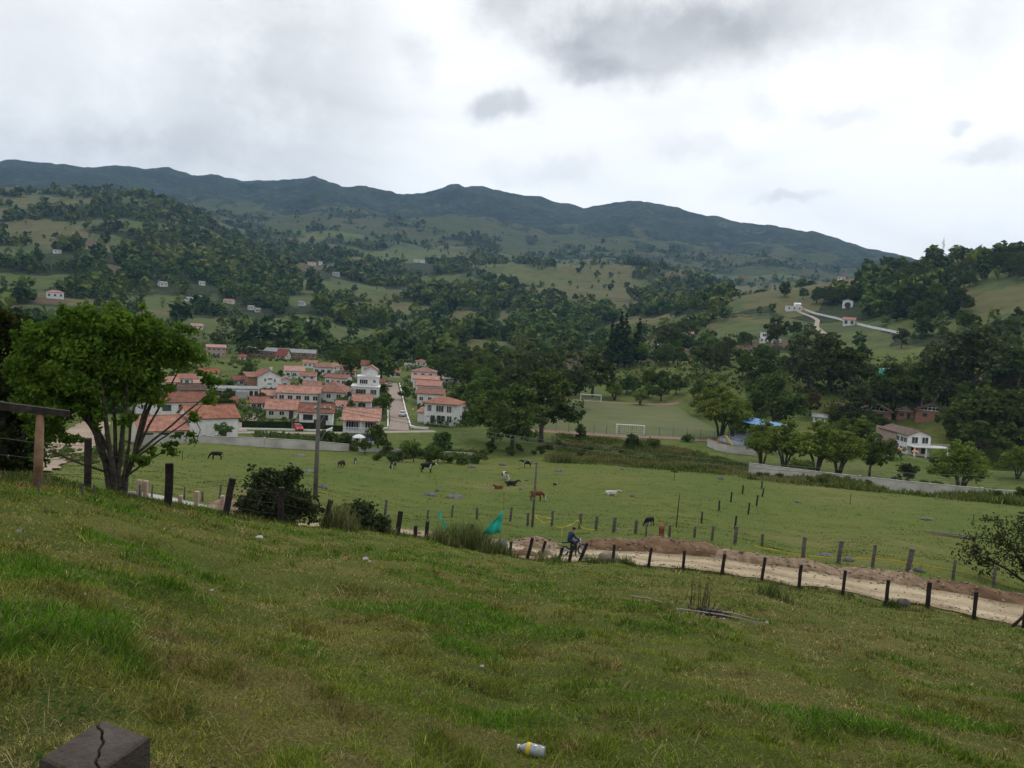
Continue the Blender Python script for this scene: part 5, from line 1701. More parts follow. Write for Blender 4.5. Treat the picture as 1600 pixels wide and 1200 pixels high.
sheet('pitch_track', -5.5, -1.02, -26, 32, REDD, .08, 'reddish earth strip along the near end of the pitch', 6)
sheet('pitch_track', Lp + 1.02, Lp + 4, -24, 32, REDD, .08, 'reddish earth strip behind the far goal', 6)


def goal(p, label, w=7.3, h=2.45, back=-1):
    o = empty('football_goal', p, math.atan2(sd.y, sd.x), label, 'goal', 'football goals')
    wm = FRAMEW
    for s in (-1, 1):
        MB().tube([(s * w / 2, 0, -.2), (s * w / 2, 0, h)], .11, 8).build('post', wm, o)
    MB().tube([(-w / 2, 0, h), (w / 2, 0, h)], .11, 8).build('crossbar', wm, o)
    m = MB()
    for s in (-1, 1):
        m.tube([(s * w / 2, 0, h), (s * w / 2, back * .8, h), (s * w / 2, back * 1.8, 0)], .04, 5)
    m.tube([(-w / 2, back * 1.8, .03), (w / 2, back * 1.8, .03)], .04, 5)
    for i in range(15):
        x = -w / 2 + i * w / 14
        m.tube([(x, back * .8, h), (x, back * 1.8, 0)], .012, 3)
    for i in range(6):
        f = i / 5
        m.tube([(-w / 2, back * (.8 + f), h * (1 - f)), (w / 2, back * (.8 + f), h * (1 - f))], .012, 3)
    m.build('net', FRAMEW, o)


goal(pt(0, 0, .1), 'near white football goal by the mesh fence', back=-1)
goal(pt(Lp, 0, .1), 'far white football goal at the other end of the pitch', back=1)
# mesh fence round the near end
GREENF = pmat('green_fence_paint', [(.018, .075, .055), (.03, .11, .08)], 1, .6)


def mesh_fence(pts, label, hgt=2.6, step=3.2, name='mesh_fence'):
    o = empty(name, pts[0], 0, label, 'fence')
    base = Vector(pts[0])
    wire = MB()
    prev = None
    for a, c in zip(pts, pts[1:]):
        a, c = Vector(a), Vector(c)
        n = max(1, int((c - a).length / step))
        for i in range(n + 1):
            q = a.lerp(c, i / n)
            q.z = float(zf(q.x, q.y))
            if prev is not None and (q - prev).length < .1:
                continue
            MB().tube([(0, 0, -.3), (0, 0, hgt)], .06, 6).build('post', GREENF, o, loc=q - base)
            if prev is not None:
                for k in range(9):
                    z = hgt * (k + .5) / 9
                    wire.tube([prev - base + Vector((0, 0, z)), q - base + Vector((0, 0, z))], .012, 3, cap=False)
                for k in range(12):
                    f = k / 12
                    g = prev.lerp(q, f) - base
                    wire.tube([g + Vector((0, 0, .1)), g + Vector((0, 0, hgt))], .010, 3, cap=False)
            prev = q
    wire.build('mesh', GREENF, o)


mesh_fence([pt(-2.2, -26), pt(-2.2, 0), pt(-2.2, 25), pt(3, 31)], 'tall green mesh fence behind the near football goal')
mesh_fence([pt(3.2, 31.5), pt(18, 31.5)], 'blue-green mesh fence along the right corner of the football pitch')
# playground slide
YEL = pmat('yellow_paint', [(.55, .32, .03), (.66, .42, .06)], 2, .5)
p = hit(1128, 694)
o = empty('playground_slide', p, face_cam(p) + R(-30), 'yellow arched playground climbing frame and slide above the short white wall', 'slide')
o.scale = (.72, .72, .72)
for y in (-.5, .5):
    MB().tube([(-2.2, y, 0), (-1.6, y, 1.3), (-.6, y, 2.5), (.5, y, 3.0), (1.5, y, 3.2)], .09, 7).build('side_rail', YEL, o)
m = MB()
for i in range(8):
    f = i / 7
    x, z = np.interp(f, [0, .3, .6, .85, 1], [-2.2, -1.6, -.6, .5, 1.5]), np.interp(f, [0, .3, .6, .85, 1], [0, 1.3, 2.5, 3.0, 3.2])
    m.tube([(x, -.5, z), (x, .5, z)], .06, 6)
m.build('rungs', YEL, o)
for y in (-.5, .5):
    MB().tube([(1.5, y, -.2), (1.5, y, 3.2)], .08, 7).build('leg', YEL, o)
m = MB()
m.add([(1.5, -.45, 3.1), (1.5, .45, 3.1), (3.2, .45, 1.0), (3.2, -.45, 1.0), (4.2, .45, .35), (4.2, -.45, .35)], [(0, 1, 2, 3), (3, 2, 4, 5)])
ch_ = m.build('chute', YEL, o)
ch_.modifiers.new('Solid', 'SOLIDIFY').thickness = .12
# sunshades and tents by the retaining wall
def shade(px, py, d, label, mat, name='parasol', cat='parasol', hh=2.2):
    p = hit(px, py)
    o = empty(name, p, 0, label, cat)
    MB().tube([(0, 0, -.3), (0, 0, hh)], .05, 6).build('pole', FRAMEW, o)
    m = MB()
    n = 10
    vs = [(0, 0, hh + .35 * d / 2)]
    for ring_, q, z in ((0, .55, .22), (1, 1.0, -.1)):
        for i in range(n):
            a = 2 * math.pi * i / n
            vs.append((math.cos(a) * d / 2 * q, math.sin(a) * d / 2 * q, hh + z * d / 2))
    fs = [(0, 1 + i, 1 + (i + 1) % n) for i in range(n)] + [(1 + i, 1 + n + i, 1 + n + (i + 1) % n, 1 + (i + 1) % n) for i in range(n)]
    m.add(vs, fs)
    c = m.build('canopy', mat, o)
    c.modifiers.new('Solid', 'SOLIDIFY').thickness = .05


shade(560, 699, 2.6, 'white parasol in front of the balcony house', WHITE)
shade(1387, 716, 1.6, 'small blue parasol by the retaining wall left of the columned house', BLUEA)
ORG = pmat('orange_cloth', [(.42, .13, .04), (.55, .20, .07)], 2, .7)
shade(1404, 715, 1.7, 'orange parasol just right of the small blue parasol', ORG)
shade(1429, 719, 1.9, 'orange parasol in front of the columned house', ORG)
# green water tank on the slope
p = hit(1382, 586)
k = rng_of(p) / FPX
o = empty('water_tank', p, 0, 'turquoise round water tank on the right slope', 'tank')
MB().lathe([(7.5 * k, -1), (7.6 * k, .2), (7.9 * k, 8 * k)], 20).build('tank_body', pmat('turquoise_tank', [(.02, .30, .22), (.03, .38, .28)], .5, .5), o, True)
MB().lathe([(8.1 * k, 8 * k + .01), (7.2 * k, 9.6 * k), (.4, 10.4 * k)], 20).build('lid', FRAMEW, o, True)
# radio mast on the crest
p = hit(1470, 420)
k = rng_of(p) / FPX
o = empty('radio_mast', p, face_cam(p), 'slim lattice radio mast rising above the crest of the right hill', 'mast')
hm_ = 40 * k
m = MB()
leg_ = [(math.cos(a) * .9, math.sin(a) * .9) for a in (0, 2.094, 4.189)]
for (x, y) in leg_:
    m.tube([(x, y, -2), (x * .4, y * .4, hm_)], .10, 5)
for i in range(16):
    f0, f1 = i / 16, (i + 1) / 16
    for a in range(3):
        x0_, y0_ = leg_[a]
        x1_, y1_ = leg_[(a + 1) % 3]
        s0, s1 = 1 - .6 * f0, 1 - .6 * f1
        m.tube([(x0_ * s0, y0_ * s0, f0 * hm_), (x1_ * s1, y1_ * s1, f1 * hm_)], .05, 4)
m.build('lattice', GREYR, o)
for z, x in ((.8, .9), (.88, -.9), (.72, .7)):
    MB().box(-.25, .25, -.15, .15, -1.0, 1.0).build('antenna', FRAMEW, o, loc=(x, -.5, hm_ * z))
MB().tube([(0, 0, hm_ - .5), (0, 0, hm_ + 3)], .05, 5).build('rod', GREYR, o)
# lamp posts in the village and by the cabins
def lamp(px, py, hpx, label):
    p = hit(px, py)
    h = hpx * rng_of(p) / FPX
    o = empty('street_lamp', p, face_cam(p), label, 'street lamp')
    MB().tube([(0, 0, -.3), (0, 0, h)], [.08, .05], 6).build('pole', CONC, o)
    MB().tube([(0, 0, h), (.5, 0, h + .15)], .04, 5).build('arm', CONC, o)
    MB().box(.4, .95, -.12, .12, h + .1, h + .22).build('lamp_head', FRAMEW, o)


lamp(456, 671, 18, 'thin lamp post by the white kerb left of the red car')
lamp(527, 672, 18, 'thin lamp post by the front lane left of the balcony house')
lamp(641, 652, 12, 'thin lamp post on the right kerb of the brick street')
lamp(1438, 650, 20, 'lamp post rising behind the cabins right of the columned house')

# ---- cars
def car(px, py, yaw, col, label, L=4.0, r=None):
    p = hit(px, py) if r is None else at(px, py, r)
    o = empty('parked_car', p, face_cam(p) + R(yaw), label, 'car')
    prof = [(-2.0, .35), (-2.0, .75), (-1.85, .92), (-1.35, 1.0), (-.95, 1.38), (.55, 1.42), (1.15, .98), (1.85, .86), (2.0, .66), (2.0, .35)]
    m = MB()
    n = len(prof)
    for w, s in ((.80, 1),):
        vs = [(x, -w * (1 if z < 1.05 else .84), z) for x, z in prof] + [(x, w * (1 if z < 1.05 else .84), z) for x, z in prof]
        fs = [tuple(range(n)), tuple(range(2 * n - 1, n - 1, -1))] + [(i, i + n, (i + 1) % n + n, (i + 1) % n) for i in range(n)]
        m.add(vs, fs)
    bd = m.build('body', col, o, loc=(0, 0, .02))
    md = bd.modifiers.new('Bev', 'BEVEL')
    md.width = .06
    md.segments = 2
    g = MB()
    for s in (-1, 1):
        g.add([(-.85, s * .79, 1.02), (.95, s * .79, 1.02), (.5, s * .70, 1.36), (-.8, s * .70, 1.34)], [(0, 1, 2, 3)])
    g.build('side_window', GLASS, o, loc=(0, 0, .02))
    MB().add([(.62, -.60, 1.40), (.62, .60, 1.40), (1.14, .70, 1.02), (1.14, -.70, 1.02)], [(0, 3, 2, 1)]).build('windscreen', GLASS, o, loc=(.03, 0, .04))
    MB().add([(-1.0, -.60, 1.36), (-1.0, .60, 1.36), (-1.36, .70, 1.03), (-1.36, -.70, 1.03)], [(0, 1, 2, 3)]).build('rear_window', GLASS, o, loc=(-.03, 0, .04))
    ty = pmat('tyre_rubber', [(.012, .012, .012), (.025, .025, .025)], 4, .9)
    for x in (-1.25, 1.25):
        for s in (-1, 1):
            wh = MB().lathe([(.2, -.1), (.3, -.1), (.32, 0), (.3, .1), (.2, .1)], 14, axis=((0, 0, 0), (0, 1, 0))).build('wheel', ty, o, loc=(x, s * .74, .31))
            MB().lathe([(.19, -.11), (.19, .11)], 10, axis=((0, 0, 0), (0, 1, 0))).build('rim', pmat('alloy', [(.4, .4, .4), (.5, .5, .5)], 3, .4), wh)
    for s in (-1, 1):
        MB().box(1.93, 2.02, s * .55 - .16, s * .55 + .16, .62, .76).build('headlight', FRAMEW, o)
        MB().box(-2.02, -1.95, s * .6 - .13, s * .6 + .13, .7, .86).build('tail_light', pmat('red_lens', [(.4, .02, .02), (.5, .04, .03)], 2, .3), o)
    return o


RED = pmat('red_car_paint', [(.42, .02, .03), (.52, .04, .05)], 1, .3, spec=.5)
SILV = pmat('silver_car_paint', [(.42, .44, .46), (.52, .54, .56)], 1, .3, spec=.5)
GREYC = pmat('grey_car_paint', [(.20, .21, .22), (.28, .29, .30)], 1, .3, spec=.5)
car(465, 672, -75, RED, 'red car parked by the white kerb beside the garage house')
car(629, 650, 88, SILV, 'silver car parked at the lower right kerb of the brick street')
car(609, 604, 86, GREYC, 'grey car parked at the top of the brick street')
# ------------------------------------------------------------------ the road, rubble and earth heaps
road_pts = [(1760, 990), (1600, 950), (1500, 927), (1400, 909), (1300, 893), (1200, 881), (1100, 874), (1010, 866), (940, 858), (870, 846), (800, 838), (740, 834), (640, 829), (560, 826)]
def on_road(px, off=0.0):
    t, e = te(px, 800)
    r = float(ROAD_R(t)) + 2.3 + off
    x, y = r * math.sin(t), r * math.cos(t)
    return (x, y)
rp = [on_road(px) for px in (2250, 1900, 1760, 1600, 1450, 1300, 1150, 1000, 900, 800, 700, 600, 500, 420)]
ribbon('dirt_road', rp, [4.2] * 8 + [5.0, 5.8, 5.2, 4.6, 4.4, 4.2], DIRT, 'pale packed-dirt road running along the foot of the grassy slope', .05, .4, pix=False, wob=.22, cross=13)
CONCP = pmat('pale_concrete_road', [(.22, .21, .19), (.30, .29, .27), (.36, .35, .33)], .35, .95, bump=.1)
rp2 = [on_road(px, o_) for px, o_ in ((425, .4), (360, .6), (300, .8), (240, 1.4), (170, 2.4), (100, 4), (0, 7), (-120, 11))]
ribbon('concrete_road', rp2, 4.2, CONCP, 'pale concrete stretch of road glimpsed below the crest on the left', .07, .6, pix=False, cross=7)
# dirt road climbing away on the far left
DIRTL = pmat('pale_dirt_bank', [(.20, .145, .10), (.27, .205, .15), (.33, .265, .20)], .2, .97, detail=7, bump=.4, bscale=1.5)
ribbon('dirt_track', [(-40, 745), (20, 728), (70, 712), (110, 692), (138, 672), (150, 660)], [9, 9, 10, 10, 7, 6], DIRTL, 'pale dirt track climbing away behind the big tree on the left', .15, 1.5, wob=.2, cross=7)


def heap_strip(name, a_px, b_px, off, width, hgt, mat, label, seg=.35, cross=15, seed=0):
    pxs = np.linspace(a_px, b_px, max(6, int(abs(b_px - a_px) / 8)))
    P = np.array([on_road(p, off) for p in pxs])
    d = np.r_[0, np.cumsum(np.hypot(*np.diff(P, axis=0).T))]
    n = int(d[-1] / seg)
    s = np.linspace(0, d[-1], n + 1)
    xs, ys = np.interp(s, d, P[:, 0]), np.interp(s, d, P[:, 1])
    tx, ty = np.gradient(xs), np.gradient(ys)
    l = np.hypot(tx, ty)
    nx, ny = -ty / l, tx / l
    V = []
    endf = np.minimum(1, np.minimum(s, d[-1] - s) / 1.2)
    for k in range(cross):
        f = k / (cross - 1) * 2 - 1
        ww = width * (.75 + .5 * fbm(s / 4, s * 0 + seed, 2, 7))
        X, Y = xs + nx * f * ww * .5, ys + ny * f * ww * .5
        hh = hgt * (1 - f * f) ** .8 * (.35 + 1.25 * fbm(X / 1.6, Y / 1.6, 3, 13 + seed)) * endf
        hh += (fbm(X / .3, Y / .3, 2, 23) - .5) * .16 * (1 - f * f)
        V.append(np.stack([X, Y, zf(X, Y) + hh - .06 * (abs(f) > .98)], -1))
    V = np.stack(V, 1).reshape(-1, 3)
    i = np.arange(n)[:, None] * cross + np.arange(cross - 1)[None]
    F = np.stack([i + cross, i + 1 + cross, i + 1, i], -1).reshape(-1, 4)
    if ((V[F[0, 1]] - V[F[0, 0]])[0] * (V[F[0, 2]] - V[F[0, 0]])[1] - (V[F[0, 1]] - V[F[0, 0]])[1] * (V[F[0, 2]] - V[F[0, 0]])[0]) < 0:
        F = F[:, ::-1]
    # loose stones lying over it
    k = int(d[-1] * width * 9)
    idx = rng.integers(0, len(V), k)
    c = V[idx] + rng.normal(size=(k, 3)) * np.array([.15, .15, .0])
    c[:, 2] = np.maximum(c[:, 2], zf(c[:, 0], c[:, 1])) + .02
    sz = rng.gamma(1.7, .026, k) + .02
    o8 = np.array([(1, 0, 0), (0, 1, 0), (-1, 0, 0), (0, -1, 0), (0, 0, .8), (0, 0, -.8)])
    SV = c[:, None, :] + (o8[None] * rng.uniform(.6, 1.4, (k, 6, 1))) * sz[:, None, None]
    base = len(V)
    t6 = np.array([(0, 1, 4), (1, 2, 4), (2, 3, 4), (3, 0, 4), (1, 0, 5), (2, 1, 5), (3, 2, 5), (0, 3, 5)])
    SF = (np.arange(k)[:, None, None] * 6 + t6[None] + base).reshape(-1, 3)
    V2 = np.r_[V, SV.reshape(-1, 3)]
    tri = np.r_[F[:, [0, 1, 2]], F[:, [0, 2, 3]], SF]
    mi = np.r_[np.zeros(len(F) * 2, int), np.repeat(rng.integers(1, 3, k), 8)]
    me = np_mesh(name, V2, tri, False, [mat, STONE_A, STONE_B], mi)
    tag(link(name, me), label, 'rubble', kind='stuff')


EARTH = pmat('red_brown_earth', [(.080, .042, .022), (.125, .072, .038), (.19, .125, .074)], 1.1, .98, detail=8, bump=.6, bscale=5)
GRAVEL = pmat('tan_gravel', [(.12, .078, .048), (.20, .14, .088), (.28, .21, .14)], 2.5, .98, detail=8, bump=.8, bscale=9)
STONE_A = pmat('tan_stone', [(.20, .15, .11), (.33, .27, .20)], 3, .95)
STONE_B = pmat('brown_stone', [(.10, .065, .045), (.20, .13, .09)], 3, .95)
heap_strip('rubble_bank', 905, 1135, 3.8, 3.2, .62, EARTH, 'red-brown earth and stones heaped along the far side of the road', seed=1)
heap_strip('rubble_bank', 1110, 1330, 3.1, 2.5, .42, GRAVEL, 'tan gravel and broken stone heaped along the far road edge', seed=2)
heap_strip('rubble_bank', 1310, 1470, 3.2, 2.5, .42, GRAVEL, 'tan gravel bank under the yellow tape on the far road edge', seed=3)
heap_strip('rubble_bank', 1450, 1900, 3.2, 2.4, .36, EARTH, 'reddish earth bank along the far road edge at the right', seed=4)
heap_strip('earth_heap', 806, 876, 4.0, 3.4, .48, GRAVEL, 'tan earth heap beside the road behind the leaning posts', seed=5)
heap_strip('earth_heap', 800, 850, -.9, 1.7, .6, EARTH, 'small red-brown soil heap with bricks by the leaning posts', seed=6)
heap_strip('stone_heap', 322, 395, 3.2, 2.2, .7, GRAVEL, 'grey stone heap at the end of the concrete stretch', seed=7)


def RE(px, off=-.45):
    return float(ROAD_R(te(px, 880)[0])) + off


# loose stones on the road
k = 1500
pxs = rng.uniform(560, 1750, k)
lat = np.where(rng.random(k) < .7, rng.choice([-1, 1], k) * rng.uniform(1.2, 2.3, k), rng.uniform(-2, 2, k))
c = np.array([on_road(a, b) for a, b in zip(pxs, lat)])
c = np.c_[c, zf(c[:, 0], c[:, 1]) + .055]
sz = rng.gamma(1.6, .022, k) + .012
o6 = np.array([(1, 0, 0), (0, 1, 0), (-1, 0, 0), (0, -1, 0), (0, 0, .7), (0, 0, -.7)])
SV = c[:, None, :] + o6[None] * rng.uniform(.6, 1.4, (k, 6, 1)) * sz[:, None, None]
t6 = np.array([(0, 1, 4), (1, 2, 4), (2, 3, 4), (3, 0, 4), (1, 0, 5), (2, 1, 5), (3, 2, 5), (0, 3, 5)])
me = np_mesh('road_stones', SV.reshape(-1, 3), (np.arange(k)[:, None, None] * 6 + t6[None]).reshape(-1, 3), False, [STONE_A, STONE_B], np.repeat(rng.integers(0, 2, k), 8))
tag(link('road_stones', me), 'loose stones scattered along the dirt road', 'stones', kind='stuff')


# ---- boulders and field stones
def boulder(px, py, wpx, hpx, label, mat, name='boulder', r=None, cat='rock', flat=.5):
    p = hit(px, py) if r is None else at(px, py, r)
    k = rng_of(p) / FPX
    g = np.random.default_rng(int(px * 7 + py))
    bm = bmesh.new()
    bmesh.ops.create_icosphere(bm, subdivisions=3, radius=1)
    s = g.uniform(0, 50)
    for v in bm.verts:
        c = v.co
        q = .72 + .42 * float(fbm(c.x * 1.3 + s, c.y * 1.3 + c.z * 1.7, 3, 3)) + .12 * float(vnoise(c.x * 4 + s, c.z * 4 + c.y * 3, 5))
        v.co = Vector((c.x * q * wpx * k * .46, c.y * q * wpx * k * .40, c.z * q * hpx * k * .66 + hpx * k * .02))
    me = bpy.data.meshes.new(name)
    bm.to_mesh(me)
    bm.free()
    me.polygons.foreach_set('use_smooth', [True] * len(me.polygons))
    me.materials.append(mat)
    return tag(link(name, me, None, p, g.uniform(0, .5)), label, cat)


ROCKG = pmat('grey_rock', [(.05, .05, .048), (.105, .10, .096), (.19, .18, .17)], 3, .95, detail=8, bump=.7, bscale=8)
ROCKT = pmat('tan_rock', [(.12, .095, .068), (.20, .165, .12), (.28, .235, .175)], 1.6, .95, detail=8, bump=.6, bscale=6)
boulder(915, 872, 22, 13, 'tan boulder at the road edge just right of the motorcycle', ROCKT, r=RE(930, .9))
boulder(951, 876, 40, 19, 'broad flat-topped tan boulder at the road edge behind a fence post', ROCKT, r=RE(930, .9))
boulder(1412, 945, 22, 15, 'grey boulder under weeds at the near edge of the road', ROCKG, r=RE(1412, -.2))
boulder(852, 850, 26, 18, 'dark tan boulder beside the tan earth heap', ROCKT, r=RE(852, 2))
for (px, py, w, h, lab) in [
    (672, 774, 24, 8, 'low grey rock with a brown patch, left of the flat slab rock in the pasture'), (710, 778, 32, 9, 'wide flat grey slab rock in the middle of the pasture'), (684, 768, 12, 6, 'small pointed rock just above the brown patched rock'),
    (737, 731, 15, 7, 'grey rock in the upper pasture right of the standing black cow'), (785, 727, 14, 6, 'pale rock near the far edge above the white cow'), (505, 763, 16, 9, 'grey rock behind the lamp pole in the pasture'),
    (480, 737, 26, 6, 'flat pale rock left of the lamp pole in the pasture'), (467, 712, 22, 4, 'thin flat stone near the boundary wall'), (626, 722, 8, 4, 'small dark stone right of the calf near the boundary wall'),
    (823, 752, 9, 5, 'bluish stone right of the lying black cow'), (815, 765, 10, 4, 'reddish stone patch left of the tall thin post'), (875, 736, 20, 5, 'flat grey stones beside the rush tuft'),
    (1126, 749, 13, 7, 'grey rock standing alone in the right half of the pasture'), (988, 776, 9, 5, 'dark stone right of the lying white cow'), (973, 734, 9, 4, 'pale stone near the far pasture edge'),
    (1248, 785, 14, 4, 'flat stones in the right pasture'), (1450, 812, 20, 5, 'pair of low stones in the right pasture'), (1290, 870, 26, 9, 'grey boulder above the yellow tape, left one'), (1326, 877, 20, 9, 'dark grey boulder above the yellow tape, right one'),
    (1435, 893, 16, 8, 'grey stone above the right end of the yellow tape'), (963, 828, 14, 5, 'pale stone by the fence above the rubble')]:
    boulder(px, py, w, h, lab, ROCKG, 'field_rock')
p = hit(1480, 838)
o = empty('timber_pile', p, face_cam(p) + .1, 'two grey planks lying in the grass in the right pasture', 'planks')
for i, (y, a) in enumerate(((0, 0), (.5, .06))):
    MB().box(-2.0, 2.0, -.15, .15, .08 + .02 * i, .16 + .02 * i).build('plank', TIMBER, o, loc=(i * .6, y, .05), rz=a)

# ------------------------------------------------------------------ fences
POSTD = pmat('dark_wet_post', [(.012, .010, .009), (.026, .021, .018), (.05, .04, .034)], 6, .9, bump=.4, bscale=20)
POSTG = pmat('grey_post', [(.06, .055, .05), (.11, .10, .09), (.17, .155, .14)], 5, .95, bump=.4)
POSTT = pmat('tan_round_post', [(.13, .075, .042), (.20, .12, .07), (.26, .17, .11)], 3, .85, bump=.3)
WIRE = pmat('rusty_wire', [(.05, .045, .04), (.10, .09, .085)], 9, .6, metal=.4)
YTAPE = pmat('yellow_tape', [(.55, .42, .02), (.68, .54, .05)], 1, .5)


def post_mesh(w, h, g, sq=True):
    """a rough-sawn or round post with a slightly uneven top"""
    m = MB()
    if sq:
        z = [-.4, h * .33, h * .66, h]
        n = 8
        prof = [(1, .82), (.82, 1), (-.82, 1), (-1, .82), (-1, -.82), (-.82, -1), (.82, -1), (1, -.82)]
        vs = []
        for i, zz in enumerate(z):
            j = g.uniform(-.06, .06)
            for (a, b) in prof:
                vs.append((a * w / 2 * (1 + g.uniform(-.05, .05)) + j * w, b * w / 2 * (1 + g.uniform(-.05, .05)), zz + (g.uniform(-.02, .02) if i == 3 else 0)))
        fs = [(i * n + k, i * n + (k + 1) % n, (i + 1) * n + (k + 1) % n, (i + 1) * n + k) for i in range(3) for k in range(n)]
        fs.append(tuple(range(3 * n, 4 * n)))
        m.add(vs, fs)
    else:
        m.tube([(0, 0, -.4), (w * .05, 0, h * .5), (0, 0, h)], [w * .55, w * .5, w * .46], 9)
    return m


def fence(name, posts, label, mat, wires=(.35, .65, .95), wire_r=.006, sq=True, wmat=None, wbreak=(), sag=.02):
    """posts: (px, py foot, height px, width px, lean deg[, distance]); every post and every strand is a part"""
    g = random.Random(len(posts) * 31 + 5)
    first = None
    tops = []
    o = None
    for i, q in enumerate(posts):
        px, py, hp, wp, lean = q[:5]
        p = at(px, py, q[5]) if len(q) > 5 else hit(px, py)
        k = rng_of(p) / FPX
        if o is None:
            o = empty(name, p, 0, label, 'fence')
            first = p.copy()
        h, w = hp * k, max(.05, wp * k)
        c = post_mesh(w, h, g, sq).build('post', q[6] if len(q) > 6 else mat, o, loc=p - first)
        fr_ = face_cam(p)
        c.rotation_euler = Matrix.Rotation(fr_, 3, 'Z').to_4x4().to_euler()
        c.rotation_euler = (Matrix.Rotation(fr_, 3, 'Z') @ Matrix.Rotation(R(lean), 3, 'Y')).to_euler()
        tops.append((p - first, Matrix.Rotation(fr_, 3, 'Z') @ Matrix.Rotation(R(lean), 3, 'Y') @ Vector((0, 0, h)), h))
    for f in wires:
        m = MB()
        for i in range(len(tops) - 1):
            if i in wbreak:
                continue
            a = tops[i][0] + tops[i][1] * f
            b = tops[i + 1][0] + tops[i + 1][1] * f
            pts = [a.lerp(b, t) - Vector((0, 0, sag * 4 * t * (1 - t) * (b - a).length)) for t in (0, .25, .5, .75, 1)]
            m.tube(pts, wire_r, 4, cap=False)
        m.build('wire', wmat or WIRE, o)
    return o


# posts along the crest of the near slope: (px, py, height, width, lean, distance)
fence('crest_fence', [(-60, 742, 84, 11, 0, 23), (137, 764, 72, 9.5, 0, 25), (262, 793, 66, 11, 1, 28.6), (352, 808, 58, 9.5, 9, 31.5), (437, 823, 58, 9, 1, 34.5), (506, 829, 46, 8, 11, 37.5), (620, 836, 38, 8, 7, 42.5)],
      'dark square fence posts with sagging wire along the crest of the near slope', POSTD, (.3, .58, .86), .006)
# posts along the near edge of the road
fence('roadside_fence', [(666, 834, 28, 6, 3, RE(666)), (649, 833, 18, 6, 0, RE(649)), (735, 838, 40, 6, 3, RE(735)), (797, 864, 25, 4.5, 1, RE(797)), (823, 880, 36, 5, 11, RE(823)), (843, 884, 34, 4.5, 12, RE(843)), (872, 872, 26, 4.5, 15, RE(872)), (889, 872, 30, 5, 10, RE(889)), (905, 876, 34, 5, 18, RE(905)),
                         (957, 878, 30, 4.5, 2, RE(957)), (1013, 887, 33, 4.5, 5, RE(1013)), (1067, 892, 31, 4.5, 0, RE(1067)), (1128, 897, 33, 5, 3, RE(1128)), (1190, 909, 36, 4.5, 3, RE(1190)), (1248, 918, 37, 5, 1, RE(1248)),
                         (1316, 933, 37, 4.5, 1, RE(1316)), (1384, 942, 38, 5, 1, RE(1384)), (1449, 952, 37, 6, -1, RE(1449)), (1522, 964, 39, 5, -1, RE(1522)), (1600, 976, 39, 5, 0, RE(1600)), (1690, 990, 39, 5, 0, RE(1690))],
      'dark thin fence posts along the near edge of the dirt road', POSTD, (.4, .85), .0045, sag=.01)
p = at(1578, 972, RE(1578))
tag(MB().tube([(0, 0, -.2), (.95, 0, .95)], [.09, .07], 8).build('brace_pole', POSTD, None, True, loc=p), 'leaning timber brace at the right end of the roadside fence', 'pole')
# grey posts at the near edge of the pasture
fence('pasture_fence', [(560, 806, 16, 3, 0), (601, 806, 26, 4, 4), (668, 812, 16, 3, 0), (706, 808, 20, 3, 1), (745, 812, 20, 4, -2), (797, 815, 24, 4, 3), (824, 822, 22, 4, 0), (862, 822, 25, 4, 1), (906, 826, 25, 5, 0), (931, 829, 24, 5, 0), (959, 832, 25, 5.5, 1), (993, 834, 22, 5, 0), (1009, 838, 20, 3, 0),
                        (1046, 838, 18, 4, 0), (1085, 840, 18, 4, 0), (1112, 845, 24, 4, 3), (1148, 850, 28, 5, 2), (1190, 854, 20, 4, 0), (1254, 874, 34, 5.5, 0), (1310, 880, 34, 6, 2), (1363, 886, 33, 4.5, 2), (1418, 895, 36, 7, 4), (1489, 906, 28, 4, 0), (1552, 916, 26, 4, 0), (1640, 930, 28, 5, 0), (1720, 944, 28, 5, 0)],
      'weathered grey fence posts along the near edge of the pasture', POSTG, (.45, .85), .0045)
# dark posts crossing the pasture
fence('cross_fence', [(1096, 818, 18, 2.5, 0), (1123, 798, 16, 2.5, 0), (1142, 784, 15, 2.5, 0), (1160, 772, 14, 2.2, 0), (1190, 764, 12, 2, 0)], 'short line of thin dark posts crossing the right pasture, nearer row', POSTD, (.9,), .004)
fence('cross_fence', [(1148, 828, 22, 3, 2), (1169, 804, 18, 2.5, 2), (1182, 790, 16, 2.5, 2), (1191, 776, 13, 2.2, 6)], 'short line of thin dark posts crossing the right pasture, right-hand row', POSTD, (.9,), .004)
fence('left_fence', [(60, 770, 20, 3, 0), (128, 776, 20, 3, 3), (147, 775, 16, 3, 0), (218, 778, 20, 2.5, 0), (237, 778, 20, 2.5, 3), (288, 782, 20, 2.5, 0), (316, 784, 16, 3, 0), (343, 784, 26, 3, 3), (420, 792, 20, 3, 0), (480, 798, 20, 3, 0)],
      'thin stakes along the pasture edge behind the concrete road on the left', POSTG, (.8,), .004)
for (px, py, lab) in [(1328, 788, 'lone dark stake in the middle of the right pasture'), (1520, 820, 'lone dark stake in the far right pasture'), (1053, 752, 'lone stake with a small board in the upper pasture'), (285, 720, 'lone stake in the pasture left of the grazing black cow'),
                      (555, 700, 'lone thin stake beside the white-faced calf')]:
    p = hit(px, py)
    k = rng_of(p) / FPX
    c = MB().tube([(0, 0, -.3), (0, 0, 15 * k)], [.05, .04], 6)
    if px == 1053:
        c.box(-.55, .55, -.03, .03, 14 * k, 15.4 * k)
    tag(c.build('stake', POSTD, None, loc=p, rz=face_cam(p)), lab, 'stake')
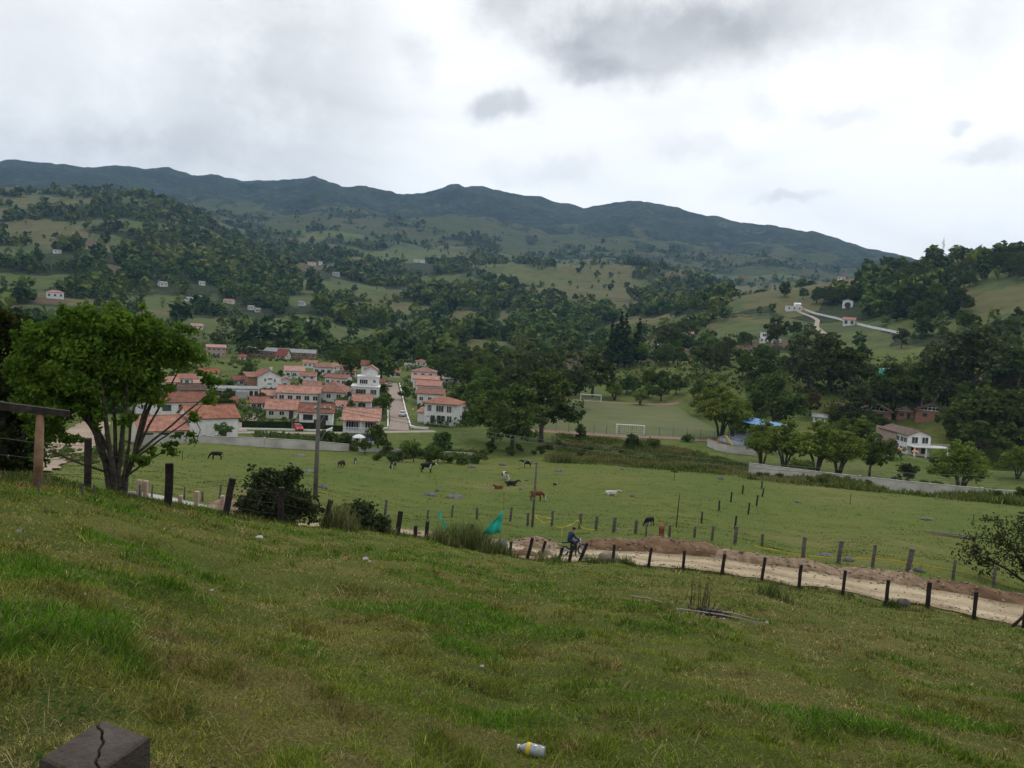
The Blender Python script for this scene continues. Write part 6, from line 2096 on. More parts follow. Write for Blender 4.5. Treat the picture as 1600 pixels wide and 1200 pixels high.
# short brick-red posts beside the concrete road
for (px, lab) in ((217, 'first short brick pillar beside the concrete road, behind the big tree'), (227, 'second short brick pillar beside the concrete road'), (281, 'low brick stump right of the tall dark crest post'), (307, 'brick pillar at the end of the concrete road'), (347, 'brick pillar at the foot of the grey stone heap')):
    x, y = on_road(px, -.9)
    tag(post_mesh(.22, 1.0 if px != 281 else .5, random.Random(px), True).build('brick_pillar', PINKB, None, loc=(x, y, float(zf(x, y)))), lab, 'pillar')

# yellow tape strung along the road
def tape(pts, label, w=.065):
    """pts: (px, py, distance from camera) of the strung points, the last height read from the picture"""
    P = []
    for (px, py, r) in pts:
        t, e = te(px, py)
        P.append(Vector((r * math.sin(t), r * math.cos(t), CZ + e * r)))
    m = MB()
    first = P[0].copy()
    for a, b in zip(P, P[1:]):
        n = 14
        prev = None
        for i in range(n + 1):
            t = i / n
            q = a.lerp(b, t) - Vector((0, 0, .035 * 4 * t * (1 - t) * (b - a).length)) - first
            q.z = max(q.z, float(zf(q.x + first.x, q.y + first.y)) + .05 - first.z)
            tw = math.sin(i * .7) * .5
            d = Vector((math.sin(tw) * .03, math.cos(tw) * .0, w / 2))
            pr = (q + d, q - d)
            if prev:
                m.add([prev[0], prev[1], pr[1], pr[0]], [(0, 1, 2, 3)])
            prev = pr
    o = m.build('barrier_tape', YTAPE, None, loc=first)
    sm = o.modifiers.new('Solid', 'SOLIDIFY')
    sm.thickness = .008
    return tag(o, label, 'tape')


tape([(1178, 860, 60), (1300, 873, 60.5), (1440, 895, 61.5), (1560, 914, 63), (1680, 930, 64.5)], 'long yellow barrier tape sagging between posts along the right road edge')
tape([(1178, 860, 60), (1177, 872, 59.8)], 'loose end of yellow tape hanging at the left end of the long tape')
tape([(836, 804, 66), (862, 810, 65)], 'upper short yellow tape left of the motorcyclist')
tape([(836, 806, 65.6), (850, 817, 64.6), (861, 815, 64.6)], 'lower short yellow tape left of the motorcyclist')
tape([(870, 823, 58), (879, 824, 58), (904, 812, 60.5), (908, 824, 60), (930, 828, 60)], 'yellow tape behind the motorcyclist tied to the grey posts')
tape([(878, 824, 58), (878, 840, 57.5)], 'yellow tape end hanging down right behind the motorcyclist')

# ------------------------------------------------------------------ poles and cables
p = at(492, 792, 64)
k = 64 / FPX
o = empty('utility_pole', p, face_cam(p), 'tall grey concrete utility pole with a curved-arm street lamp', 'utility pole')
HP = 166 * k
POLEC = pmat('pole_concrete', [(.075, .072, .06), (.12, .115, .10), (.16, .155, .14)], 1.2, .95, bump=.2)
MB().tube([(0, 0, -1), (0, 0, HP)], [.20, .14], 12).build('pole', POLEC, o, True)
MB().tube([(.12, 0, 92 * k), (.3, 0, 97 * k), (.55, -.1, 106 * k), (.72, -.15, 109 * k)], .035, 8).build('lamp_arm', GREYR, o, True)
lh = MB().add([(.62, -.24, 108 * k), (1.12, -.3, 112.5 * k), (1.12, .0, 112.5 * k), (.62, -.03, 108 * k), (.62, -.24, 110.5 * k), (1.1, -.28, 115 * k), (1.1, -.02, 115 * k), (.62, -.03, 110.5 * k)],
               [(0, 3, 2, 1), (4, 5, 6, 7), (0, 1, 5, 4), (1, 2, 6, 5), (2, 3, 7, 6), (3, 0, 4, 7)])
lh.build('lamp_head', FRAMEW, o)
MB().box(-.35, .95, -.05, .05, HP - 1.25, HP - 1.15).build('cross_arm', TIMBER, o)
MB().tube([(.1, 0, HP - 2.4), (.75, 0, HP - 1.2)], .03, 6).build('strut', GREYR, o)
for x in (-.28, .45, .88):
    MB().lathe([(.03, 0), (.05, .04), (.03, .08), (.045, .12), (.02, .16)], 8).build('insulator', FRAMEW, o, loc=(x, 0, HP - 1.15))
top1 = p + Vector((0, 0, HP - .6))
top1b = p + Matrix.Rotation(face_cam(p), 3, 'Z') @ Vector((.88, 0, HP - 1.0))
p = at(832, 815, 66)
k = 66 / FPX
o = empty('thin_pole', p, face_cam(p), 'thin tall grey timber pole beside the brown and white cow', 'pole')
MB().tube([(0, 0, -.5), (.04, 0, 105 * k)], [.11, .085], 8).build('pole', POSTG, o, True)
MB().box(-.16, .16, -.06, .06, 101.5 * k, 103.5 * k).build('cross_piece', POSTG, o)
p = at(1057, 818, 66)
tag(MB().tube([(0, 0, -.3), (.06, 0, 52 * 66 / FPX)], [.05, .035], 7).build('thin_pole', POSTD, None, True, loc=p, rz=face_cam(p)), 'thin dark leaning pole right of the black calf', 'pole')
# pole outside the picture on the right that carries the cables
p = at(1870, 860, 92)
e1 = te(1870, 747)[1] * 92 + CZ
o = empty('utility_pole', p, 0, 'grey utility pole carrying the far end of the two cables', 'utility pole')
MB().tube([(0, 0, -1), (0, 0, e1 + .5 - p.z)], [.18, .12], 10).build('pole', CONC, o, True)


def cable(a, b, sag, label, rad=.018):
    m = MB()
    pts = []
    for i in range(41):
        t = i / 40
        q = a.lerp(b, t)
        q.z -= sag * 4 * t * (1 - t)
        pts.append(q - a)
    m.tube(pts, rad, 5)
    tag(m.build('power_cable', pmat('cable', [(.10, .10, .10), (.16, .16, .16)], 1, .6), None, True, loc=a), label, 'cable')


cable(top1b, Vector((p.x, p.y, e1 + .3)), 1.9, 'upper power cable sagging from the utility pole across the pasture to the right')
cable(top1b + Vector((0, .15, -.28)), Vector((p.x, p.y, e1 - .25)), 1.95, 'lower power cable sagging from the utility pole across the pasture to the right')

# ------------------------------------------------------------------ timber gate frame and near post on the left
p = at(62, 748, 22)
k = 22 / FPX
o = empty('timber_shelter', p, face_cam(p), 'tan round timber post carrying a dark roof beam at the left edge', 'shelter')
MB().tube([(-.05, 0, -.4), (.0, 0, 106 * k)], [.115, .085], 12).build('post', POSTT, o, True)
MB().add([(-3.2, -.1, 125 * k), (.62, -.1, 98 * k), (.62, .1, 98 * k), (-3.2, .1, 125 * k), (-3.2, -.1, 141 * k), (.62, -.1, 106 * k), (.62, .1, 106 * k), (-3.2, .1, 141 * k)],
         [(0, 3, 2, 1), (4, 5, 6, 7), (0, 1, 5, 4), (1, 2, 6, 5), (2, 3, 7, 6), (3, 0, 4, 7)]).build('roof_beam', POSTD, o)
MB().tube([(-3.1, 0, -.4), (-3.1, 0, 128 * k)], [.115, .085], 12).build('post', POSTT, o, True)
# the weathered post right in front of the viewpoint, its sawn top split by a crack
p = Vector((0, 0, 0))
t_, e_ = te(150, 1166)
rr_ = 1.22
ztop = CZ + e_ * rr_
px_, py_ = rr_ * math.sin(t_), rr_ * math.cos(t_)
NEARP = pmat('near_post_wood', [(.028, .022, .018), (.055, .044, .036), (.085, .07, .058)], 9, .85, detail=8, bump=.35, bscale=60)
o = empty('fence_post', (px_, py_, CZ - 1.75), R(67), 'weathered dark square post with a cracked sawn top in the near left corner', 'post')
hpz = ztop - (CZ - 1.75)
wp2 = .050
bm = bmesh.new()
bmesh.ops.create_grid(bm, x_segments=96, y_segments=96, size=1)
for v in bm.verts:
    x, y = v.co.x, v.co.y
    ed = max(abs(x), abs(y))
    xx, yy = x * .766 - y * .643, x * .643 + y * .766
    crack = abs(xx - .10 - .07 * math.sin(yy * 3.1 + .6) - .03 * math.sin(yy * 11))
    z = -.002 * float(fbm(x * 5 + 3, y * 5, 3, 3)) - .003 * max(0, ed - .92) / .08 - (.014 * max(0, 1 - crack / .04))
    z += .006 * x
    v.co = Vector((x * wp2 * (1 - .02 * (ed > .98)), y * wp2, hpz + z))
r_ = bmesh.ops.extrude_edge_only(bm, edges=[e for e in bm.edges if e.is_boundary])
for v in [q for q in r_['geom'] if isinstance(q, bmesh.types.BMVert)]:
    v.co.z = hpz - .05
    v.co.x *= 1.015
    v.co.y *= 1.015
r_ = bmesh.ops.extrude_edge_only(bm, edges=[e for e in bm.edges if e.is_boundary])
for v in [q for q in r_['geom'] if isinstance(q, bmesh.types.BMVert)]:
    v.co.z = -.3
bmesh.ops.recalc_face_normals(bm, faces=bm.faces)
me = bpy.data.meshes.new('timber')
bm.to_mesh(me)
bm.free()
me.materials.append(NEARP)
link('timber', me, o)

# ------------------------------------------------------------------ cloth and litter
TEAL = pmat('teal_cloth', [(.025, .40, .30), (.05, .54, .42)], 1.5, .7)


def cloth(pts3, mat, name, par=None, loc=None, th=.012):
    """a sheet through a small grid of points [rows][cols], smoothed"""
    rows, cols = len(pts3), len(pts3[0])
    me = bpy.data.meshes.new(name)
    me.from_pydata([q for row in pts3 for q in row], [], [(i * cols + j, i * cols + j + 1, (i + 1) * cols + j + 1, (i + 1) * cols + j) for i in range(rows - 1) for j in range(cols - 1)])
    me.materials.append(mat)
    me.polygons.foreach_set('use_smooth', [True] * len(me.polygons))
    o = link(name, me, par, loc)
    sb = o.modifiers.new('Sub', 'SUBSURF')
    sb.levels = sb.render_levels = 2
    o.modifiers.new('Solid', 'SOLIDIFY').thickness = th
    return o


def row_z(px, py, r):
    """height at which something r metres away is seen on photo row py"""
    return CZ + te(px, py)[1] * r


p = at(781, 846, RE(781, -1.2))
rr0 = rng_of(p)
k = rr0 / FPX
zt, zc, zb = [row_z(776, y, rr0) - p.z for y in (768, 797, 833)]
o = empty('flag', p, face_cam(p), 'turquoise cloth hung from a thin stick like a flag above the tall weeds', 'flag')
MB().tube([(-.02, 0, -.2), (.10, 0, zt)], [.02, .014], 6).build('stick', POSTT, o)
g = []
for i in range(7):
    f = i / 6
    row = []
    for j in range(6):
        q = j / 5
        x = .08 - .08 * f - (30 * k) * q * (.06 + .94 * f) ** 1.0
        z = zc - (zc - zb) * f - (3 * q * f) * k + .06 * math.sin(j * 1.9 + i)
        row.append((x + .03 * math.sin(i * 2.1 + j), -.20 * f * math.sin(j * 2.4 + i * .5) - .08 - .08 * math.sin(i * 1.7), z))
    g.append(row)
cloth(g, TEAL, 'cloth', o)
p = at(688, 842, RE(688, -1.2))
rr0 = rng_of(p)
k = rr0 / FPX
zc, zb = [row_z(688, y, rr0) - p.z for y in (802, 822)]
o = empty('rag', p, face_cam(p), 'small torn turquoise rag caught on the weeds left of the flag', 'rag')
MB().tube([(-.22, 0, -.2), (-.25, 0, zc + .1)], .009, 5).build('stick', POSTG, o)
g = []
for i in range(6):
    f = i / 5
    g.append([(-.24 + 12 * k * f + .05 * j * (.4 + f) + .04 * math.sin(i * 2.3), -.05 + .07 * math.sin(i * 2 + j * 1.7), zc - (zc - zb) * f + .06 * j * (1 - 2 * f) + .06 * math.sin(i * 3 + j)) for j in range(4)])
cloth(g, TEAL, 'cloth', o)
p = at(28, 724, 70)
k = 70 / FPX
g = []
for i in range(5):
    g.append([((-26 + 44 * j / 7) * k, .4 * i, (.30 + .55 * math.exp(-((j - 2.5) / 2.2) ** 2)) * (1 - .22 * i) + .06 * math.sin(i * 2 + j * 1.4)) for j in range(8)])
tag(cloth(g, TEAL, 'tarpaulin', None, p), 'turquoise tarpaulin lying beside the dirt track at the left edge', 'tarpaulin').rotation_euler = (0, 0, face_cam(p))
# dark blue-grey tarpaulin heap behind the flag
p = at(783, 846, 48.5)
k = 48.5 / FPX
g = []
for i in range(5):
    g.append([((-9 + 20 * j / 5) * k, .35 * i - .4, 20 * k * (1 - ((j - 2.4) / 3.4) ** 2) * (1 - ((i - 2) / 2.6) ** 2) + .04 * math.sin(i * 3 + j * 2)) for j in range(6)])
tag(cloth(g, pmat('slate_tarp', [(.06, .07, .08), (.11, .125, .14)], 2, .6), 'tarpaulin', None, p), 'slate grey tarpaulin heap behind the turquoise flag', 'tarpaulin').rotation_euler = (0, 0, face_cam(p))


# plastic bottle lying in the grass
p = hit(829, 1180)
k = rng_of(p) / FPX
Lb = 46 * k
o = empty('plastic_bottle', p + Vector((0, 0, .045)), face_cam(p) + R(-14), 'clear plastic bottle with a yellow label lying in the grass', 'bottle')
prof = [(.02, 0), (.36, .0), (.45, .08), (.42, .2), (.47, .35), (.43, .5), (.46, .62), (.46, 1.05), (.46, 1.1), (.42, 1.35), (.3, 1.62), (.16, 1.8), (.15, 1.9)]
sc_ = Lb / 2.05
plast = pmat('clear_plastic', [(.17, .19, .20), (.34, .37, .39)], 30, .12, spec=.6)
ax_ = ((Lb * .5, 0, 0), (-1, 0, 0))
MB().lathe([(a * sc_, b * sc_) for a, b in prof], 20, axis=ax_).build('bottle_body', plast, o, True)
MB().lathe([(.475 * sc_, 1.02 * sc_), (.475 * sc_, 1.42 * sc_ * .93)], 20, axis=ax_).build('label', pmat('yellow_label', [(.50, .37, .02), (.66, .52, .04)], 25, .5), o, True)
MB().lathe([(.19 * sc_, 1.88 * sc_), (.19 * sc_, 2.05 * sc_)], 14, axis=ax_).build('cap', pmat('white_cap', [(.5, .5, .5), (.6, .6, .6)], 5, .5), o, True)
# small litter
LIT = pmat('white_litter', [(.20, .20, .19), (.42, .42, .40)], 20, .7)
for (px, py, w, hgt, lab) in [(30, 834, 7, 12, 'white paper scrap standing in the grass at the far left'), (405, 840, 13, 7, 'crumpled pale plastic bag in the grass below the dark shrub'), (571, 874, 11, 7, 'crumpled white litter in the grass on the slope'), (577, 878, 6, 6, 'smaller white scrap beside the crumpled litter on the slope'),
                              (133, 930, 9, 5, 'white scrap half hidden in the grass on the left'), (331, 923, 6, 4, 'tiny white scrap in the grass left of centre'), (1198, 973, 6, 5, 'pale scrap right of the burnt brush heap'), (753, 1042, 8, 6, 'small pale weed-covered scrap in the middle of the slope'),
                              (124, 970, 5, 4, 'tiny pale scrap low on the left slope')]:
    p = hit(px, py + 2)
    k = rng_of(p) / FPX
    gq = random.Random(px)
    grid = [[((j / 3 - .5) * w * k * .85, (i / 3 - .5) * w * k * .6, hgt * k * (.35 + .5 * gq.random()) * (1 if 0 < i < 3 or 0 < j < 3 else .3)) for j in range(4)] for i in range(4)]
    c = cloth(grid, LIT, 'litter', None, p + Vector((0, 0, .012)), .003)
    c.rotation_euler = (R(25), 0, face_cam(p))
    tag(c, lab, 'litter')
# burnt brush heap with sticks and dead stalks
p = hit(1112, 962)
k = rng_of(p) / FPX
ASH = pmat('charred_twigs', [(.010, .009, .009), (.022, .02, .019), (.06, .055, .052)], 8, .95)
STICK = pmat('bleached_stick', [(.20, .17, .13), (.32, .28, .23)], 6, .9)
STALK = pmat('dead_stalk', [(.075, .05, .032), (.13, .09, .06)], 6, .9)
o = empty('burnt_heap', p, face_cam(p), 'heap of charred twigs with pale ash and long bleached sticks', 'brush heap')
m = MB()
for i in range(220):
    x, y = max(-34 * k, min(34 * k, brng.gauss(0, 17 * k))), max(-30 * k, min(30 * k, brng.gauss(0, 15 * k)))
    a, l = brng.uniform(0, 6.28), brng.uniform(4, 15) * k
    z = max(.03, 7 * k * math.exp(-(x * x + y * y) / (2 * (16 * k) ** 2)))
    m.tube([(x, y, z - .05), (x + math.cos(a) * l, y + math.sin(a) * l, z + brng.uniform(-.05, .09))], brng.uniform(.004, .012), 4)
for i in range(14):
    a = i * .45
    m.tube([(-32 * k * math.cos(a), -28 * k * math.sin(a), .02), (0, 0, .06), (32 * k * math.cos(a + .2), 28 * k * math.sin(a + .2), .02)], .008, 4)
m.build('charred_twigs', ASH, o)
m = MB()
for i in range(30):
    x, y = brng.gauss(6 * k, 20 * k), brng.gauss(-8 * k, 14 * k)
    s = brng.uniform(1, 3.2) * k
    m.box(x - s, x + s, y - s, y + s, .02, .04 + s * .8, top=.5)
m.build('ash_lumps', pmat('pale_ash', [(.16, .155, .15), (.36, .35, .34)], 6, .95), o)
for (x0_, z0_, x1_, z1_, y_) in ((-50, 12, 76, 12, -.15), (-10, 13, 70, 9, .1), (14, 10, 44, -3, -1.1), (-128, 14, -70, 11, .2)):
    MB().tube([(x0_ * k, y_, max(.05, z0_ * k * .5)), ((x0_ + x1_) / 2 * k, y_, (z0_ + z1_) / 2 * k * .5 + .02), (x1_ * k, y_ - .1, max(.03, z1_ * k * .5))], [.022, .018, .01], 6).build('stick', STICK, o, True)
p2 = hit(1092, 946)
k2 = rng_of(p2) / FPX
o = empty('dead_stalks', p2, face_cam(p2), 'clump of tall brown dead stalks standing behind the burnt heap', 'dead plant')
for i in range(11):
    x = brng.uniform(-16, 16) * k2
    h_ = brng.uniform(32, 54) * k2
    d_ = brng.uniform(-6, 6) * k2
    m = MB().tube([(x, brng.uniform(-.2, .2), -.05), (x + d_ * .5, 0, h_ * .5), (x + d_, .02, h_)], [.012, .009, .004], 5)
    for q in range(5):
        f = brng.uniform(.4, 1)
        a = brng.uniform(-1, 1)
        m.tube([(x + d_ * f, 0, h_ * f), (x + d_ * f + a * 3 * k2, brng.uniform(-.05, .05), h_ * f + 3 * k2)], [.006, .003], 4)
    m.build('stalk', STALK, o, True)
p2 = hit(1177, 944)
tag(MB().tube([(0, 0, 0), (.02, 0, .5), (.03, 0, 52 * rng_of(p2) / FPX)], [.012, .010, .006], 5).build('reed_stalk', pmat('pale_stalk', [(.22, .20, .08), (.34, .31, .15)], 5, .9), None, True, loc=p2, rz=face_cam(p2)), 'single pale upright stalk on the slope right of the burnt heap', 'plant')
# ------------------------------------------------------------------ cattle
def hide(name, c1, c2, c3=None, scale=1.6, thr=.5, seed=0.0, face=None):
    """coat: patches of two colours by noise on the animal; 'face' whitens the head end"""
    m = bpy.data.materials.new(name)
    m.use_nodes = True
    nt = m.node_tree
    b = nt.nodes['Principled BSDF']
    b.inputs['Roughness'].default_value = .85
    b.inputs['Specular IOR Level'].default_value = .2
    t = nd(nt, 'ShaderNodeTexCoord')
    v = vmath(nt, 'ADD', t.outputs['Object'], (seed, seed * .7, seed * 1.3))
    f = noise_n(nt, v, scale, 2, .4)
    c = mix_n(nt, smooth_n(nt, f, thr - .015, thr + .015), c1, c2)
    sx = nd(nt, 'ShaderNodeSeparateXYZ')
    lk(nt, t.outputs['Object'], sx.inputs[0])
    if face:
        c = mix_n(nt, smooth_n(nt, sx.outputs['X'], 1.10, 1.16), c, face)
    g = noise_n(nt, t.outputs['Object'], 14, 3)
    c = mix_n(nt, 1.0, c, ramp_n(nt, g, [(.3, (.8, .8, .8)), (.7, (1.15, 1.15, 1.15))]), 'MULTIPLY')
    lk(nt, c, b.inputs['Base Color'])
    return m


BK, WHc, BR = (.012, .011, .011), (.50, .47, .42), (.135, .048, .022)
DBR = (.030, .020, .015)
HIDES = {'black': hide('black_hide', BK, (.02, .018, .017)), 'bw': hide('black_white_hide', BK, WHc, None, 1.1, .58, 3.1), 'bwface': hide('black_hide_white_face', BK, WHc, None, 1.2, .62, 7.7, WHc),
         'wb': hide('white_hide_black_patches', WHc, BK, None, 1.2, .56, 1.3), 'brown': hide('brown_hide', BR, (.17, .065, .03)), 'brownface': hide('brown_hide_white_face', BR, WHc, None, 1.0, .72, 5.2, WHc),
         'dark': hide('dark_brown_hide', DBR, (.045, .03, .022)), 'white': hide('white_hide', WHc, (.40, .36, .30), None, 1.4, .56, 2.2)}
HOOF = pmat('hoof', [(.02, .018, .016), (.035, .03, .026)], 6, .7)


def cow(px, py, lpx, pose, coat, yaw, label, name='cow', group=None, hpx=None):
    """yaw 0 = facing right in the picture; lpx = body length as seen side on, in photo pixels"""
    p = hit(px, py)
    s = lpx * rng_of(p) / FPX / 2.35
    o = empty(name, p, face_cam(p) + R(yaw), label, 'cow', 'cattle in the pasture')
    o.scale = (s, s, s)
    V, E_, Rd = [], [], []

    def chain(pts, start=None):
        pr = start
        for (x, y, z, r) in pts:
            V.append((x, y, z))
            Rd.append(r)
            if pr is not None:
                E_.append((pr, len(V) - 1))
            pr = len(V) - 1
        return pr
    lying = pose == 'lie'
    dz = -.62 if lying else 0
    chain([(-.70, 0, 1.16 + dz, (.25, .27)), (-.35, 0, 1.06 + dz, (.31, .34)), (.05, 0, 1.02 + dz, (.33, .37)), (.42, 0, 1.06 + dz, (.28, .34)), (.66, 0, 1.16 + dz, (.19, .27))])
    pelvis, mid, chest, nb = 0, 2, 3, 4
    if pose == 'graze':
        chain([(.92, 0, .94, (.13, .19)), (1.10, 0, .66, (.11, .15)), (1.20, 0, .44, (.115, .13)), (1.29, 0, .24, (.09, .09)), (1.34, 0, .10, (.075, .07))], nb)
        poll = (1.14, .60)
    elif pose == 'lie':
        chain([(.92, 0, 1.34 + dz, (.13, .18)), (1.12, 0, 1.48 + dz, (.11, .13)), (1.26, 0, 1.42 + dz, (.11, .12)), (1.44, 0, 1.30 + dz, (.085, .085)), (1.53, 0, 1.24 + dz, (.07, .065))], nb)
        poll = (1.14, 1.52 + dz)
    else:
        chain([(.92, 0, 1.22, (.14, .19)), (1.12, 0, 1.30, (.11, .14)), (1.26, 0, 1.26, (.11, .12)), (1.44, 0, 1.12, (.085, .085)), (1.53, 0, 1.05, (.07, .065))], nb)
        poll = (1.14, 1.36)
    for q in (-1, 1):
        if lying:
            chain([(.52, q * .24, .32, .12), (.74, q * .28, .12, .075), (.46, q * .30, .09, .06), (.36, q * .30, .07, .055)], chest)
            chain([(-.55, q * .30, .36, .17), (-.22, q * .42, .22, .11), (-.62, q * .46, .10, .065), (-.38, q * .48, .07, .055)], pelvis)
        else:
            f_ = q * .06
            chain([(.50, q * .17, .80, .13), (.52 + f_, q * .19, .44, .075), (.51 + f_, q * .19, .16, .052), (.55 + f_, q * .19, .04, .062)], chest)
            chain([(-.66, q * .17, .92, .17), (-.52 - f_, q * .20, .68, .115), (-.80 - f_, q * .19, .42, .065), (-.76 - f_, q * .19, .16, .052), (-.71 - f_, q * .19, .04, .062)], pelvis)
    # tail
    chain([(-.93, 0, 1.22 + dz, .05), (-1.02, .02, .98 + dz * .9, .03), (-1.03, .03, .62 + dz * .6, .028), (-1.02, .04, .40 + dz * .45, .05)], pelvis)
    skin('body', V, E_, Rd, HIDES[coat], o)
    # udder, ears, horns
    for q in (-1, 1):
        x, z = poll
        skin('ear', [(x, q * .09, z), (x - .03, q * .20, z + .02), (x - .02, q * .27, z - .02)], [(0, 1), (1, 2)], [.03, .045, .015], HIDES[coat], o, sub=1)
        MB().tube([(x - .02, q * .07, z + .06), (x - .04, q * .15, z + .14), (x + .02, q * .18, z + .22)], [.028, .02, .006], 6).build('horn', HOOF, o, True)
        if not lying:
            for xx in (.55 + q * .06, -.71 - q * .06):
                MB().lathe([(.07, -.03), (.062, .06)], 8).build('hoof', HOOF, o, loc=(xx + .015, q * .19, .0))
    return o


cow(338, 718, 21, 'graze', 'black', 180, 'black cow grazing alone at the left near the boundary wall')
cow(533, 731, 21, 'graze', 'dark', 62, 'dark brown cow grazing right of the lamp pole, nearest to the pole')
cow(555, 724, 15, 'graze', 'bwface', -85, 'small white-faced black calf facing the viewer near the boundary wall')
cow(614, 733, 20, 'graze', 'bw', -118, 'black and white calf grazing in the middle of the left pasture')
cow(667, 738, 26, 'stand', 'bwface', 6, 'black and white cow standing side on in the middle of the pasture')
cow(823, 731, 20, 'stand', 'bw', 172, 'black cow with white legs and head beside the thin tall pole')
cow(789, 751, 25, 'graze', 'wb', -62, 'white cow with black patches grazing above the two lying cows')
cow(798, 759, 25, 'lie', 'black', 8, 'black cow lying stretched out below the white patched cow')
cow(779, 764, 20, 'lie', 'brown', 215, 'reddish brown cow lying beside the lying black cow')
cow(838, 782, 27, 'graze', 'brownface', 2, 'brown cow with white face grazing behind the thin tall pole')
cow(867, 758, 10, 'lie', 'bw', 20, 'tiny black and white calf lying right of the thin tall pole')
cow(955, 774, 25, 'lie', 'white', 4, 'white cow lying in the centre of the pasture')
cow(1014, 822, 25, 'graze', 'black', 232, 'black calf grazing by the fence near the road')
cow(1033, 838, 33, 'graze', 'brown', -90, 'brown cow grazing head on by the fence near the road')

# ------------------------------------------------------------------ motorcyclist
px_, py_ = 894, 869
p = at(px_, py_, RE(894, 2.6))
yaw = face_cam(p) + R(34)
BIKEB = pmat('dark_blue_paint', [(.012, .022, .06), (.02, .035, .09)], 4, .35)
BIKEK = pmat('black_metal', [(.01, .01, .011), (.02, .02, .022)], 5, .5)
CHROME = pmat('chrome', [(.35, .35, .36), (.5, .5, .5)], 4, .3, metal=.7)
TYRE = pmat('tyre_rubber', [(.012, .012, .012), (.025, .025, .025)], 4, .9)
o = empty('motorcycle', p, yaw, 'dark blue trail motorcycle standing on the dirt road under its rider', 'motorcycle')


def torus(rad, th, n=28, k=8):
    m = MB()
    vs = []
    for i in range(n):
        a = 2 * math.pi * i / n
        for j in range(k):
            b = 2 * math.pi * j / k
            q = rad + math.cos(b) * th
            vs.append((math.cos(a) * q, math.sin(b) * th * .8, math.sin(a) * q))
    m.add(vs, [(i * k + j, i * k + (j + 1) % k, ((i + 1) % n) * k + (j + 1) % k, ((i + 1) % n) * k + j) for i in range(n) for j in range(k)])
    return m


for x in (-.62, .70):
    w_ = torus(.29, .05).build('wheel', TYRE, o, True, loc=(x, 0, .34))
    m = torus(.235, .02)
    for i in range(12):
        a = math.pi * i / 6
        m.tube([(0, 0, 0), (math.cos(a) * .235, 0, math.sin(a) * .235)], .006, 4)
    m.lathe([(.05, -.06), (.05, .06)], 10, axis=((0, 0, 0), (0, 1, 0)))
    m.build('rim', CHROME, w_)
for q in (-1, 1):
    MB().tube([(.70, q * .09, .34), (.44, q * .08, .98)], .025, 8).build('fork', CHROME, o, True)
MB().tube([(.45, 0, .92), (.1, 0, .62), (-.25, 0, .42), (-.62, 0, .36)], [.05, .05, .05, .03], 8).build('frame', BIKEK, o, True)
MB().box(-.18, .22, -.15, .15, .28, .60, top=.8).build('engine', BIKEK, o)
MB().add([(.42, -.06, .95), (.42, .06, .95), (.0, .15, .72), (.0, -.15, .72), (.36, -.10, 1.02), (.36, .10, 1.02), (-.02, .13, .93), (-.02, -.13, .93), (.42, 0, .8), (0, 0, .68)],
         [(0, 1, 5, 4), (4, 5, 6, 7), (1, 2, 6, 5), (3, 0, 4, 7), (2, 3, 7, 6), (0, 8, 1), (0, 3, 9, 8), (8, 9, 2, 1)]).build('fuel_tank', BIKEB, o)
MB().add([(0, -.12, .84), (0, .12, .84), (-.82, .1, .88), (-.82, -.1, .88), (0, -.1, .92), (0, .1, .92), (-.8, .08, .95), (-.8, -.08, .95)], [(0, 3, 2, 1), (4, 5, 6, 7), (0, 1, 5, 4), (1, 2, 6, 5), (2, 3, 7, 6), (3, 0, 4, 7)]).build('seat', BIKEK, o)
MB().add([(.5, -.07, .72), (.95, -.06, .62), (1.02, 0, .58), (.95, .06, .62), (.5, .07, .72), (.5, 0, .78), (.95, 0, .68)], [(0, 1, 6, 5), (1, 2, 6), (2, 3, 6), (3, 4, 5, 6)]).build('mudguard', BIKEB, o).modifiers.new('Solid', 'SOLIDIFY').thickness = .012
MB().tube([(.38, -.36, 1.08), (.42, -.1, 1.04), (.42, .1, 1.04), (.38, .36, 1.08)], .018, 7).build('handlebar', BIKEK, o, True)
MB().lathe([(.09, -.05), (.10, .04), (.07, .06)], 12, axis=((.52, 0, .93), (1, 0, 0))).build('headlight', CHROME, o)
MB().tube([(.1, -.16, .35), (-.4, -.18, .40), (-.85, -.17, .55)], [.03, .045, .05], 8).build('exhaust', CHROME, o, True)
MB().tube([(0, .1, .3), (-.12, .36, .02)], .016, 6).build('side_stand', BIKEK, o)
MB().box(-.88, -.82, -.045, .045, .74, .80).build('tail_light', pmat('red_lens', [(.4, .02, .02), (.5, .04, .03)], 2, .3), o)

SKIN_ = pmat('skin', [(.20, .105, .07), (.27, .15, .10)], 6, .6)
NAVY = pmat('navy_jacket', [(.008, .018, .06), (.016, .032, .10)], 3, .8, bump=.3)
PANTS = pmat('dark_trousers', [(.012, .014, .022), (.022, .026, .038)], 4, .9)
HAIR = pmat('dark_cap', [(.008, .008, .01), (.016, .016, .02)], 5, .8)
o = empty('person', p, yaw, 'person in a navy jacket and dark cap astride the motorcycle, looking down', 'person')
# one continuous body; bike faces +x; feet on the ground on both sides
V = [(-.28, 0, .98), (-.26, 0, 1.12), (-.20, 0, 1.30), (-.14, 0, 1.46), (-.10, 0, 1.56), (-.05, 0, 1.66), (-.01, 0, 1.74)]
E_ = [(i, i + 1) for i in range(6)]
Rd = [(.19, .17), (.19, .15), (.23, .165), (.20, .14), (.065, .065), (.085, .095), (.075, .085)]


def limb(st, pts):
    pr = st
    for (x, y, z, r) in pts:
        V.append((x, y, z))
        Rd.append(r)
        E_.append((pr, len(V) - 1))
        pr = len(V) - 1


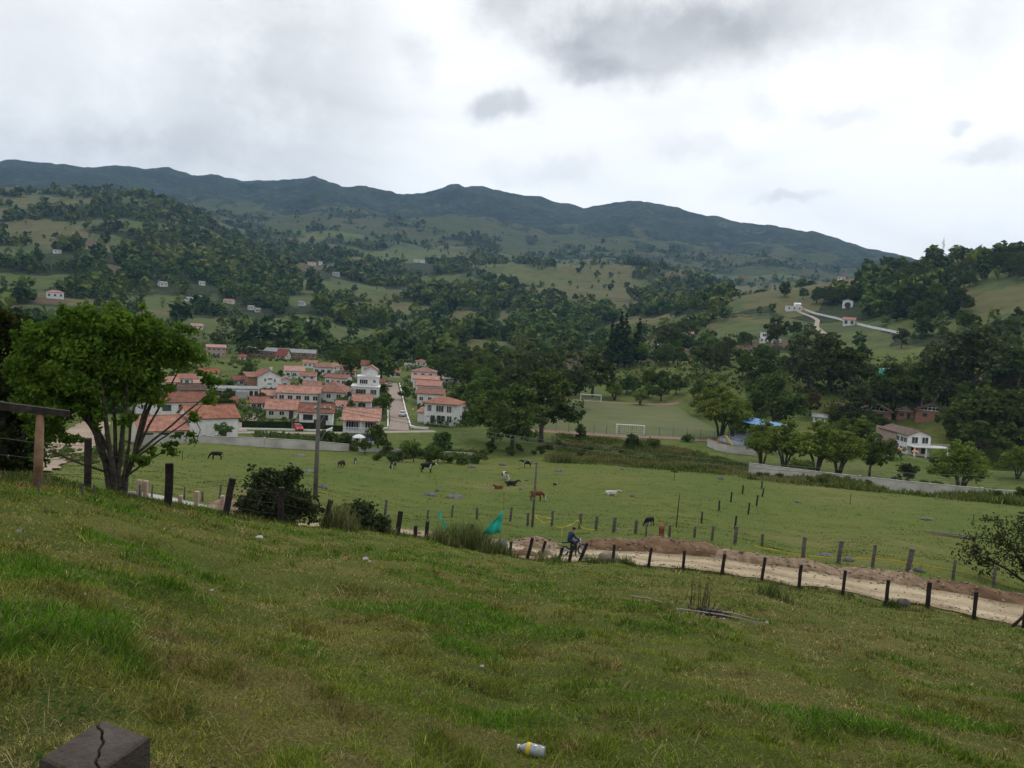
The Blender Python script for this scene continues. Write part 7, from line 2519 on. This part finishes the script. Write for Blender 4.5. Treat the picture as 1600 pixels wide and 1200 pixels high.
for q in (-1, 1):
    limb(3, [(-.14, q * .20, 1.44, .075), (-.04, q * .30, 1.20, .055), (.20, q * .34, 1.10, .042), (.33, q * .33, 1.09, .034), (.385, q * .33, 1.085, .036)])
    limb(0, [(-.22, q * .13, .96, .105), (.06, q * .25, .80, .085), (.07, q * .30, .46, .062), (.02, q * .33, .12, .042), (.06, q * .33, .06, .045), (.17, q * .35, .045, .034)])
def zone(me):
    pass
b_ = skin('body', V, E_, Rd, SKIN_, o, 0, 2, mats=[NAVY, PANTS, SKIN_, HAIR])
for poly in b_.data.polygons:
    c = poly.center
    if c.z > 1.55:
        mi = 2
    elif c.x > .30 and c.z > .95:
        mi = 2
    elif c.z < .10:
        mi = 3
    elif c.z < .98:
        mi = 1
    else:
        mi = 0
    poly.material_index = mi
# face features, cap, fingers round the grips
for q in (-1, 1):
    bmq = MB().lathe([(.002, -.012), (.011, -.006), (.012, 0), (.011, .006), (.002, .012)], 8, axis=((.082, q * .032, 1.70), (1, 0, 0)))
    bmq.build('eye', HAIR, o)
    MB().lathe([(.004, -.012), (.026, 0), (.004, .012)], 8, axis=((-.03, q * .092, 1.69), (0, 1, 0))).build('ear', SKIN_, o)
    for i in range(4):
        yy = q * (.30 + .022 * i)
        skin('finger', [(.345, yy, 1.10), (.385, yy, 1.118), (.412, yy, 1.095), (.402, yy, 1.065)], [(0, 1), (1, 2), (2, 3)], [.011, .011, .010, .009], SKIN_, o, sub=1)
    skin('thumb', [(.35, q * .29, 1.085), (.37, q * .275, 1.06), (.40, q * .275, 1.055)], [(0, 1), (1, 2)], [.012, .011, .009], SKIN_, o, sub=1)
MB().add([(.075, -.014, 1.665), (.075, .014, 1.665), (.112, 0, 1.662), (.08, 0, 1.705)], [(0, 2, 3), (2, 1, 3), (0, 1, 2)]).build('nose', SKIN_, o)
MB().box(.070, .078, -.024, .024, 1.632, 1.640).build('mouth', pmat('lips', [(.14, .05, .04), (.18, .07, .055)], 5, .6), o)
MB().lathe([(.108, 1.70), (.112, 1.74), (.10, 1.79), (.06, 1.825), (.01, 1.835)], 16, axis=((-.012, 0, 0), (0, 0, 1))).build('cap', HAIR, o, True)
MB().add([(.06, -.09, 1.735), (.06, .09, 1.735), (.17, .06, 1.72), (.17, -.06, 1.72), (.06, -.09, 1.748), (.06, .09, 1.748), (.17, .06, 1.73), (.17, -.06, 1.73)], [(0, 3, 2, 1), (4, 5, 6, 7), (0, 1, 5, 4), (1, 2, 6, 5), (2, 3, 7, 6), (3, 0, 4, 7)]).build('cap_peak', HAIR, o)
# ------------------------------------------------------------------ grass of the foreground slope (one mass of blades)
def grass_mat(name, trans=.3):
    m = bpy.data.materials.new(name)
    m.use_nodes = True
    nt = m.node_tree
    nt.nodes.clear()
    out = nd(nt, 'ShaderNodeOutputMaterial')
    a = nd(nt, 'ShaderNodeAttribute', attribute_name='tint')
    d = nd(nt, 'ShaderNodeBsdfDiffuse')
    t = nd(nt, 'ShaderNodeBsdfTranslucent')
    lk(nt, a.outputs['Color'], d.inputs['Color'])
    lk(nt, a.outputs['Color'], t.inputs['Color'])
    mx = nd(nt, 'ShaderNodeMixShader')
    mx.inputs[0].default_value = trans
    lk(nt, d.outputs[0], mx.inputs[1])
    lk(nt, t.outputs[0], mx.inputs[2])
    lk(nt, mx.outputs[0], out.inputs[0])
    return m


GRASSM = grass_mat('grass_blades')


def blades(name, X, Y, hgt, wid, lean, tint, label, mat=GRASSM, cat='grass', g=rng, az=None):
    """bent blades, one quad each, rooted at (X, Y)"""
    n = len(X)
    Z = zf(X, Y) - .015
    a = g.uniform(0, 6.283, n) if az is None else az
    b = g.uniform(0, 6.283, n)
    dx, dy = np.cos(a), np.sin(a)
    wx, wy = np.cos(b) * wid * .5, np.sin(b) * wid * .5
    ph = np.arctan(lean) * 1.15                       # final droop from the vertical
    p1 = ph * .55
    s1, s2 = hgt * .55, hgt * .5
    h1, v1 = np.sin(p1) * s1, np.cos(p1) * s1
    h2, v2 = h1 + np.sin(ph) * s2, v1 + np.cos(ph) * s2
    V = np.empty((n, 5, 3))
    V[:, 0] = np.stack([X - wx, Y - wy, Z], -1)
    V[:, 1] = np.stack([X + wx, Y + wy, Z], -1)
    V[:, 2] = np.stack([X + dx * h1 + wx * .8, Y + dy * h1 + wy * .8, Z + v1], -1)
    V[:, 3] = np.stack([X + dx * h1 - wx * .8, Y + dy * h1 - wy * .8, Z + v1], -1)
    V[:, 4] = np.stack([X + dx * h2, Y + dy * h2, Z + np.maximum(v2, .01)], -1)
    o5 = np.arange(n)[:, None] * 5
    F = np.concatenate([o5 + np.array([[0, 1, 2]]), o5 + np.array([[0, 2, 3]]), o5 + np.array([[3, 2, 4]])], 1).reshape(-1, 3)
    me = np_mesh(name, V.reshape(-1, 3), F, False, [mat])
    at_ = me.attributes.new('tint', 'FLOAT_COLOR', 'POINT')
    c = np.ones((n, 5, 4), np.float32)
    c[:, :, :3] = np.clip(tint, 0, 1)[:, None, :]
    at_.data.foreach_set('color', c.ravel())
    return tag(link(name, me), label, cat, kind='stuff')


g = np.random.default_rng(3)
N = 1050000
th = g.uniform(R(-43), R(43), N)
lr = math.log(1.6) + (math.log(58) - math.log(1.6)) * g.random(N) ** 1.05
rr = np.exp(lr)
keep = rr < ROAD_R(th) - .4
_b = hit(1112, 958)
keep &= np.hypot((rr * np.sin(th) - _b.x) / 1.0, (rr * np.cos(th) - _b.y) / 1.3) > .72 + .5 * g.random(len(th))
th, rr = th[keep], rr[keep]
X, Y = rr * np.sin(th), rr * np.cos(th)
bx = bearing_px(th)
lush = fbm(X / 1.5, Y / 1.5, 4, 201)
dry = fbm(X / .9, Y / .9, 4, 221) * .6 + fbm(X / 4.5, Y / 4.5, 3, 231) * .4
big = fbm(X / 7, Y / 7, 3, 241)
brown = sstep(850, 1250, bx + 260 * (big - .5)) * sstep(13, 22, rr) * .75            # dry olive strip low on the right
crest = sstep(700, 420, bx) * sstep(.72, .95, rr / np.interp(th, n_t, n_r))
L = sstep(.50, .66, lush + .10 * (big - .5) * 4 * .4 + .12 * crest)
D = sstep(.49, .62, dry) * (1 - .75 * L)
u = g.random(len(X))
straw = u < (.13 + .50 * D + .22 * brown)
clump = fbm(X / .22, Y / .22, 2, 251)
tuft = sstep(.56, .74, fbm(X / .42, Y / .42, 3, 261))
hgt = (.022 + .060 * clump ** 1.8 + .060 * L * (.3 + clump) + .070 * tuft) * g.uniform(.55, 1.45, len(X))
hgt += crest * .07 * g.random(len(X))
hgt = np.where(straw, hgt * .9 + .01, hgt)
tallw = (g.random(len(X)) < .012)
hgt = np.where(tallw, hgt * 2.0, hgt)
wid = np.maximum(.0046, rr * .00085) * g.uniform(.7, 1.4, len(X))
wid = np.where(straw, wid * .75, wid)
lean = np.where(straw, g.uniform(.9, 5, len(X)), g.uniform(.3, 2.2, len(X)))
c_l = np.array([.088, .182, .018])
c_m = np.array([.158, .212, .028])
c_o = np.array([.205, .212, .044])
c_s = np.array([.37, .30, .14])
c_b = np.array([.18, .14, .055])
base = c_m + (c_l - c_m) * L[:, None]
oliv = np.clip(sstep(.40, .58, big + .25 * (dry - .5)) + .7 * D, 0, 1) * (1 - L)
base = base + (c_o - base) * oliv[:, None]
base = base + (c_b - base) * (brown * .75 * (1 - .5 * L))[:, None]
sc = c_s * g.uniform(.45, 1.15, len(X))[:, None]
tint = np.where(straw[:, None], sc, base)
tint = tint * (1 - .30 * tuft * (1 - straw))[:, None]
spot = sstep(.60, .72, fbm(X / .35, Y / .35, 3, 291)) * (1 - L)
tint = tint + (np.array([.23, .165, .08]) - tint) * (.6 * spot)[:, None]
tint = tint * np.clip(np.exp(g.normal(-.06, .48, len(X))), .25, 2.1)[:, None]
blades('grass', X, Y, hgt, wid, lean, tint, 'tufted foreground grass with lush green patches and dry straw', g=g)

# long bleached stems lying over the turf, and clover-like flecks
n = 5200
th = g.uniform(R(-42), R(40), n)
rr = np.exp(math.log(2.2) + (math.log(30) - math.log(2.2)) * g.random(n))
X, Y = rr * np.sin(th), rr * np.cos(th)
k = (rr < ROAD_R(th) - 2) & (fbm(X / 1.2, Y / 1.2, 3, 281) > .47)
X, Y, rr = X[k], Y[k], rr[k]
n = len(X)
tn = np.array([.36, .30, .17]) * g.uniform(.55, 1.2, n)[:, None]
blades('dry_stems', X, Y, g.uniform(.08, .26, n), np.maximum(.004, rr * .0007), g.uniform(1.2, 5, n), tn, 'bleached dry grass stems lying over the foreground turf', g=g)

# small broad-leaved weeds
n = 1100
th = g.uniform(R(-42), R(40), n)
rr = np.exp(math.log(2.2) + (math.log(26) - math.log(2.2)) * g.random(n))
X, Y = rr * np.sin(th), rr * np.cos(th)
k = fbm(X / 1.7, Y / 1.7, 3, 511) > .5
X, Y, rr = X[k], Y[k], rr[k]
P = np.repeat(np.stack([X, Y, zf(X, Y) + .03], -1), 9, 0)
P = P + g.normal(size=P.shape) * np.array([.035, .035, .012])
V, F = leaf_quads(P, .022, 1.1, 1.5, g)
tag(link('weeds', np_mesh('weeds', V, F, False, [foliage('weed_leaves', (.035, .07, .018), (.06, .11, .025), (.10, .15, .04), .25, 2.0, 0)])), 'small broad-leaved weeds dotted through the foreground turf', 'weeds', kind='stuff')

# taller seed grass along the crest and the foot of the slope
N2 = 16000
th = g.uniform(R(-40), R(38), N2)
bxx = bearing_px(th)
cr = np.interp(th, n_t, n_r)
rr = cr * g.uniform(.94, 1.03, N2)
rr = np.minimum(rr, ROAD_R(th) - .3)
X, Y = rr * np.sin(th), rr * np.cos(th)
k = fbm(X / 1.1, Y / 1.1, 3, 301) > .5
X, Y, rr, bxx = X[k], Y[k], rr[k], bxx[k]
n = len(X)
tall = np.where((bxx > 560) & (bxx < 1000), .30, .20) * g.uniform(.5, 1.4, n)
tn = np.where((g.random(n) < .3)[:, None], np.array([.20, .18, .08]), np.array([.066, .096, .024])) * g.uniform(.6, 1.3, n)[:, None]
blades('tall_grass', X, Y, tall, np.full(n, .014) + rr * .0003, g.uniform(.15, .7, n), tn, 'taller seeding grass along the crest and the road edge of the slope', g=g)

# pasture: short grazed tussocks
N3 = 120000
th = g.uniform(R(-42), R(40), N3)
rr = np.exp(math.log(54) + (math.log(152) - math.log(54)) * g.random(N3))
k = (rr > ROAD_R(th) + 7.5) & (rr < PAST_R(th))
th, rr = th[k], rr[k]
X, Y = rr * np.sin(th), rr * np.cos(th)
q = fbm(X / 1.8, Y / 1.8, 4, 321)
k = g.random(len(X)) < sstep(.40, .66, q) * .8 + .2
X, Y, rr, q = X[k], Y[k], rr[k], q[k]
n = len(X)
tus = fbm(X / 9, Y / 9, 3, 331)
tint = np.array([.098, .122, .025]) + (np.array([.118, .124, .034]) - np.array([.098, .122, .025])) * sstep(.4, .65, tus)[:, None]
tint = np.where((q > .60)[:, None], np.array([.080, .104, .022]), tint) * g.uniform(.7, 1.25, n)[:, None]
blades('pasture_tussocks', X, Y, g.uniform(.03, .075, n) * (1 + .5 * (q > .60)), .04 + rr * .0007, g.uniform(.4, 1.3, n), tint, 'short grazed tussocks covering the cattle pasture', g=g)


# rough growth on the bank below the pitch, along the walls and over the valley floor
def rough(name, polys, n, hlo, hhi, cols, label, size=.4):
    P = []
    for poly, w in polys:
        xs, ys = [p[0] for p in poly], [p[1] for p in poly]
        c = 0
        tries = 0
        while c < int(n * w) and tries < n * 6:
            tries += 1
            x, y = brng.uniform(min(xs), max(xs)), brng.uniform(min(ys), max(ys))
            if in_poly(x, y, poly):
                h_ = hit(x, y)
                P.append((h_.x, h_.y, h_.z))
                c += 1
    P = np.array(P)
    q = fbm(P[:, 0] / 5, P[:, 1] / 5, 3, 401)
    hh = hlo + (hhi - hlo) * sstep(.35, .7, q) * g.uniform(.5, 1.2, len(P))
    K = 16
    off = g.normal(size=(len(P), K, 3)) * np.stack([hh * .55, hh * .55, hh * .30], -1)[:, None, :]
    C = (P[:, None, :] + off)
    C[:, :, 2] += hh[:, None] * .45
    V, F = leaf_quads(C.reshape(-1, 3), size, .35, 1.7, g)
    me = np_mesh(name, V, F, False, cols, np.repeat(g.integers(0, len(cols), len(P)), K))
    tag(link(name, me), label, 'undergrowth', kind='stuff')


R1 = foliage('rough_green', (.055, .085, .02), (.085, .118, .028), (.12, .14, .042), .25, .15, 0)
R2 = foliage('rough_olive', (.085, .09, .032), (.125, .122, .046), (.13, .12, .055), .25, .15, 0)
R3 = foliage('rough_dark', (.035, .056, .018), (.055, .080, .025), (.08, .105, .033), .2, .15, 0)
R4 = foliage('rough_straw', (.13, .10, .05), (.19, .155, .08), (.24, .20, .11), .25, .15, 0)
def rough_grass(name, polys, n, hlo, hhi, label):
    P = []
    for poly, w in polys:
        xs, ys = [p[0] for p in poly], [p[1] for p in poly]
        c = t_ = 0
        while c < int(n * w) and t_ < n * 6:
            t_ += 1
            x, y = brng.uniform(min(xs), max(xs)), brng.uniform(min(ys), max(ys))
            if in_poly(x, y, poly):
                h_ = hit(x, y)
                P.append((h_.x, h_.y))
                c += 1
    P = np.array(P)
    P = np.repeat(P, 14, 0)
    P = P + g.normal(size=P.shape) * .7
    q = fbm(P[:, 0] / 4, P[:, 1] / 4, 3, 421)
    q2 = fbm(P[:, 0] / 9, P[:, 1] / 9, 3, 431)
    n_ = len(P)
    h = (hlo + (hhi - hlo) * sstep(.38, .68, q)) * g.uniform(.5, 1.2, n_)
    tn = np.array([.085, .118, .026]) + (np.array([.15, .145, .05]) - np.array([.085, .118, .026])) * sstep(.5, .64, q2)[:, None]
    tn = np.where((g.random(n_) < .10)[:, None], np.array([.24, .20, .10]), tn) * g.uniform(.6, 1.35, n_)[:, None]
    blades(name, P[:, 0], P[:, 1], h, np.full(n_, .16), g.uniform(.2, 1.1, n_), tn, label, g=g)


rough_grass('bank_scrub', [([(870, 680), (1000, 690), (1110, 712), (1170, 728), (1170, 742), (1000, 728), (870, 718)], .55), ([(860, 712), (960, 720), (1160, 738), (1160, 744), (960, 728), (860, 722)], .2), ([(1160, 738), (1600, 776), (1600, 790), (1400, 772), (1160, 748)], .25)],
            3600, .2, 1.0, 'rough tall grass and reeds on the bank between the pasture and the football pitch')
rough('verge_growth', [([(400, 676), (560, 690), (560, 706), (480, 702), (400, 692)], .3), ([(610, 706), (760, 708), (760, 719), (610, 717)], .3), ([(220, 688), (330, 686), (330, 692), (220, 690)], .06), ([(-40, 700), (60, 720), (210, 730), (200, 690), (150, 700)], .14)], 1100, .2, .8, [R1, R1, R1, R2],
      'rough green verge between the boundary wall and the front lane', .38)
rough('garden_growth', [([(330, 590), (500, 580), (600, 590), (604, 664), (500, 664), (400, 664), (330, 660)], .6), ([(630, 590), (740, 585), (745, 668), (668, 668)], .4)], 900, .6, 2.2, [R1, R3, R3, R1], 'garden shrubs and climbers filling the gaps between the village houses', .45)
rough('valley_scrub', [([(-60, 560), (330, 520), (560, 535), (780, 545), (780, 600), (600, 575), (480, 565), (320, 580), (-60, 690)], .4), ([(780, 545), (1130, 520), (1340, 560), (1600, 560), (1640, 690), (1480, 660), (1340, 620), (1120, 610), (900, 600)], .45), ([(1300, 640), (1400, 640), (1400, 720), (1300, 720)], .15)],
      3400, .6, 3.4, [R1, R3, R3, FW2, FW3], 'scrub and hedges over the valley floor and the first slopes', .75)

# ------------------------------------------------------------------ the big near tree, seen against the village
def local_frame(p):
    f = Vector((p.x, p.y, 0)).normalized()
    return Vector((f.y, -f.x, 0)), f


BARKD = pmat('dark_bark', [(.022, .018, .014), (.048, .040, .032), (.08, .07, .058)], 7, .95, bump=.5, bscale=16)


def near_tree(name, px, py, r, crown, stems, leaf_n, leaf_sz, leafmat, label, clump=30, csize=.28, depth=.8, bark=BARKD, cat='tree', seed=5, shell=.45, sub=0, core=.75):
    """crown: (dx, dy, rx, ry) ellipses in photo pixels from the foot; stems: lists of (dx, dy, width px)"""
    p = at(px, py, r)
    k = r / FPX
    gg = np.random.default_rng(seed)
    o = empty(name, p, face_cam(p), label, cat)
    tl = math.tan(ROLL)
    def loc(dx, dy, dep=0.0):
        x = dx * math.cos(ROLL) + (dy) * math.sin(ROLL)
        z = -dy * math.cos(ROLL) + dx * math.sin(ROLL)
        return (x * k, dep, z * k)
    blobs = []
    for (dx, dy, rx, ry) in crown:
        x, _, z = loc(dx, dy)
        blobs.append((x, gg.uniform(-.5, .5) * rx * k * depth, z, rx * k, rx * k * depth, ry * k))
    if sub:
        fine_ = []
        for (x, y, z, a, b_, c) in blobs:
            for _ in range(max(1, int(sub * (a * c) ** .5 / (40 * k)))):
                d = gg.normal(size=3)
                d /= np.linalg.norm(d)
                q = gg.uniform(.5, 1.0)
                f = gg.uniform(.20, .40)
                s_ = max(f * (a * c) ** .5, 9 * k)
                fine_.append((x + d[0] * a * q, y + d[1] * b_ * q, z + d[2] * c * q, s_ * 1.15, s_ * 1.1, s_ * .8))
        blobs = fine_ + [(x, y, z, a * core, b_ * core, c * core) for (x, y, z, a, b_, c) in blobs] if core else fine_
    P = blob_points(blobs, leaf_n, shell, clump, csize, gg)
    V, F = leaf_quads(P, leaf_sz, .30, 1.9, gg)
    link('crown', np_mesh('crown', V, F, False, [leafmat]), o)
    m = MB()
    for st in stems:
        d0 = gg.uniform(-.15, .15)
        pts, rad = [], []
        for i, (dx, dy, w) in enumerate(st):
            x, _, z = loc(dx, dy)
            pts.append((x, d0 * i + gg.uniform(-.05, .05), z))
            rad.append(max(.006, w * k * .5))
        # smooth the polyline
        P3, R3_ = [], []
        for i in range(len(pts) - 1):
            for t in (0, .34, .67):
                P3.append(tuple(pts[i][c] * (1 - t) + pts[i + 1][c] * t + gg.uniform(-.012, .012) for c in range(3)))
                R3_.append(rad[i] * (1 - t) + rad[i + 1] * t)
        P3.append(pts[-1])
        R3_.append(rad[-1])
        m.tube(P3, R3_, 8)
    m.build('trunk', bark, o, True)
    return o


near_tree('ficus_tree', 184, 776, 27,
          [(-3, -208, 93, 50), (-65, -218, 46, 36), (-18, -242, 50, 28), (22, -244, 45, 28), (65, -222, 46, 34), (96, -202, 30, 34), (-93, -186, 36, 36), (-104, -152, 25, 28), (-55, -170, 41, 28), (9, -180, 48, 26), (61, -188, 41, 26), (-91, -218, 30, 26), (109, -180, 18, 22),
           (-46, -146, 50, 30), (13, -146, 52, 28), (53, -154, 36, 22), (-85, -134, 32, 32), (-27, -122, 36, 20), (-93, -104, 25, 20),
           (-79, -126, 32, 22), (-85, -96, 19, 16), (50, -250, 23, 16), (-48, -254, 23, 16), (130, -150, 12, 16), (135, -126, 10, 12), (111, -104, 9, 9), (106, -72, 9, 14), (65, -58, 16, 11), (78, -62, 9, 15), (39, -44, 8, 12), (-91, -64, 12, 8), (-55, -86, 14, 9), (13, -110, 19, 10), (26, -52, 8, 9)],
          [[(-8, 10, 10.4), (-11, -30, 9.6), (-18, -75, 8.0), (-40, -130, 5.6), (-73, -190, 2.4)], [(-2, 10, 10.4), (-4, -30, 8.8), (-9, -90, 6.4), (-12, -150, 4.4), (-20, -220, 2.4)], [(2, 10, 9.6), (2, -30, 7.6), (9, -80, 6.4), (18, -150, 4.8), (27, -220, 2.4)],
           [(8, 10, 9.6), (11, -25, 8.0), (27, -60, 6.8), (42, -110, 5.6), (68, -170, 2.8)], [(-5, -20, 5.6), (-7, -60, 4.8), (-31, -120, 3.6), (-55, -210, 2.0)], [(20, -44, 4.8), (31, -90, 4.0), (47, -140, 3.2), (64, -215, 2.0)], [(-12, -50, 5.6), (-27, -96, 4.8), (-60, -145, 3.2), (-96, -185, 2.0)],
           [(-1, 0, 6.4), (0, -50, 5.6), (1, -100, 4.8), (-1, -170, 2.4)], [(4, -10, 4.8), (16, -60, 4.0), (23, -110, 3.2), (40, -180, 1.6)], [(-9, -30, 4.8), (-22, -70, 4.0), (-27, -110, 3.2), (-36, -180, 1.6)], [(14, -30, 4.0), (36, -80, 3.6), (64, -130, 2.8), (92, -180, 1.6)],
           [(27, -58, 4.0), (60, -84, 3.2), (103, -120, 2.4), (128, -140, 1.6)], [(23, -50, 3.6), (57, -74, 2.6), (95, -98, 1.9), (117, -120, 1.3)], [(12, -26, 3.6), (36, -42, 2.6), (68, -60, 1.6)], [(-11, -34, 3.6), (-51, -54, 2.6), (-79, -74, 1.9), (-92, -66, 1.3)], [(103, -112, 1.6), (114, -86, 1.2), (104, -60, 0.8)]],
          44000, .080, LEAF['big'], 'big glossy green multi-stemmed tree in front of the village at the left', 34, .5, .85, BARKD, seed=5, shell=.3, sub=10, core=.62)
near_tree('shade_tree', 4, 742, 34,
          [(-10, -250, 60, 44), (-50, -270, 60, 40), (20, -255, 40, 36), (50, -225, 40, 36), (70, -190, 34, 34), (-30, -200, 70, 40), (20, -170, 60, 40), (-10, -120, 60, 36), (-60, -150, 50, 50), (20, -80, 40, 26), (-40, -70, 40, 30), (10, -285, 22, 14), (-24, -296, 24, 14), (60, -140, 30, 26)],
          [[(0, 12, 20), (2, -40, 17), (6, -120, 12), (10, -200, 6)], [(8, 10, 12), (14, -50, 9), (30, -120, 6), (50, -190, 3)], [(-8, 10, 12), (-18, -60, 9), (-40, -140, 6), (-60, -220, 3)]],
          34000, .11, foliage('olive_green_leaves', (.014, .024, .008), (.030, .042, .012), (.068, .086, .02), .25, .6, 0), 'tall dark olive-green tree at the left edge behind the big glossy tree', 30, .5, .9, seed=9, shell=.3, sub=8, core=.6)
near_tree('thorn_tree', 1618, 902, 62,
          [(-10, -65, 44, 34), (-50, -50, 38, 26), (-70, -40, 26, 16), (-40, -78, 30, 20), (0, -90, 34, 18), (20, -60, 40, 34), (-58, -24, 20, 12), (-20, -34, 30, 14)],
          [[(0, 8, 7), (-6, -22, 5), (-22, -50, 3.5), (-40, -72, 2)], [(2, 8, 6), (4, -30, 5), (2, -60, 3.5), (0, -88, 2)], [(-4, -8, 4), (-30, -24, 3), (-60, -36, 2)], [(4, -10, 4), (22, -34, 3), (30, -60, 2)]],
          4200, .11, foliage('thorn_leaves', (.026, .034, .014), (.042, .052, .020), (.062, .072, .03), .25, .6, 0), 'wispy dark thorn tree leaning in at the right edge by the pasture', 22, .30, .8, seed=12)
# the shrub on the crest, the low bushes and the weeds along it
near_tree('shrub', 440, 826, 36.5,
          [(-10, -45, 46, 30), (-30, -78, 18, 14), (10, -76, 18, 14), (-40, -30, 22, 22), (30, -30, 24, 22), (45, -14, 20, 14), (0, -20, 44, 18), (24, -84, 10, 10), (-22, -58, 26, 16)],
          [[(0, 4, 5), (-14, -40, 3), (-32, -86, 1.5)], [(2, 4, 5), (6, -44, 3), (20, -84, 1.5)], [(-4, 4, 4), (-30, -30, 3), (-46, -42, 1.5)], [(6, 4, 4), (30, -22, 3), (48, -30, 1.5)]],
          6500, .11, LEAF['shrub'], 'dark bushy shrub with pale leaf edges on the crest left of the lamp pole', 20, .34, .9, cat='bush', seed=21, shell=.3)
near_tree('shrub', 556, 838, 40.5,
          [(0, -22, 34, 18), (-26, -18, 22, 16), (26, -14, 22, 14), (8, -36, 18, 12), (44, -8, 14, 9)], [[(0, 4, 4), (-8, -22, 2), (-20, -34, 1)], [(2, 4, 4), (10, -22, 2), (22, -34, 1)]],
          4200, .11, LEAF['shrub'], 'low dark shrub on the crest right of the lamp pole', 20, .34, .9, cat='bush', seed=22, shell=.3)
near_tree('shrub', 384, 812, 33.5,
          [(0, -22, 16, 12), (10, -34, 10, 9), (-8, -10, 12, 9)], [[(0, 4, 3), (2, -20, 2), (8, -36, 1)]], 700, .10, LEAF['shrub'], 'small leafy weed bush beside the tilted crest post', 16, .36, .9, cat='bush', seed=23, shell=.3)


def reeds(px, py, r, wpx, hpx, n, label, seed, straw=.2, name='reed_clump', flop=.5):
    """a clump of long arching blades"""
    p = at(px, py, r)
    k = r / FPX
    gg = np.random.default_rng(seed)
    rx, f = local_frame(p)
    q = np.clip(gg.normal(size=(n, 2)), -1.7, 1.7) * np.array([wpx * k * .28, wpx * k * .16])
    X, Y = p.x + rx.x * q[:, 0] + f.x * q[:, 1], p.y + rx.y * q[:, 0] + f.y * q[:, 1]
    h = hpx * k * gg.uniform(.45, 1.1, n) * np.exp(-(q[:, 0] / (wpx * k * .55)) ** 2)
    tn = np.where((gg.random(n) < straw)[:, None], np.array([.25, .22, .10]), np.array([.085, .125, .034])) * gg.uniform(.55, 1.35, n)[:, None]
    o = blades(name, X, Y, h, np.full(n, .022 + r * .0003) * gg.uniform(.6, 1.3, n), gg.uniform(.05, flop * 1.6, n), tn, label, cat='reeds', g=gg)
    del o['kind']
    return o


reeds(728, 862, RE(728, -1), 105, 48, 1200, 'dense clump of tall green reeds left of the turquoise flag', 31)
reeds(778, 872, RE(778, -2.6), 66, 30, 600, 'clump of tall reeds right under the turquoise flag', 32)
reeds(690, 858, RE(690, -2.6), 60, 26, 380, 'shorter reed clump below the turquoise rag', 33, .35)
reeds(530, 838, 37.5, 60, 52, 420, 'thin pale reeds beside the low dark shrub on the crest', 34, .5)
reeds(590, 838, 41, 60, 34, 420, 'dry seeding reeds right of the low dark shrub', 35, .6)
reeds(868, 898, RE(868, -1.5), 30, 22, 170, 'green weed clump on the slope below the motorcyclist', 36, .1)
reeds(922, 899, RE(922, -1.5), 40, 18, 170, 'green weed clump below the tan boulder', 37, .1)
reeds(980, 897, RE(980, -1.2), 26, 18, 130, 'green weed clump right of the broad flat-topped boulder', 38, .15)
reeds(845, 908, RE(845, -2.5), 50, 22, 150, 'pale seeding grass tuft below the leaning posts', 39, .7)
reeds(1395, 948, RE(1395, -.6), 26, 16, 200, 'leafy weeds beside the grey boulder at the road edge', 40, .1)
reeds(1205, 950, 30, 60, 34, 200, 'grassy tuft right of the pale upright stalk', 41, .2)
reeds(880, 728, 148, 44, 20, 700, 'rush tuft in the far pasture behind the flat stones', 42, .25)
reeds(760, 862, RE(760, -.8), 50, 78, 60, 'few long bent straw stems rising above the reeds left of the flag', 43, .95)

# ------------------------------------------------------------------ the air: one closed box of even haze
hz = MB().box(-7000, 7000, -400, 7000, -60, 1150)
HAZE = bpy.data.materials.new('haze_air')
HAZE.use_nodes = True
ht = HAZE.node_tree
ht.nodes.clear()
ho = nd(ht, 'ShaderNodeOutputMaterial')
hv = nd(ht, 'ShaderNodeVolumePrincipled')
hv.inputs['Color'].default_value = (.36, .64, 1.0, 1)
hv.inputs['Density'].default_value = 6.5e-5
hv.inputs['Anisotropy'].default_value = .25
lk(ht, hv.outputs[0], ho.inputs['Volume'])
tag(hz.build('haze', HAZE), 'pale blue air between the viewpoint and the mountains', 'haze', kind='stuff')
